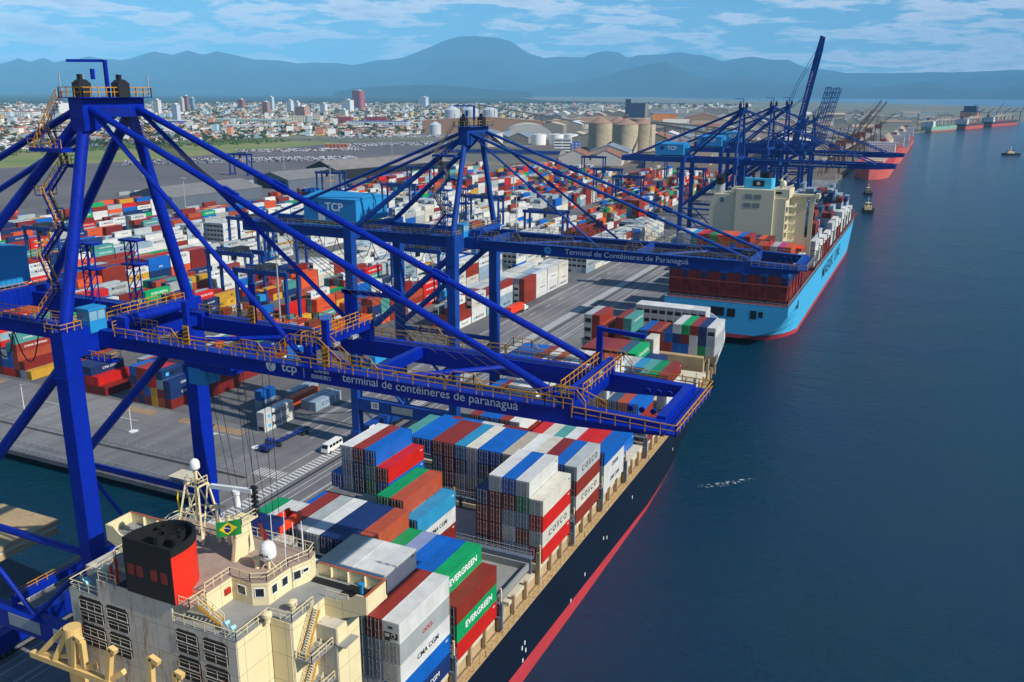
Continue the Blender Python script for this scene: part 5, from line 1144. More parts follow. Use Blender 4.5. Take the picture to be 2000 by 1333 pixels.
# yellow provision crane frames on the quay side aft of the bridge
hc = thing('provision_crane', 'yellow painted tubular derrick frames behind the bridge of the near ship', 'derrick', (-90, 60, 9.4))
def dp(fn): b = MB((-90, 60, 9.4)); fn(b); b.build('derrick_frame', DY, hc)
DY = paint('derrick_yellow', '#dcb873', .55, .08, .12, .8)
b = MB((-90, 60, 9.4)); b.tube((-84.0, 60.2, 9.4), (-84.0, 60.2, 28.6), .95, n=18); b.build('derrick_post', DY, hc)
b = MB((-90, 60, 9.4)); b.bar((-90.6, 59.4, 23.6), (-77.5, 59.4, 23.6), .7, .7); b.build('derrick_beam', DY, hc)
for seg in ([((-89.3, 59.4, 23.8), (-85.2, 60, 28.0)), ((-89.3, 59.4, 23.8), (-85.0, 60, 24.6))], [((-86.6, 59.4, 23.8), (-84.6, 60, 28.0))], [((-83.4, 59.4, 23.8), (-82.6, 59.4, 28.2)), ((-82.6, 59.4, 28.2), (-81.6, 59.4, 27.8)), ((-83.4, 59.5, 24), (-80.4, 59.8, 24.6)), ((-81.6, 59.4, 27.8), (-81.9, 59.6, 24.4))],
            [((-78.0, 59.4, 23.8), (-77.0, 59.4, 28.3)), ((-77.0, 59.4, 28.3), (-76.2, 59.4, 28.0)), ((-78.0, 59.5, 23.8), (-75.8, 59.8, 25.4))], [((-72.3, 60, 20), (-71.6, 60, 28.4)), ((-71.6, 60, 28.4), (-70.4, 60, 28.0))], [((-68.6, 60, 20), (-68.0, 60, 27.6)), ((-68.0, 60, 27.6), (-67.0, 60, 27.4))]):
    dp(lambda b: [b.bar(p, q, .6, .6) for p, q in seg])
# ---------------------------------------------------------------- blue-hulled ship
BX0, BX1 = -89.6, -43.6; BXC = (BX0 + BX1) / 2
s2 = thing('container_ship', 'light blue hulled container ship moored ahead, with a tall cream deckhouse', 'ship', (BXC, 400, -3)); S2 = (BXC, 400, -3)
def hp2(y, side, z):
    hb = 23; zt = (z + 3) / 16.5
    if y < 356: t = (356 - y) / 28; k = 1 - (1 - min(1, zt * 1.35)) ** 1.4 * .62 * t ** 1.3
    elif y > 540: t = min(1, (y - 540) / (128 + 18 * zt)); k = max(0, 1 - t ** (1.9 + zt)) ** .7
    else: k = 1
    return BXC + side * hb * k
Y2 = [328, 331, 334, 338, 343, 349, 356, 400, 460, 520] + [540 + 7 * i for i in range(22)]
def tz(y, z):  # the counter rises toward the transom
    t = max(0, (348 - y) / 20); return z + (3.2 * t ** 1.5) * max(0, 1 - (z + 3) / 6)
def hull2(nm, z0, z1, mat, top=False, n=4):
    b = MB(S2)
    for side in (-1, 1):
        for ya, yb in zip(Y2, Y2[1:]):
            for i in range(n):
                za, zb = z0 + (z1 - z0) * i / n, z0 + (z1 - z0) * (i + 1) / n
                P = [(hp2(ya, side, za), ya, tz(ya, za)), (hp2(yb, side, za), yb, tz(yb, za)), (hp2(yb, side, zb), yb, tz(yb, zb)), (hp2(ya, side, zb), ya, tz(ya, zb))]
                b.face(P if side > 0 else P[::-1])
    for i in range(n):
        za, zb = z0 + (z1 - z0) * i / n, z0 + (z1 - z0) * (i + 1) / n
        b.face([(hp2(328, -1, za), 328, tz(328, za)), (hp2(328, 1, za), 328, tz(328, za)), (hp2(328, 1, zb), 328, tz(328, zb)), (hp2(328, -1, zb), 328, tz(328, zb))])
    if top:
        for ya, yb in zip(Y2, Y2[1:]): b.face([(hp2(ya, -1, z1), ya, z1), (hp2(ya, 1, z1), ya, z1), (hp2(yb, 1, z1), yb, z1), (hp2(yb, -1, z1), yb, z1)])
    return b.build(nm, mat, s2)
hull2('boot_topping', -4.2, -1.2, boot, n=3); hull2('hull', -1.199, 13.0, paint('hull_light_blue', '#45add6', .45, .06, .10, .1, streak=True), False)
hull2('main_deck', 12.6, 12.7, paint('oxide_red_deck', '#6e2a20', .7, .2), True, 1)
b = MB(S2)
for (x, w_, z, h_) in ((-83.5, 1.6, 7.2, 3.2), (-79.5, 1.4, 7.6, 2.4), (-72, 5.4, 7.4, 3.4), (-65.5, 3.0, 7.4, 3.2), (-57, 2.2, 7.4, 3.2), (-54, 1.6, 8.2, 2.2)):
    b.mi = 0; b.box(x, x + w_, 327.93, 327.97, z, z + h_)
b.build('mooring_port', M['black'], s2)  # black faces paint the shade inside the ports
b = MB(S2); b.box(-43.58, -43.5, 352, 355, 7.4, 10.4); b.box(-43.58, -43.5, 348.5, 349.4, 7.8, 9.4); b.build('mooring_port', M['black'], s2)
text_obj('MAERSK  LINE', 8.0, (BX1 + .06 - S2[0], 468 - S2[1], 7.2 + 3), '+x', M['letter_dark'], s2, .04, .06, sx=1.55)
redf = paint('lashing_red', '#5a1c18', .7, .25)
b = MB(S2)
for k in range(19):
    x = BX0 + .8 + (BX1 - BX0 - 1.6) * k / 18; b.bar((x, 331.6, 12.7), (x, 331.6, 19.8), .36, .4)
    if k < 18:
        x2 = BX0 + .8 + (BX1 - BX0 - 1.6) * (k + 1) / 18; b.bar((x + .2, 331.8, 19.8), (x2 - .2, 331.8, 23.4), .07); b.bar((x2 - .2, 331.8, 19.8), (x + .2, 331.8, 23.4), .07)
b.box(BX0 + .5, BX1 - .5, 331.0, 332.4, 19.6, 19.8); b.build('lashing_bridge', redf, s2)
b = MB(S2); b.box(BX0 + 1, BX1 - 1, 332.6, 385, 12.71, 14.15); b.box(BX0 + 1, BX1 - 1, 406, 616, 12.71, 14.15); b.build('hatch_cover', redf, s2)
for i, y in enumerate((346.9, 362, 406.8, 422.5, 438.6, 454.6, 470.6, 486.6, 502.6, 518.6, 534.6, 550.6, 566.6)):
    b = MB(S2); b.box(BX0 + .6, BX1 - .3, y - .4, y + .4, 21.5, 21.7)
    for k in range(10): x = BX0 + .8 + (BX1 - BX0 - 1.4) * k / 9; b.bar((x, y, 12.7), (x, y, 21.6), .4)
    b.build('lashing_bridge', redf, s2)
b = MB(S2); b.rail([(hp2(y, 1, 13) - .2, y, 13.0) for y in Y2 if y < 660], 1.1, 3, .1); b.rail([(BX0, 328.2, 13), (BX1, 328.2, 13)], 1.1, 3, .1); b.build('deck_railing', M['galv'], s2)
def p2(nm, fn, mats, par=None): b = MB(S2); fn(b); return b.build(nm, mats, par or s2)
dh = p2('deckhouse', lambda b: (b.hexa([(-88.4, 389, 14.2), (-77.2, 389, 14.2), (-77.2, 403, 14.2), (-88.4, 403, 14.2), (-88.4, 389, 40.5), (-77.2, 389, 40.5), (-77.2, 403, 40.5), (-88.4, 403, 40.5)]),
    b.hexa([(-88.4, 389, 40.5), (-77.2, 389, 40.5), (-77.2, 403, 40.5), (-88.4, 403, 40.5), (-86.6, 389, 46.0), (-77.2, 389, 46.0), (-77.2, 403, 46.0), (-86.6, 403, 46.0)]),
    b.box(-77.19, -61.4, 388.2, 403, 14.2, 48.6), b.box(-61.4, -56.6, 389.4, 403, 14.2, 45.2)), M['cream2'])
p2('bridge_block', lambda b: (b.box(-62.2, -55.5, 390, 403.4, 45.2, 49.0), b.box(-56.5, -44.6, 399.4, 402.2, 45.4, 46.4), b.box(-46, -44.4, 398.6, 402.4, 44.8, 47.0), b.box(-48.4, -46.6, 401.0, 401.6, 14.2, 45.4), b.box(-56.6, -49.6, 401.0, 401.5, 28, 45.4), b.box(-56.6, -48.5, 401.0, 401.5, 14.2, 28)), M['cream2'], dh)
for k in range(7): p2('side_balcony', lambda b: (b.box(-56.59, -53.2, 390.5 , 398, 20 + k * 3.6, 20.15 + k * 3.6), b.rail([(-56.5, 390.6, 20.15 + k * 3.6), (-53.3, 390.6, 20.15 + k * 3.6), (-53.3, 398, 20.15 + k * 3.6)], 1.05, 1.6, .1)), M['cream2'], dh)
for (x, z) in ((-73.4, 44.7), (-69.6, 44.7), (-73.8, 41.1), (-70.0, 41.1)): p2('louvre', lambda b: [b.box(x - .05, x + 3.0, 388.1, 388.18, z + .5 * j, z + .5 * j + .3) for j in range(4)], M['steel_grey'], dh)
p2('louvre', lambda b: b.box(-84, -82.4, 388.9, 388.98, 42.6, 44.6), M['steel_grey'], dh); p2('bridge_window', lambda b: b.box(-61, -58.6, 389.9, 389.98, 47, 48), M['glass'], dh)
f2 = p2('funnel', lambda b: b.prism([(-74 + (0 if s < 0 else 10.4) + s * 1.2 * abs(math.sin(a)), 394.5 - 2.6 * math.cos(a)) for s, rng in ((1, range(0, 9)), (-1, range(8, -1, -1))) for a in [math.pi * i / 8 for i in rng]], 48.6, 53.0), paint('funnel_blue', '#3fb2d4', .5, .05))
p2('funnel_emblem_panel', lambda b: b.box(-71.2, -66.4, 391.6, 391.85, 49.6, 52.2), M['black'], f2)
p2('funnel_star', lambda b: [b.bar((-68.8, 391.55, 50.9), (-68.8 + .8 * math.cos(t), 391.55, 50.9 + .8 * math.sin(t)), .2) for t in [2 * math.pi * i / 7 for i in range(7)]], M['white'], f2)
p2('exhaust_stack', lambda b: [b.lathe((x, 395, 52.9), [(r, 0), (r, 2.6), (r * .7, 2.6), (r * .7, 1)], 14) for x, r in ((-65.4, 1.3), (-67.6, 1.0), (-71.6, .6))], M['black'], f2)
sk = p2('second_stack', lambda b: b.tube((-85.4, 395, 46), (-85.4, 395, 50.6), 1.9, n=20), M['galv']); p2('stack_mouth', lambda b: b.tube((-85.4, 394.4, 50.4), (-85.4, 393.2, 53.4), 1.95, n=20), M['black'], sk)
p2('roof_equipment', lambda b: (b.rail([(-88, 389.2, 46), (-77.4, 389.2, 46)], 1.2, 1.3, .12), b.box(-80, -77.4, 391, 400, 46, 48.6), b.bar((-79, 392, 46), (-79, 392, 54), .2), b.rail([(-61, 390.2, 49), (-56, 390.2, 49), (-56, 403, 49)], 1.2, 1.5, .12), b.tube((-60, 396, 49), (-60, 396, 53), .5), b.bar((-61, 396, 52), (-58, 396, 55), .5), b.lathe((-58.8, 395, 50), [(1, 0), (1.2, 1), (.8, 2), (.1, 2.4)], 12)), M['cream'], dh)
p2('signal_mast', lambda b: (b.bar((-60, 618, 12.7), (-60, 618, 38), .8), b.bar((-62, 618, 32), (-58, 618, 32), .5)), M['cream2'])
p2('lifeboat', lambda b: b.hexa([(-51.5, 393, 22), (-49.2, 393, 22), (-49.2, 399, 22), (-51.5, 399, 22), (-52, 391.5, 24.5), (-48.7, 391.5, 24.5), (-48.7, 400.5, 24.5), (-52, 400.5, 24.5)]), M['orange'])
# light mast of the near ship's bow, mooring ropes
b = MB((-72, 272, 15.4)); b.bar((-72, 272, 15.4), (-72, 272, 27), .55); b.box(-74, -70, 271.6, 272.4, 22, 22.4); b.lathe((-72, 272, 26), [(.9, 0), (.9, .8), (.4, 1.2)], 12)
tag(b.build('foremast', M['white']), 'white foremast with lamps on the bow of the near ship', 'mast')
for i, (p, q) in enumerate((((-64, 276, 17), (-70, 328, 9)), ((-58, 270, 17), (-64, 328, 9)), ((-56, 268, 16), (-63.8, 328, 8.4)))):
    b = MB(p); P = [Vector(p).lerp(Vector(q), t / 8) - Vector((0, 0, 3.0 * (t / 8) * (1 - t / 8) * 2)) for t in range(9)]
    for a_, c_ in zip(P, P[1:]): b.bar(a_, c_, .12)
    tag(b.build('mooring_rope', M['white']), ['upper', 'middle', 'lower'][i] + ' pale rope between the two container ships', 'rope', 'ropes between the container ships')
# ---------------------------------------------------------------- yard gantries
def rtg(xr, y, label, span=23.5, mat=None, col=None):
    o = thing('yard_gantry_crane', label, 'gantry crane', (xr, y, 0), 0, 'gantry cranes over the container blocks'); mat = mat or M['blue_far']; O = (xr, y, 0)
    def part(nm, fn, mats=mat, par=None): b = MB(O); fn(b); return b.build(nm, mats, par or o)
    x0, x1, d, H = xr + 2.6, xr + 2.6 - span, 3.6, 21.5
    for x in (x0, x1):
        for s in (-1, 1): part('leg', lambda b: b.bar((x, y + s * d, 2.2), (x, y + s * d, H), 1.0, 1.2))
        part('base_beam', lambda b: b.box(x - .6, x + .6, y - d - 2, y + d + 2, 1.5, 2.6))
        part('wheel', lambda b: [b.tube((x - .4, y + s * 4.4, .8), (x + .4, y + s * 4.4, .8), .8, n=12) for s in (-1, 1)], M['tyre'])
    for s in (-1, 1): part('top_girder', lambda b: b.box(x1 - 1.2, x0 + 1.2, y + s * d - .6, y + s * d + .6, H, H + 1.8))
    tx = xr - 6 - (abs(y) % 7)
    part('trolley', lambda b: (b.box(tx - 2.4, tx + 2.4, y - d - .4, y + d + .4, H + 1.81, H + 3.2), b.box(tx - 3.4, tx - 2.4, y - 1.2, y + 1.2, H - 2.6, H - .2)), M['dark'])
    part('spreader', lambda b: (b.box(tx - 1.2, tx + 1.2, y - 6, y + 6, 15.4, 15.9),), M['yellow'])
    part('power_house', lambda b: b.box(x0 - .8, x0 + 1.6, y - 1.8, y + 1.8, 2.6, 5.2), M['lightblue'])
    part('railing', lambda b: b.rail([(x1 - 1, y - d - .9, H + 1.8), (x0 + 1, y - d - .9, H + 1.8)], 1.1, 2, .08), M['galv'])
    return o
for i, (x, y, lab) in enumerate(((-216.7, 262, 'blue yard gantry just behind the nearest crane boom'), (-255.3, 288, 'blue yard gantry left of the tall lamp mast'), (-190.5, 330, 'blue yard gantry behind the faded blue crane legs'), (-281.5, 350, 'blue yard gantry near the left pylon of the nearest crane'), (-320, 372, 'blue yard gantry above the white and red stacks at left'), (-385, 300, 'blue yard gantry at the far left behind the light blue house'), (-190.5, 470, 'blue yard gantry left of the striped control building'), (-255.3, 520, 'blue yard gantry among the white refrigerated stacks'),
     (-346, 560, 'blue yard gantry beyond the faded blue crane apex'), (-216.7, 700, 'blue yard gantry in front of the round silos'), (-255.3, 760, 'blue yard gantry below the round silos'), (-320, 900, 'blue yard gantry at the far end near the white tower office'), (-255.3, 905, 'blue yard gantry at the far end near the distant quay cranes'), (-190.5, 800, 'blue yard gantry beside the distant quay cranes'), (-411, 700, 'blue yard gantry in the far left part of the yard'), (-450, 620, 'blue yard gantry near the grey sheds'), (-320, 470, 'blue yard gantry over white boxes in mid yard'))): rtg(x, y, lab)
rtg(-668, 757, 'bright blue gantry standing alone on the dark car lot', 24, M['blue'])
# ---------------------------------------------------------------- light masts
def mast(x, y, h, label):
    o = thing('light_mast', label, 'light mast', (x, y, 0), 0, 'tall light masts'); O = (x, y, 0)
    b = MB(O); b.tube((x, y, 0), (x, y, h), .42, .22, n=12); b.build('pole', M['galv'], o)
    b = MB(O); b.lathe((x, y, h - 1.2), [(1.5, 0), (1.5, .15)], 14); b.build('platform', M['galv'], o)
    b = MB(O)
    for k in range(8): t = 2 * math.pi * k / 8; b.box(x + 1.6 * math.cos(t) - .3, x + 1.6 * math.cos(t) + .3, y + 1.6 * math.sin(t) - .3, y + 1.6 * math.sin(t) + .3, h - 1.0, h - .5)
    b.build('floodlight', M['galv'], o)
for x, y, h, l in ((-209, 248, 33, 'nearest tall grey light mast, standing in the yard'), (-211, 454, 34.5, 'tall light mast beside the green and teal stacks'), (-466, 463, 31, 'light mast right of the first leg pylon'), (-694, 848, 27, 'light mast on the car lot'), (-603, 939, 38, 'tall light mast near the far fence'), (-389, 1011, 38, 'tall light mast by the white tanks'), (-401, 541, 37, 'light mast behind the light blue machine house'), (-150.5, 700, 36, 'light mast beside the distant quay cranes'), (-300, 640, 36, 'light mast among the white stacks'), (-150, 1010, 34, 'light mast on the bulk quay'), (-760, 700, 27, 'light mast on the left of the car lot'), (-520, 250, 34, 'light mast behind the left crane leg'), (-246, 845, 36, 'light mast in front of the silos')): mast(x, y, h, l)
for (x, y, l) in ((-140.3, 132.5, 'short white lamp post at the end of the concrete bridge'), (-186, 158.5, 'short white lamp post on the quay behind the left brace'), (-133, 112, 'short white lamp post beside the near quay edge'), (-228, 158.5, 'short white lamp post near the left leg')):
    o = thing('lamp_post', l, 'lamp post', (x, y, 0)); b = MB((x, y, 0)); b.tube((x, y, 0), (x, y, 7.5), .12, .08); b.build('pole', M['white'], o); b = MB((x, y, 0)); b.bar((x, y, 7.5), (x + .9, y - .2, 7.7), .14); b.bar((x, y, 7.5), (x - .5, y + .2, 7.6), .14); b.build('lamp_head', M['white'], o)
# ---------------------------------------------------------------- vehicles on the quay
def wheels(b, xs, ys, r=.5, w=.3, z=None):
    for x in xs:
        for y in ys: b.tube((x - w / 2, y, z or r), (x + w / 2, y, z or r), r, n=14)
def tractor(x, y, rz, label, cabcol, trailer=True, box=None):
    o = thing('terminal_truck', label, 'truck', (x, y, 0), rz, 'trucks in the terminal')
    b = MB(); b.box(-1.15, 1.15, -2.6, -.9, .75, 1.9); b.hexa([(-1.1, -.9, .75), (1.1, -.9, .75), (1.1, .9, .75), (-1.1, .9, .75), (-1.05, -.6, 2.9), (1.05, -.6, 2.9), (1.05, .8, 2.9), (-1.05, .8, 2.9)]); c = b.build('cab', cabcol, o)
    b = MB(); b.face([(-.95, -.88, 1.95), (.95, -.88, 1.95), (.92, -.66, 2.75), (-.92, -.66, 2.75)]); b.box(1.02, 1.1, -.3, .6, 1.9, 2.6); b.build('windscreen', M['glass'], c)
    b = MB(); wheels(b, (-1, 1), (-1.8, 2.6), .5); b.build('wheel', M['tyre'], o)
    b = MB(); b.box(-.5, .5, .9, 3.6, .7, 1.0); b.build('chassis', M['dark'], o)
    if trailer:
        b = MB(); b.mi = 0; b.box(-.55, -.3, 2.2, 14.6, 1.15, 1.5); b.box(.3, .55, 2.2, 14.6, 1.15, 1.5)
        for k in range(6): b.box(-1.2, 1.2, 2.4 + k * 2.35, 2.6 + k * 2.35, 1.51, 1.62)
        b.build('trailer_frame', cabcol if not box else M['dark'], o); b = MB(); wheels(b, (-1, -.7, .7, 1), (11.6, 12.9), .5); b.build('trailer_wheel', M['tyre'], o)
    if box:
        b = MB(); b.box(-1.22, 1.22, 2.3, 14.4, 1.63, 4.4); b.build('load', box, o)
    return o
tractor(-145.6, 165.6, R(-3), 'dark blue terminal tractor with an empty skeletal trailer on the quay', paint('tractor_blue', '#152a72', .4, .1))
tractor(-166.5, 486, 0, 'white lorry with a dark red box in front of the brown stacks', M['white'], True, paint('load_red', '#8a2a1e', .6, .1))
tractor(-150, 330, R(180), 'lorry with an orange box on the quay behind the reefers', M['white'], True, M['orange'])
tractor(-160.5, 232, R(4), 'bright blue tanker lorry behind the faded blue crane legs', paint('tanker_blue', '#1c86c4', .4, .05), True, paint('tank_blue', '#2390cc', .4, .05))
van = thing('minibus', 'white minibus parked beside the leg of the number ten crane', 'minibus', (-131.4, 172.4, 0), R(2))
b = MB(); b.hexa([(-1.05, -3.4, .45), (1.05, -3.4, .45), (1.05, 3.3, .45), (-1.05, 3.3, .45), (-1.0, -3.3, 1.35), (1.0, -3.3, 1.35), (1.0, 3.3, 1.35), (-1.0, 3.3, 1.35)]); b.hexa([(-1.0, -3.3, 1.36), (1.0, -3.3, 1.36), (1.0, 3.3, 1.36), (-1.0, 3.3, 1.36), (-.9, -2.7, 2.5), (.9, -2.7, 2.5), (.9, 3.15, 2.5), (-.9, 3.15, 2.5)]); b.build('body', M['white'], van)
b = MB(); b.face([(-.85, -3.3, 1.5), (.85, -3.3, 1.5), (.8, -2.84, 2.35), (-.8, -2.84, 2.35)]); b.build('windscreen', M['glass'], van)
for y0 in (-2.4, -1.0, .4, 1.8): b = MB(); b.face([(.99, y0, 1.5), (.99, y0 + 1.2, 1.5), (.93, y0 + 1.2, 2.25), (.93, y0, 2.25)]); b.build('side_window', M['glass'], van)
b = MB(); wheels(b, (-.95, .95), (-2.2, 2.1), .38, .24); b.build('wheel', M['tyre'], van)
cs = thing('covered_frame', 'low white framed canopy by the basin edge next to the crane leg', 'canopy', (-148, 140.5, -.05))
b = MB((-148, 140.5, -.05))
for x in (-152, -148, -144):
    for y in (138.6, 142.4): b.bar((x, y, -.05), (x, y, 2.4), .14)
b.build('post', M['white'], cs); b = MB((-148, 140.5, -.05)); b.box(-152.3, -143.7, 138.3, 142.7, 2.4, 2.5); b.build('roof', M['hatch'], cs)
# ---------------------------------------------------------------- buildings
def facade(name, wall, glass='#2a3640', sx=3.2, sz=3.0, frac=.42, var=.06):
    """wall with a regular storey and window pattern"""
    mt, t, b = newmat(name); co = objco(t); geo = t.nodes.new('ShaderNodeNewGeometry'); s = nd(t, 'ShaderNodeSeparateXYZ'); t.links.new(co, s.inputs[0]); nn = nd(t, 'ShaderNodeSeparateXYZ'); t.links.new(geo.outputs['Normal'], nn.inputs[0])
    def m(op, a, b_=None, c=None):
        k = nd(t, 'ShaderNodeMath', operation=op)
        for i, v in enumerate((a, b_, c)):
            if v is None: continue
            if hasattr(v, 'is_output'): t.links.new(v, k.inputs[i])
            else: k.inputs[i].default_value = v
        return k.outputs[0]
    ax = m('ABSOLUTE', nn.outputs['X']); hz_ = m('ADD', m('MULTIPLY', s.outputs['Y'], m('GREATER_THAN', ax, .6)), m('MULTIPLY', s.outputs['X'], m('LESS_THAN', ax, .6001)))
    fx = m('FRACT', m('DIVIDE', hz_, sx)); fz = m('FRACT', m('DIVIDE', s.outputs['Z'], sz))
    win = m('MULTIPLY', m('MULTIPLY', m('GREATER_THAN', fx, (1 - frac) / 2), m('LESS_THAN', fx, (1 + frac) / 2)), m('MULTIPLY', m('GREATER_THAN', fz, .35), m('LESS_THAN', fz, .8)))
    win = m('MULTIPLY', win, m('LESS_THAN', m('ABSOLUTE', nn.outputs['Z']), .5))
    n = noise(t, .1, 4, .6, co); r = ramp(t, .3, .7, tuple([x * (1 - var) for x in hx(wall)[:3]] + [1]), hx(wall)); t.links.new(n.outputs['Fac'], r.inputs[0])
    t.links.new(mix(t, win, r.outputs[0], hx(glass)), b.inputs['Base Color']); b.inputs['Roughness'].default_value = .7
    return mt
def building(name, label, cat, x, y, w_, d, h, wall, roof=None, parapet=.6, group=None, rz=0, extra=None):
    o = thing(name, label, cat, (x, y, 0), rz, group); b = MB(); b.box(-w_ / 2, w_ / 2, -d / 2, d / 2, 0, h); b.build('wall', wall, o)
    b = MB(); b.box(-w_ / 2 - .2, w_ / 2 + .2, -d / 2 - .2, d / 2 + .2, h, h + parapet); b.build('roof', roof or M['galv'], o)
    if extra: extra(o)
    return o
def corner(o, w_, d, h, mat, k=.32):
    for s in (-1, 1): b = MB(); b.box(s * w_ * .5 - w_ * k / 2, s * w_ * .5 + w_ * k / 2, -d * .3, d * .3, 0, h + 3); b.build('stair_core', mat, o)
TW = [(-2516, 2413, 22, 54, '#d9d5c8', 'slim cream apartment tower at the left of the town'), (-1926, 1912, 19, 49, '#c3cdd6', 'slim white and grey tower above a blue-walled block'), (-2914, 2928, 18, 56, '#c9bfb4', 'left of three adjoining towers in the town'), (-2969, 3011, 19, 63, '#8f5f50', 'brown middle one of three adjoining towers'), (-3268, 3352, 20, 52, '#7f9cb2', 'bluish right one of three adjoining towers'), (-3176, 3588, 30, 44, '#a3533f', 'reddish brown tower alone in the far town'),
      (-2256, 2678, 24, 47, '#a9785f', 'brown and white striped tower in mid town'), (-2824, 3390, 22, 59, '#b9c9cf', 'tall pale blue tower behind the brown striped one'), (-2557, 3190, 24, 47, '#dadada', 'white tower left of the wide pink block'), (-1947, 2491, 40, 36, '#b98d79', 'wide pinkish apartment block in the town centre'), (-2084, 2640, 16, 49, '#dcdcd8', 'narrow white tower attached behind the wide pink block'), (-2060, 2760, 22, 42, '#d6dcdc', 'white tower just right of the wide pink block'), (-2198, 3106, 40, 52, '#dededc', 'broad white tower beside the red tower'), (-2724, 3944, 52, 88, '#a8505a', 'tallest tower of the town, dark red with pale bands'), (-2788, 4701, 46, 55, '#c9d0d6', 'grey and white tower standing alone right of the red tower'), (-2085, 2886, 24, 22, '#b59f86', 'low beige block left of the broad white tower'), (-2788, 2227, 60, 44, '#dedcd4', 'pale industrial block at the far left of town'), (-1830, 2560, 26, 26, '#d8e0d0', 'pale green block right of the wide pink one'), (-1690, 2500, 22, 26, '#bcae98', 'beige block with dark stair tower near the pink one')]
for i, (x, y, w_, h, c, l) in enumerate(TW):
    mw = facade('tower_facade', c, '#39434c', 3.6, 3.2, .45); o = building('apartment_tower', l, 'tower', x, y, w_, w_ * .7, h, mw, paint('roof_grey', '#8c8a86', .8, .1), 1.2, 'tall buildings of the town')
    b = MB(); b.box(-w_ * .18, w_ * .18, -w_ * .2, w_ * .2, h + 1.21, h + 5); b.build('roof_tank_house', M['white'], o)
    if i == 13:
        for s in (-1, 0, 1): b = MB(); b.box(s * 17 - 5, s * 17 + 5, -w_ * .35 - 2.4, -w_ * .35 - .01, 0, h + 3); b.build('balcony_stack', facade('balcony_facade', '#b56a70', '#5d2c34', 5, 3.2, .7), o)
        b = MB(); b.bar((0, 0, h + 5), (0, 0, h + 20), .8); b.build('antenna', M['red'], o)
pal = {}
def pm(c):
    if c not in pal: pal[c] = paint('plaster', c, .85, .12, .0, .3)
    return pal[c]
# large low buildings in the town
for x, y, w_, d, h, wc, rc, l in ((-1330, 2020, 150, 40, 12, '#c9cfd2', '#2a5a9a', 'long low hall with a bright blue roof in the town'), (-1860, 1830, 60, 40, 10, '#3a55a8', '#c9c6bd', 'low blue-walled block under the slim grey tower'), (-1760, 2010, 230, 50, 11, '#9fb5a8', '#a8b8ac', 'very long pale green hall left of mid town'), (-1700, 2190, 95, 30, 16, '#d5cfae', '#b9b3a5', 'cream office block with dark window bands'), (-1560, 2180, 50, 26, 15, '#a02a30', '#8f3236', 'low crimson block right of the cream office block'), (-1480, 2230, 60, 26, 15, '#9c2b30', '#94383a', 'second low crimson block nearer the town centre'), (-2760, 2060, 120, 60, 18, '#dcd9cf', '#a05a44', 'white hall with a terracotta roof at far left'), (-2420, 1990, 90, 50, 18, '#e0ddd2', '#d8d6cf', 'plain white hall at the left edge of the town'), (-1180, 1760, 70, 30, 8, '#b5a48c', '#6d5a4a', 'brown roofed shed beyond the car lot'), (-1500, 1720, 120, 50, 8, '#d7d5cd', '#c4c6c4', 'broad white roofed warehouse beyond the meadow')):
    building('warehouse', l, 'warehouse', x, y, w_, d, h, facade('hall_facade', wc, '#4a4f52', 8, 5, .5), pm(rc), 1.0, None, R(20))
def gable(name, label, x, y, w_, d, h, rise, wall, roof, rz=0, n=1, cat='shed', dark=False, group=None):
    """long hall with pitched roofs, ridge along local y"""
    o = thing(name, label, cat, (x, y, 0), rz, group); s = w_ / n
    b = MB(); b.box(-w_ / 2, w_ / 2, -d / 2, d / 2, 0, h)
    for k in range(n):
        x0 = -w_ / 2 + k * s
        for yy in (-d / 2, d / 2): b.face([(x0, yy, h), (x0 + s, yy, h), (x0 + s / 2, yy, h + rise)])
    b.build('wall', wall, o)
    for k in range(n):
        x0 = -w_ / 2 + k * s; b = MB()
        b.hexa([(x0 - .3, -d / 2 - .5, h), (x0 + s / 2, -d / 2 - .5, h + rise), (x0 + s / 2, d / 2 + .5, h + rise), (x0 - .3, d / 2 + .5, h), (x0 - .3, -d / 2 - .5, h + .25), (x0 + s / 2, -d / 2 - .5, h + rise + .25), (x0 + s / 2, d / 2 + .5, h + rise + .25), (x0 - .3, d / 2 + .5, h + .25)])
        b.hexa([(x0 + s / 2 + .001, -d / 2 - .5, h + rise), (x0 + s + .3, -d / 2 - .5, h), (x0 + s + .3, d / 2 + .5, h), (x0 + s / 2 + .001, d / 2 + .5, h + rise), (x0 + s / 2 + .001, -d / 2 - .5, h + rise + .25), (x0 + s + .3, -d / 2 - .5, h + .25), (x0 + s + .3, d / 2 + .5, h + .25), (x0 + s / 2 + .001, d / 2 + .5, h + rise + .25)])
        b.build('roof', roof, o)
    if dark: b = MB(); b.face([(-w_ / 2 + 4, -d / 2 - .05, 0), (w_ / 2 - 4, -d / 2 - .05, 0), (w_ / 2 - 4, -d / 2 - .05, h - 1), (-w_ / 2 + 4, -d / 2 - .05, h - 1)]); b.build('open_front', M['black'], o)  # black face paints the shaded interior onto the closed wall
    return o
shed_r = paint('sheet_roof', '#7d7a76', .6, .22, .1, .12); shed_w = paint('sheet_wall', '#59616a', .6, .15)
gable('storage_shed', 'grey gabled shed among the containers behind the first leg', -548, 560, 48, 95, 9, 6, shed_w, shed_r, R(-4))
gable('storage_shed', 'grey ridged shed in the middle of the shed row', -556, 700, 46, 70, 9, 6, shed_w, shed_r, R(-8), dark=True)
gable('storage_shed', 'long striped roof shed with a dark open gable', -560, 850, 48, 170, 10, 8, M['black'], paint('striped_roof', '#837c74', .6, .3, .1, .06), R(-14), dark=True)
bw = gable('warehouse', 'big grey roofed warehouse with a bright blue fascia', -520, 1085, 150, 46, 14, 3, pm('#8d8a84'), paint('dark_roof', '#625a55', .7, .15), R(14), cat='warehouse')
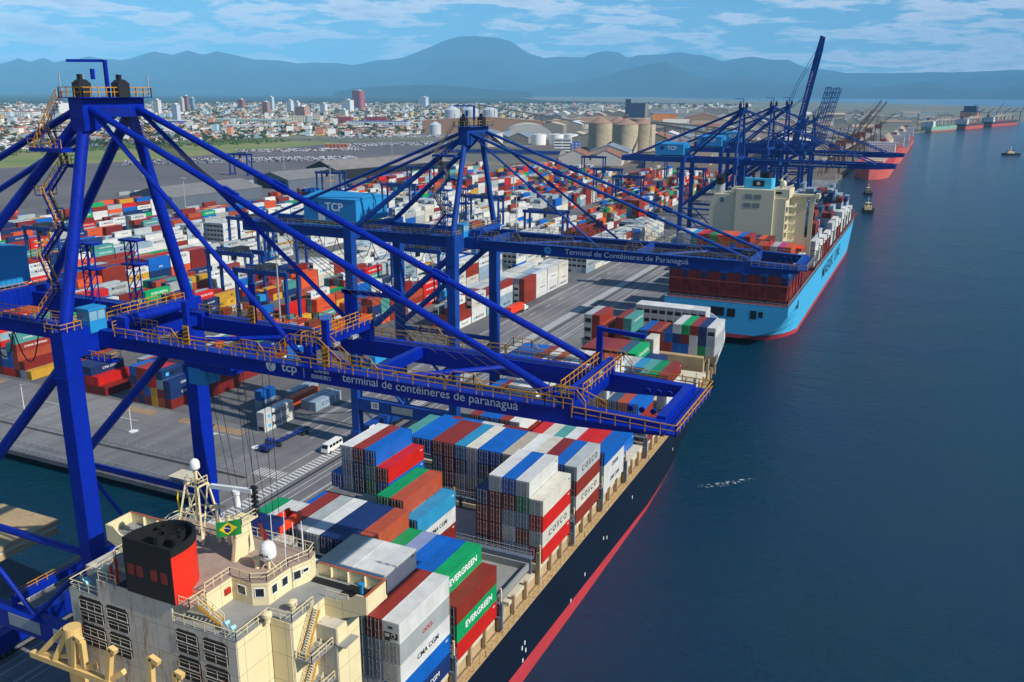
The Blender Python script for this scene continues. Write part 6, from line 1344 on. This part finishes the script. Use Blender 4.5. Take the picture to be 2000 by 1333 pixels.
b = MB(); b.box(-75.6, 75.6, -23.8, -23.05, 12, 15); b.build('blue_fascia', M['blue_old'], bw)
bk = building('booth', 'small terracotta building with a white strip at the car lot edge', 'building', -872, 1197, 36, 12, 7, facade('brick_small', '#b06a48', '#3b2b26', 6, 7, .4), pm('#a8917c'), .5, None, R(25))
# silos
def silo(x, y, r, h, cone, label, mat, rmat, n=28, cat='silo', ribs=0, group=None):
    o = thing('silo', label, cat, (x, y, 0), 0, group); b = MB(); b.lathe((0, 0, 0), [(r, 0), (r, h)], n, False); b.build('wall', mat, o, smooth=True)
    b = MB(); b.lathe((0, 0, h), [(r + .3, 0), (r * .12, cone), (.1, cone + .2)], n, False); b.build('roof', rmat, o)
    return o
csil = concrete_mat('silo_concrete', '#9c9078', '#c2b596', .03, None, .5); crf = paint('silo_roof_brown', '#9b7a64', .7, .18, .15, .2); wsil = paint('silo_metal', '#b7bcbf', .4, .1, .05, .15)
for x, y, l in ((-492, 1372, 'left front concrete silo of the left pair'), (-474, 1408, 'rear concrete silo of the left pair'), (-437, 1332, 'front concrete silo of the right pair'), (-420, 1366, 'rear concrete silo of the right pair')): silo(x, y, 18.8, 41, 9, l, csil, crf, group='big round concrete silos')
for x, y, l in ((-1303, 2358, 'left white metal silo behind the brown warehouse'), (-1256, 2385, 'middle white metal silo behind the brown warehouse'), (-1208, 2412, 'right white metal silo behind the brown warehouse')): silo(x, y, 23, 36, 13, l, wsil, wsil, group='three metal silos in a row')
silo(-975, 1689, 12.5, 20, 7, 'small silvery silo in front of the brown warehouse', wsil, wsil)
for x, y, l in ((-632, 1450, 'left white storage tank'), (-604, 1463, 'middle white storage tank'), (-584, 1475, 'right white storage tank')): silo(x, y, 13.6, 17.5, 1.2, l + ' near the office tower', M['white'], M['white'], cat='tank', group='white storage tanks')
gable('warehouse', 'long brown warehouse in front of the three metal silos', -920, 1800, 260, 60, 26, 9, pm('#8f6f58'), pm('#9a7a62'), R(28), cat='warehouse')
gable('warehouse', 'tan conveyor warehouse right of the dome hall', -740, 2120, 300, 60, 20, 12, pm('#a08a72'), pm('#a5846b'), R(30), cat='warehouse')
dm = thing('dome_hall', 'white barrel-roofed hall with dark lettering on its gable', 'hall', (-745, 1655, 0), R(28)); b = MB(); N = 18
for i in range(N):
    t0, t1 = math.pi * i / N, math.pi * (i + 1) / N; b.face([(48 * math.cos(t0) * -1, -45, 28 * math.sin(t0)), (48 * math.cos(t1) * -1, -45, 28 * math.sin(t1)), (48 * math.cos(t1) * -1, 45, 28 * math.sin(t1)), (48 * math.cos(t0) * -1, 45, 28 * math.sin(t0))])
b.build('barrel_roof', paint('barrel_roof', '#c3b7a2', .6, .1, .05, .1), dm); b = MB(); b.face([(-48 * math.cos(math.pi * i / N), -44.9, 28 * math.sin(math.pi * i / N)) for i in range(N + 1)]); gb = b.build('gable_wall', pm('#a3a39d'), dm)
text_obj('COHAO', 9, (2, -45.2, 8), '-y', M['letter_dark'], gb, .1, .05)
nv = building('elevator_building', 'tall navy blue elevator block behind the silos', 'building', -835, 2640, 66, 46, 56, paint('navy_cladding', '#22304f', .6, .12), pm('#4a4f5c'), 1.0, None, R(20)); b = MB(); b.box(-33, -18, -20, 20, 57.1, 68); b.build('roof_tower', paint('navy_cladding_b', '#1d2a48', .6, .12), nv); b = MB(); b.box(24, 33.1, -23.2, -22.9, 0, 56); b.build('pale_strip', pm('#a59c8e'), nv)
building('elevator_building', 'orange sheet-clad hall beside the navy block', 'building', -632, 2230, 58, 60, 38, paint('orange_cladding', '#d0853f', .6, .2, .05, .05), pm('#7c93a6'), 1.0, None, R(16))
gable('warehouse', 'brown hall to the right of the orange clad hall', -560, 2330, 90, 120, 26, 12, pm('#9b8068'), pm('#8c6f5c'), R(16), cat='warehouse')
ck = building('office_tower', 'white office tower with dark window bands by the tanks', 'office', -511, 1262, 24, 18, 20, facade('office_facade', '#e4e4e0', '#1c242c', 40, 4, .98), M['galv'], .8, None, R(18)); b = MB(); b.box(14, 26, -8, 8, 0, 17); b.build('blue_annex', facade('annex', '#3b5aa8', '#c9ccd2', 6, 4, .5), ck)
ct = building('control_building', 'small striped white and black control building beside the quay', 'building', -168, 531, 12, 14, 11, facade('control_facade', '#d9dde0', '#15181c', 60, 3.7, .98), paint('louvre_roof', '#8b9196', .5, .3, 0, 1.5), .6)
# filler industry: halls of many sizes between the yard and the far shore
HC = ['#8f7a66', '#a58f78', '#7b6a5c', '#b9a78c', '#9da3a6', '#c9c6be', '#75808a', '#8c5a44', '#b7b2a6', '#6d7076']
SEC = ['rust brown', 'tan', 'dark brown', 'sand coloured', 'cool grey', 'off-white', 'slate grey', 'brick red', 'pale stone', 'charcoal grey']
spots = []
ri = random.Random(21)
tries = 0
avoid = [(-492, 1372, 60), (-430, 1340, 60), (-745, 1655, 75), (-975, 1689, 40), (-920, 1800, 150), (-610, 1460, 60), (-511, 1262, 40), (-835, 2640, 70), (-632, 2230, 60), (-560, 2330, 90), (-740, 2120, 140), (-1256, 2385, 90), (-520, 1085, 100)]
while len(spots) < 150 and tries < 9000:
    tries += 1; y = ri.uniform(1080, 4200) if ri.random() < .75 else ri.uniform(1080, 2200); x = ri.uniform(-160 - y * .42, -150) + max(0, (y - 2200) * .13)
    if y < 1300 and x < -420: continue
    if any(math.hypot(x - a, y - b_) < r for a, b_, r in avoid): continue
    if x > -97 - 60 + max(0, (y - 2150) * .17): continue
    avoid.append((x, y, 38)); spots.append((x, y))
for i, (x, y) in enumerate(spots):
    k = ri.randrange(len(HC)); w_ = ri.uniform(35, 90); d = ri.uniform(30, 80); h = ri.uniform(9, 20)
    side = 'near the far bend of the quay' if y > 2200 and x > -500 else ('behind the bulk carriers' if x > -330 else ('beyond the round silos' if y > 1500 else 'close behind the container yard'))
    gable('warehouse', f'{SEC[k]} roofed port hall {side}', x, y, w_, d, h, ri.uniform(3, 9), pm(ri.choice(['#a59c8c', '#8a8379', '#c2bcb0'])), pm(HC[k]), R(ri.choice((8, 8, 14, 98))), 1 if w_ < 60 else 2, 'warehouse', group='port halls in the distance')
# conveyors and shiploaders, rusty brown
rb = paint('rusty_loader', '#6b4438', .7, .3, .3, .3); cg = paint('conveyor_grey', '#8e8478', .7, .2)
def conveyor(p, q, label):
    o = thing('conveyor_gallery', label, 'conveyor', p); b = MB(p); b.bar(p, q, 3.2, 3.0); b.build('gallery', cg, o); p_, q_ = Vector(p), Vector(q); n = max(2, int((q_ - p_).length / 35))
    for k in range(n + 1): c = p_.lerp(q_, k / n); b = MB(p); b.bar((c.x - 2, c.y, 0), (c.x, c.y, c.z - 1.4), .6); b.bar((c.x + 2, c.y, 0), (c.x, c.y, c.z - 1.4), .6); b.build('trestle', rb, o)
conveyor((-118, 1040, 17), (-118, 1900, 17), 'long raised conveyor running along the bulk quay'); conveyor((-140, 1120, 22), (-400, 1340, 44), 'sloping conveyor rising to the concrete silos'); conveyor((-150, 1500, 20), (-520, 1600, 40), 'sloping conveyor left of the shiploaders'); conveyor((-640, 1900, 30), (-470, 1440, 52), 'conveyor bridge feeding the round silos'); conveyor((-700, 1900, 20), (-1200, 2330, 52), 'conveyor rising to the metal silos'); conveyor((-60, 2360, 24), (160, 3200, 24), 'conveyor along the far quay')
def loader(x, y, label, lift=30, reach=34):
    o = thing('shiploader', label, 'shiploader', (x, y, 0), 0, 'rusty shiploaders'); O = (x, y, 0)
    for s in (-1, 1):
        for t in (-1, 1): b = MB(O); b.bar((x + s * 7, y + t * 7, 0), (x + s * 4, y + t * 4, 26), 1.1); b.build('leg', rb, o)
    b = MB(O); b.box(x - 6, x + 6, y - 5, y + 5, 26, 33); b.build('machine_house', paint('loader_house', '#7d4a38', .7, .2), o)
    b = MB(O); n = 8; A, B_ = Vector((x, y, 31)), Vector((x + reach, y, 31 + lift))
    for dz in (0, 3):
        for dy in (-1.5, 1.5): b.bar(A + Vector((0, dy, dz)), B_ + Vector((0, dy, dz)), .5)
    for k in range(n): p, q = A.lerp(B_, k / n), A.lerp(B_, (k + 1) / n); b.bar(p + Vector((0, -1.5, 0)), q + Vector((0, -1.5, 3)), .35); b.bar(p + Vector((0, 1.5, 3)), q + Vector((0, 1.5, 0)), .35)
    b.build('boom', rb, o); b = MB(O); b.bar((x - 4, y, 33), (x - 2, y, 48), 1); b.bar((x - 2, y, 48), B_ + Vector((-6, 0, 0)), .3); b.build('stay_mast', rb, o)
for x, y, lf, rc, l in ((-110, 1090, 6, 26, 'nearest rusty shiploader beyond the distant cranes'), (-112, 1175, 10, 24, 'second rusty shiploader along the bulk quay'), (-110, 1260, 34, 24, 'third shiploader, boom half raised'), (-112, 1380, 46, 28, 'rusty shiploader with its boom raised high'), (-110, 1440, 44, 30, 'neighbouring shiploader with raised boom'), (-112, 1600, 10, 26, 'shiploader beyond the pair with raised booms'), (-110, 1800, 20, 26, 'farthest shiploader on the straight quay')): loader(x, y, l, lf, rc)
# ---------------------------------------------------------------- far ships
def bulker(x, y, rz, L, B, hullc, bootc, label, deck=8, draft=.55, cranes=4, sup='#d6d6d2', hatchc='#8a4a3a'):
    """local +y is the bow"""
    o = thing('cargo_ship', label, 'ship', (x, y, -3), rz, 'bulk carriers at the far quay'); hb = B / 2
    def w(t, zt): return hb * (1 if t < .8 else max(0, 1 - ((t - .8) / (.2)) ** (1.8 + .8 * zt)) ** .6) * (.82 + .18 * min(1, t * 12))
    T = [0, .03, .08, .3, .6, .8, .84, .88, .92, .95, .975, 1]
    def hull(nm, z0, z1, mat, top):
        b = MB()
        for s in (-1, 1):
            for a, c in zip(T, T[1:]):
                P = [(s * w(a, z0 / 14), a * L - L / 2, z0), (s * w(c, z0 / 14), c * L - L / 2, z0), (s * w(c, z1 / 14), c * L - L / 2, z1), (s * w(a, z1 / 14), a * L - L / 2, z1)]; b.face(P if s > 0 else P[::-1])
        b.face([(-w(0, 0), -L / 2, z0), (w(0, 0), -L / 2, z0), (w(0, 1), -L / 2, z1), (-w(0, 1), -L / 2, z1)])
        if top:
            for a, c in zip(T, T[1:]): b.face([(-w(a, 1), a * L - L / 2, z1), (w(a, 1), a * L - L / 2, z1), (w(c, 1), c * L - L / 2, z1), (-w(c, 1), c * L - L / 2, z1)])
        b.build(nm, mat, o)
    zb = (deck + 3) * draft; hull('boot_topping', -1, zb, paint('boot_paint', bootc, .6, .1, .1, .1), False); hull('hull', zb + .001, deck + 3, paint('hull_paint', hullc, .5, .1, .15, .1), True)
    b = MB(); b.box(-hb * .85, hb * .85, -L / 2 + 6, -L / 2 + 22, deck + 3.01, deck + 17); b.box(-hb, hb, -L / 2 + 17, -L / 2 + 21, deck + 17, deck + 19.6); b.build('bridge', facade('ship_bridge', sup, '#30383c', 3, 2.8, .5), o)
    b = MB(); b.box(-3, 3, -L / 2 + 4, -L / 2 + 10, deck + 17.01, deck + 23); b.build('funnel', paint('ship_funnel', '#8d2b22', .5, .1), o)
    for k in range(5): y0 = -L / 2 + 28 + k * (L * .78 - 28) / 5; b = MB(); b.box(-hb * .6, hb * .6, y0 + 3, y0 + (L * .78 - 28) / 5 - 4, deck + 3.01, deck + 5.2); b.build('hatch', pm(hatchc), o)
    for k in range(cranes): y0 = -L / 2 + 28 + (k + .05) * (L * .78 - 28) / 5 + (L * .78 - 28) / 5 - 1.5; b = MB(); b.tube((0, y0, deck + 3), (0, y0, deck + 16), 1.4); b.bar((0, y0, deck + 15), (6, y0 + 16, deck + 24), 1.0); b.build('deck_crane', pm('#d3c9a8'), o)
    return o
bulker(-69, 1163, R(180), 210, 36, '#c22a22', '#c65a4e', 'nearest red bulk carrier with its bow toward the blue container ship', 12, .72, 0, '#dcdcd8', '#b9a58a')
bulker(-67, 1392, R(180), 200, 34, '#c8402f', '#cc5a48', 'second red bulk carrier in the line at the bulk quay', 12, .7, 4)
bulker(-67, 1610, R(180), 200, 33, '#5a6266', '#c4523e', 'grey and red bulk carrier third in the line', 9, .6, 4)
bulker(-67, 1830, R(180), 190, 32, '#99423a', '#b5503f', 'farthest red ship of the line along the straight quay', 9, .6, 4)
bulker(-10, 2560, R(-18), 200, 30, '#7fa68f', '#a85a48', 'pale green cargo ship at the far bend of the quay', 9, .3, 4, '#e4e4e0', '#3f7a50')
bulker(62, 2790, R(-15), 200, 32, '#34363e', '#b3503f', 'dark hulled ship with a high red band behind the green ship', 10, .65, 4)
bulker(150, 3110, R(-17), 300, 36, '#30343c', '#b24a3c', 'longest dark hulled ship at the far right of the quay', 10, .55, 5)
bulker(290, 3480, R(-20), 220, 32, '#9c2f28', '#a8483a', 'red ship at the far right edge of the picture', 9, .5, 3)
bo = building('elevator_building', 'orange and navy elevator tower behind the far ships', 'building', 75, 3640, 56, 40, 26, paint('orange_cladding_b', '#b9754a', .6, .2, .05, .05), pm('#2c3a55'), 3.0, None, R(-16)); b = MB(); b.box(-20, 20, -14, 14, 29.1, 46); b.build('roof_tower', paint('navy_cladding_c', '#232f4c', .6, .1), bo)
gr = thing('stacker_frame', 'dark latticed loader frames standing beyond the far ships', 'loader', (170, 3230, 0))
b = MB((170, 3230, 0))
for k in range(9): x, y = 60 + k * 26, 2960 + k * 75; b.bar((x, y, 0), (x, y, 34), 2.2); b.bar((x, y, 34), (x + 26, y + 75, 34), 1.8); b.bar((x, y, 34), (x + 14, y - 6, 46 if k % 3 else 60), 1.5)
b.build('frame', paint('dark_frame', '#35404e', .7, .2), gr)
# tug and pilot boats
def tug(x, y, rz, label, s=1.0, hullm=None, cab=None):
    o = thing('tugboat', label, 'boat', (x, y, -3), rz); o.scale = (s, s, s); hm_ = hullm or M['black']
    P = lambda z, k: [(-4.2 * k, -13), (4.2 * k, -13), (5 * k, -6), (5 * k, 4), (3.6 * k, 10), (0, 15 * (.9 + .1 * k)), (-3.6 * k, 10), (-5 * k, 4), (-5 * k, -6)]
    b = MB(); A, B_ = P(0, .86), P(0, 1); n = len(A)
    for i in range(n): j = (i + 1) % n; b.face([(*A[i], -.5), (*A[j], -.5), (*B_[j], 2.6), (*B_[i], 2.6)])
    b.face([(*p, 2.0) for p in B_]); b.build('hull', hm_, o)
    b = MB(); b.box(-3, 3, -4, 7, 2.01, 5.2); b.build('deckhouse', cab or pm('#c9b98c'), o)
    b = MB(); b.box(-2.3, 2.3, -.5, 5.2, 5.21, 7.6); b.build('wheelhouse', facade('tug_glass', '#d8cba0', '#22282c', 1.4, 2.6, .7), o)
    b = MB(); b.bar((0, 1, 7.6), (0, 1, 13), .35); b.bar((-1.4, 1, 11), (1.4, 1, 11), .2); b.build('mast', M['white'], o)
    b = MB(); b.tube((-1.6, -3, 5.2), (-1.6, -3, 7.8), .5); b.tube((1.6, -3, 5.2), (1.6, -3, 7.8), .5); b.build('exhaust_stack', M['black'], o)
    return o
tug(97, 1603, R(115), 'tug with a black hull and cream wheelhouse crossing the open bay')
tug(-48, 768, R(8), 'cream tug alongside the bow of the blue container ship', .9, None, pm('#d8c48c'))
tug(-58, 905, R(8), 'small dark tug waiting ahead of the blue container ship', .8, None, pm('#6a6a66'))
fm_ = bpy.data.materials.new('foam'); fm_.use_nodes = True; t = fm_.node_tree; bb = t.nodes['Principled BSDF']; bb.inputs['Base Color'].default_value = (.75, .8, .8, 1); bb.inputs['Roughness'].default_value = .8
co = objco(t); n_ = noise(t, .35, 7, .75, co); r_ = ramp(t, .50, .62); t.links.new(n_.outputs['Fac'], r_.inputs[0]); t.links.new(r_.outputs[0], bb.inputs['Alpha'])
b = MB()
for s in (-1, 1): b.face([(97, 1603, -2.96), (112, 1607 + s * 6, -2.96), (210, 1650 + s * 34, -2.96), (205, 1652 + s * 20, -2.96)])
b.face([(86, 1596, -2.955), (112, 1600, -2.955), (150, 1622, -2.955), (104, 1614, -2.955), (86, 1604, -2.955)])
tag(b.build('wake_foam', fm_), None, None, None, 'stuff')
fm2 = fm_.copy(); fm2.name = 'splash'; t2 = fm2.node_tree
for n_ in t2.nodes:
    if n_.type == 'TEX_NOISE': n_.inputs['Scale'].default_value = 1.1; n_.inputs['Detail'].default_value = 10
    if n_.type == 'VALTORGB': n_.color_ramp.elements[0].position = .53; n_.color_ramp.elements[1].position = .64
fb = MB(); P = [(-43.5, 197.5, .5), (-40.5, 199.2, 1.3), (-37.5, 202.5, 1.8), (-34.5, 205.5, 1.3), (-31.5, 207.8, .4)]
for p, q in zip(P, P[1:]): fb.face([(p[0], p[1] - p[2], -2.9), (q[0], q[1] - q[2], -2.9), (q[0], q[1] + q[2], -2.9), (p[0], p[1] + p[2], -2.9)])
tag(fb.build('water_splash', fm2), None, None, None, 'stuff')
# ---------------------------------------------------------------- town: houses and trees
WL = [('#d9d2c2', 'cream'), ('#e2e0da', 'white'), ('#c98f6a', 'salmon'), ('#b8c4c8', 'pale grey'), ('#d6b56a', 'ochre'), ('#9fbfc9', 'pale blue')]; RF = [('#9c5a3c', 'orange tiled'), ('#7d6a5c', 'brown tiled'), ('#b0aca4', 'grey sheet'), ('#8a4030', 'red tiled'), ('#d0cec8', 'white sheet')]
hm_cache = {}
def house_mesh(wi, ri_, v):
    k = (wi, ri_, v)
    if k not in hm_cache:
        w_, d, h, r = [(10, 14, 3.4, 2.2), (14, 12, 6.2, 1.6), (9, 9, 3.2, 1.8)][v]
        a = MB(); a.box(-w_ / 2, w_ / 2, -d / 2, d / 2, 0, h); 
        for yy in (-d / 2, d / 2): a.face([(-w_ / 2, yy, h), (w_ / 2, yy, h), (0, yy, h + r)])
        c = MB()
        for s in (-1, 1): P = [(0, -d / 2 - .4, h + r + .05), (s * (w_ / 2 + .5), -d / 2 - .4, h - .1), (s * (w_ / 2 + .5), d / 2 + .4, h - .1), (0, d / 2 + .4, h + r + .05)]; c.face(P)
        e = MB(); e.box(w_ / 2, w_ / 2 + .05, -d * .3, -d * .12, 1, 2.3); e.box(w_ / 2, w_ / 2 + .05, d * .1, d * .3, 1, 2.3); e.box(-w_ * .3, -w_ * .1, -d / 2 - .05, -d / 2, 1, 2.3); e.box(w_ * .1, w_ * .25, -d / 2 - .05, -d / 2, 0, 2.2)
        hm_cache[k] = (a.build('house', pm(WL[wi][0]), obj=False), c.build('roof', pm(RF[ri_][0]), obj=False), e.build('openings', M['glass'], obj=False))
    return hm_cache[k]
rt = random.Random(11)
def in_town(x, y):
    d = math.hypot(x, y); 
    if d < 1250 or d > 6800: return False
    # outside the grass strip, lots, port
    if y > 640 and x > -1190 - max(0, (1330 - y)) * .12: 
        if not (y > 1500 and x < -1000 - (y - 1500) * .05): return False
    if y <= 640 and x > -1320 - (700 - y) * 1.7: return False
    return True
pts = []
while len(pts) < 9500:
    d = 1250 * math.exp(rt.random() ** .85 * 1.7); a = R(rt.uniform(-1, 62)); x, y = -d * math.sin(a), d * math.cos(a)
    if in_town(x, y) and not any(abs(x - T_[0]) < T_[2] * .8 and abs(y - T_[1]) < T_[2] * .8 for T_ in TW): pts.append((x, y, d))
pts.sort(key=lambda p: p[2])
hs_far = MB(); hs_far.col = (1, 1, 1, 1); side = lambda x, y: 'left part of the town' if x < -1.02 * y else ('middle of the town' if x < -.72 * y else 'right part of the town')
ntree = 0; treepts = []
for i, (x, y, d) in enumerate(pts):
    if rt.random() < .36: treepts.append((x, y, d)); continue
    wi, ri_, v = rt.choice((0, 0, 1, 1, 1, 2, 3, 4, 5)), rt.choice((0, 0, 0, 1, 2, 3, 4)), rt.choice((0, 0, 1, 2)); rz = R(rt.choice((20, 20, 110, 35)))
    sc = rt.uniform(.8, 1.3) * (1 + max(0, d - 3200) / 5200)
    if ntree < 290:
        ntree += 1; me = house_mesh(wi, ri_, v); o = bpy.data.objects.new('house', me[0]); link(o); o.location = (x, y, 0); o.rotation_euler = (0, 0, rz); o.scale = (sc, sc, 1)
        tag(o, f'{WL[wi][1]} house with {RF[ri_][1]} roof in the {side(x, y)}' + (', two storeys' if v == 1 else ''), 'house', 'houses at the near edge of town')
        r_o = bpy.data.objects.new('roof', me[1]); link(r_o, o); w_o = bpy.data.objects.new('window', me[2]); link(w_o, o)
    else:
        w_, dd, h, r = [(10, 14, 3.4, 2.2), (14, 12, 6.2, 1.6), (9, 9, 3.2, 1.8)][v]
        if rt.random() < .06: h = rt.uniform(9, 20)
        ca, sa = math.cos(rz), math.sin(rz); T_ = lambda a, b_, z: (x + (a * ca - b_ * sa) * sc, y + (a * sa + b_ * ca) * sc, z)
        hs_far.col = hx(WL[wi][0]); hs_far.hexa([T_(-w_ / 2, -dd / 2, 0), T_(w_ / 2, -dd / 2, 0), T_(w_ / 2, dd / 2, 0), T_(-w_ / 2, dd / 2, 0), T_(-w_ / 2, -dd / 2, h), T_(w_ / 2, -dd / 2, h), T_(w_ / 2, dd / 2, h), T_(-w_ / 2, dd / 2, h)], skip=(0,))
        hs_far.col = hx(RF[ri_][0]); hs_far.face([T_(0, -dd / 2, h + r), T_(-w_ / 2 - .4, -dd / 2, h + .05), T_(-w_ / 2 - .4, dd / 2, h + .05), T_(0, dd / 2, h + r)]); hs_far.face([T_(0, -dd / 2, h + r), T_(w_ / 2 + .4, -dd / 2, h + .05), T_(w_ / 2 + .4, dd / 2, h + .05), T_(0, dd / 2, h + r)])
am, t, b_ = newmat('far_house_paint'); a_ = t.nodes.new('ShaderNodeAttribute'); a_.attribute_name = 'tone'; t.links.new(a_.outputs['Color'], b_.inputs['Base Color']); b_.inputs['Roughness'].default_value = .85
tag(hs_far.build('distant_houses', am), None, None, None, 'stuff')
# foliage: clumps of small leaf faces spread through uneven crowns
def leafmat(name, c0, c1):
    mt, t, b = newmat(name); g_ = t.nodes.new('ShaderNodeNewGeometry'); oi = t.nodes.new('ShaderNodeObjectInfo'); n = noise(t, .5, 3, .6, g_.outputs['Position']); r = ramp(t, .3, .7, hx(c0), hx(c1)); t.links.new(n.outputs['Fac'], r.inputs[0]); t.links.new(r.outputs[0], b.inputs['Base Color']); b.inputs['Roughness'].default_value = .9
    return mt
LM = leafmat('leaf_green', '#26381a', '#4c6128'); BK = pm('#5a4a3a'); LM2 = leafmat('scrub_green', '#3f5626', '#66793a')
def crown(b, rr, c, R0, H0, n, leaf):
    lobes = [(Vector((rr.uniform(-.55, .55) * R0, rr.uniform(-.55, .55) * R0, rr.uniform(-.2, .35) * H0)), rr.uniform(.38, .62)) for _ in range(6)]
    for _ in range(n):
        l, s = rr.choice(lobes); u = Vector((rr.gauss(0, 1), rr.gauss(0, 1), rr.gauss(0, 1))).normalized() * rr.uniform(.6, 1.0)
        p = Vector(c) + l + Vector((u.x * R0 * s, u.y * R0 * s, u.z * H0 * s * .8)); a = Vector((rr.gauss(0, 1), rr.gauss(0, 1), rr.gauss(0, .6))).normalized(); bb_ = a.cross(u).normalized() if a.cross(u).length > .1 else Vector((1, 0, 0)); q = leaf * rr.uniform(.6, 1.3)
        b.face([p - a * q, p + bb_ * q * .7, p + a * q, p - bb_ * q * .7])
tp = []
for s in range(5):
    rr = random.Random(50 + s); t_ = MB(); t_.tube((0, 0, 0), (rr.uniform(-.3, .3), .2, 4.2), .45, .2, 6)
    for k in range(4): t_.tube((0, 0, 2.8), (rr.uniform(-2.6, 2.6), rr.uniform(-2.6, 2.6), rr.uniform(4.6, 7)), .2, .07, 5)
    c_ = MB(); crown(c_, rr, (0, 0, 6.2), 4.6, 4.2, 170, .75); tp.append((t_.build('tree', BK, obj=False), c_.build('crown', LM, obj=False)))
nt_ = 0; wood = MB(); rw = random.Random(77)
strip_pts = []
while len(strip_pts) < 190:   # belt of scrub and trees between the meadow and the houses
    u = rw.random(); 
    P0, P1 = ((-2300, 60), (-1300, 700)) if u < .45 else (((-1300, 700), (-1190, 940)) if u < .6 else ((-1190, 940), (-1110, 1330)))
    t_ = rw.random(); x, y = P0[0] + (P1[0] - P0[0]) * t_ + rw.uniform(-90, 10), P0[1] + (P1[1] - P0[1]) * t_ + rw.uniform(-20, 50); strip_pts.append((x, y, math.hypot(x, y)))
allt = sorted(treepts[:] + strip_pts, key=lambda p: p[2])
for i, (x, y, d) in enumerate(allt):
    s = rw.uniform(.7, 1.5) * (1 + max(0, d - 2600) / 4200)
    if i < 290:
        m0, m1 = tp[rw.randrange(5)]; o = bpy.data.objects.new('tree', m0); link(o); o.location = (x, y, 0); o.scale = (s, s, s * rw.uniform(.8, 1.15)); o.rotation_euler = (0, 0, rw.uniform(0, 6)); c_ = bpy.data.objects.new('crown', m1); link(c_, o)
        tag(o, f'rounded dark green tree at the near edge of the {side(x, y)}', 'tree', 'trees at the near edge of town')
    else: crown(wood, rw, (x, y, 5 * s), 5.2 * s, 4.2 * s, 16 if d < 3500 else 10, 2.0 * s)
tag(wood.build('town_woodland', LM), None, None, None, 'stuff')
sc_ = MB()
for k in range(1500):
    t_ = rw.random(); u = rw.random(); P0, P1 = ((-2400, 0), (-1290, 700)) if u < .6 else (((-1290, 700), (-1180, 940)) if u < .75 else ((-1180, 940), (-1100, 1320)))
    x, y = P0[0] + (P1[0] - P0[0]) * t_ + rw.gauss(0, 34) - 10, P0[1] + (P1[1] - P0[1]) * t_ + rw.gauss(0, 22) + 14; crown(sc_, rw, (x, y, 1.6), 5.5, 3.4, 18, 1.5)
tag(sc_.build('scrub_belt', LM2), None, None, None, 'stuff')
# ---------------------------------------------------------------- parked cars
CC = [('#b4b6b8', 'white'), ('#b4b6b8', 'white'), ('#7b7f84', 'silver'), ('#2c2e33', 'dark grey'), ('#5a2422', 'red'), ('#55585e', 'white')]
def car_mesh(c):
    b = MB(); b.mi = 0; b.box(-.9, .9, -2.2, 2.2, .3, .95); b.hexa([(-.82, -1.3, .951), (.82, -1.3, .951), (.82, 1.8, .951), (-.82, 1.8, .951), (-.7, -.6, 1.5), (.7, -.6, 1.5), (.7, 1.4, 1.5), (-.7, 1.4, 1.5)]); b.mi = 1
    b.face([(-.8, -1.32, .98), (.8, -1.32, .98), (.68, -.64, 1.46), (-.68, -.64, 1.46)]); b.face([(.83, -1.0, 1.0), (.83, 1.5, 1.0), (.74, 1.2, 1.42), (.74, -.5, 1.42)]); b.mi = 2
    for x in (-.85, .85):
        for y in (-1.4, 1.4): b.tube((x - .1, y, .32), (x + .1, y, .32), .32, n=8)
    return b.build('parked_car', [paint('car_paint', c, .3, .03), M['glass'], M['tyre']], obj=False)
cmsh = [car_mesh(c) for c, _ in CC[:5]]
cars = []
def rows(P0, P1, n, depth, k):
    P0, P1 = Vector((*P0, 0)), Vector((*P1, 0)); d = (P1 - P0); L = d.length; d = d.normalized(); s = Vector((-d.y, d.x, 0))
    for j in range(k):
        for i in range(int(L / 2.7)):
            if rt.random() < .1: continue
            p = P0 + d * (i * 2.7) + s * (j * depth); cars.append((p.x, p.y, math.atan2(d.y, d.x)))
rows((-900, 800), (-690, 1010), 0, 8.6, 9); rows((-930, 1040), (-800, 1180), 0, 8.6, 8); rows((-880, 1240), (-740, 1420), 0, 8.8, 9); rows((-1060, 1450), (-820, 1700), 0, 10, 8)
cars.sort(key=lambda c: math.hypot(c[0], c[1])); cm_ = MB(); cm_.col = (1, 1, 1, 1)
for i, (x, y, a) in enumerate(cars):
    k = rt.randrange(6)
    if i < 290:
        k5 = min(k, 4); o = bpy.data.objects.new('parked_car', cmsh[k5 if k < 5 else 0]); link(o); o.location = (x, y, .02); o.rotation_euler = (0, 0, a); tag(o, f'{CC[k5 if k < 5 else 0][1]} car parked in the long near rows of the open lot', 'car', 'cars parked in rows on the open lot')
    else:
        ca, sa = math.cos(a), math.sin(a); T_ = lambda u, v, z: (x + u * ca - v * sa, y + u * sa + v * ca, z); cm_.col = hx(CC[k][0])
        cm_.hexa([T_(-.9, -2.2, .3), T_(.9, -2.2, .3), T_(.9, 2.2, .3), T_(-.9, 2.2, .3), T_(-.85, -2.1, .95), T_(.85, -2.1, .95), T_(.85, 2.1, .95), T_(-.85, 2.1, .95)], skip=(0,)); cm_.hexa([T_(-.8, -1.2, .96), T_(.8, -1.2, .96), T_(.8, 1.7, .96), T_(-.8, 1.7, .96), T_(-.7, -.6, 1.5), T_(.7, -.6, 1.5), T_(.7, 1.4, 1.5), T_(-.7, 1.4, 1.5)], skip=(0,))
tag(cm_.build('distant_parked_cars', am), None, None, None, 'stuff')
print('cars', len(cars), 'houses', len(pts), 'trees', len(allt), 'objects', len(bpy.data.objects))
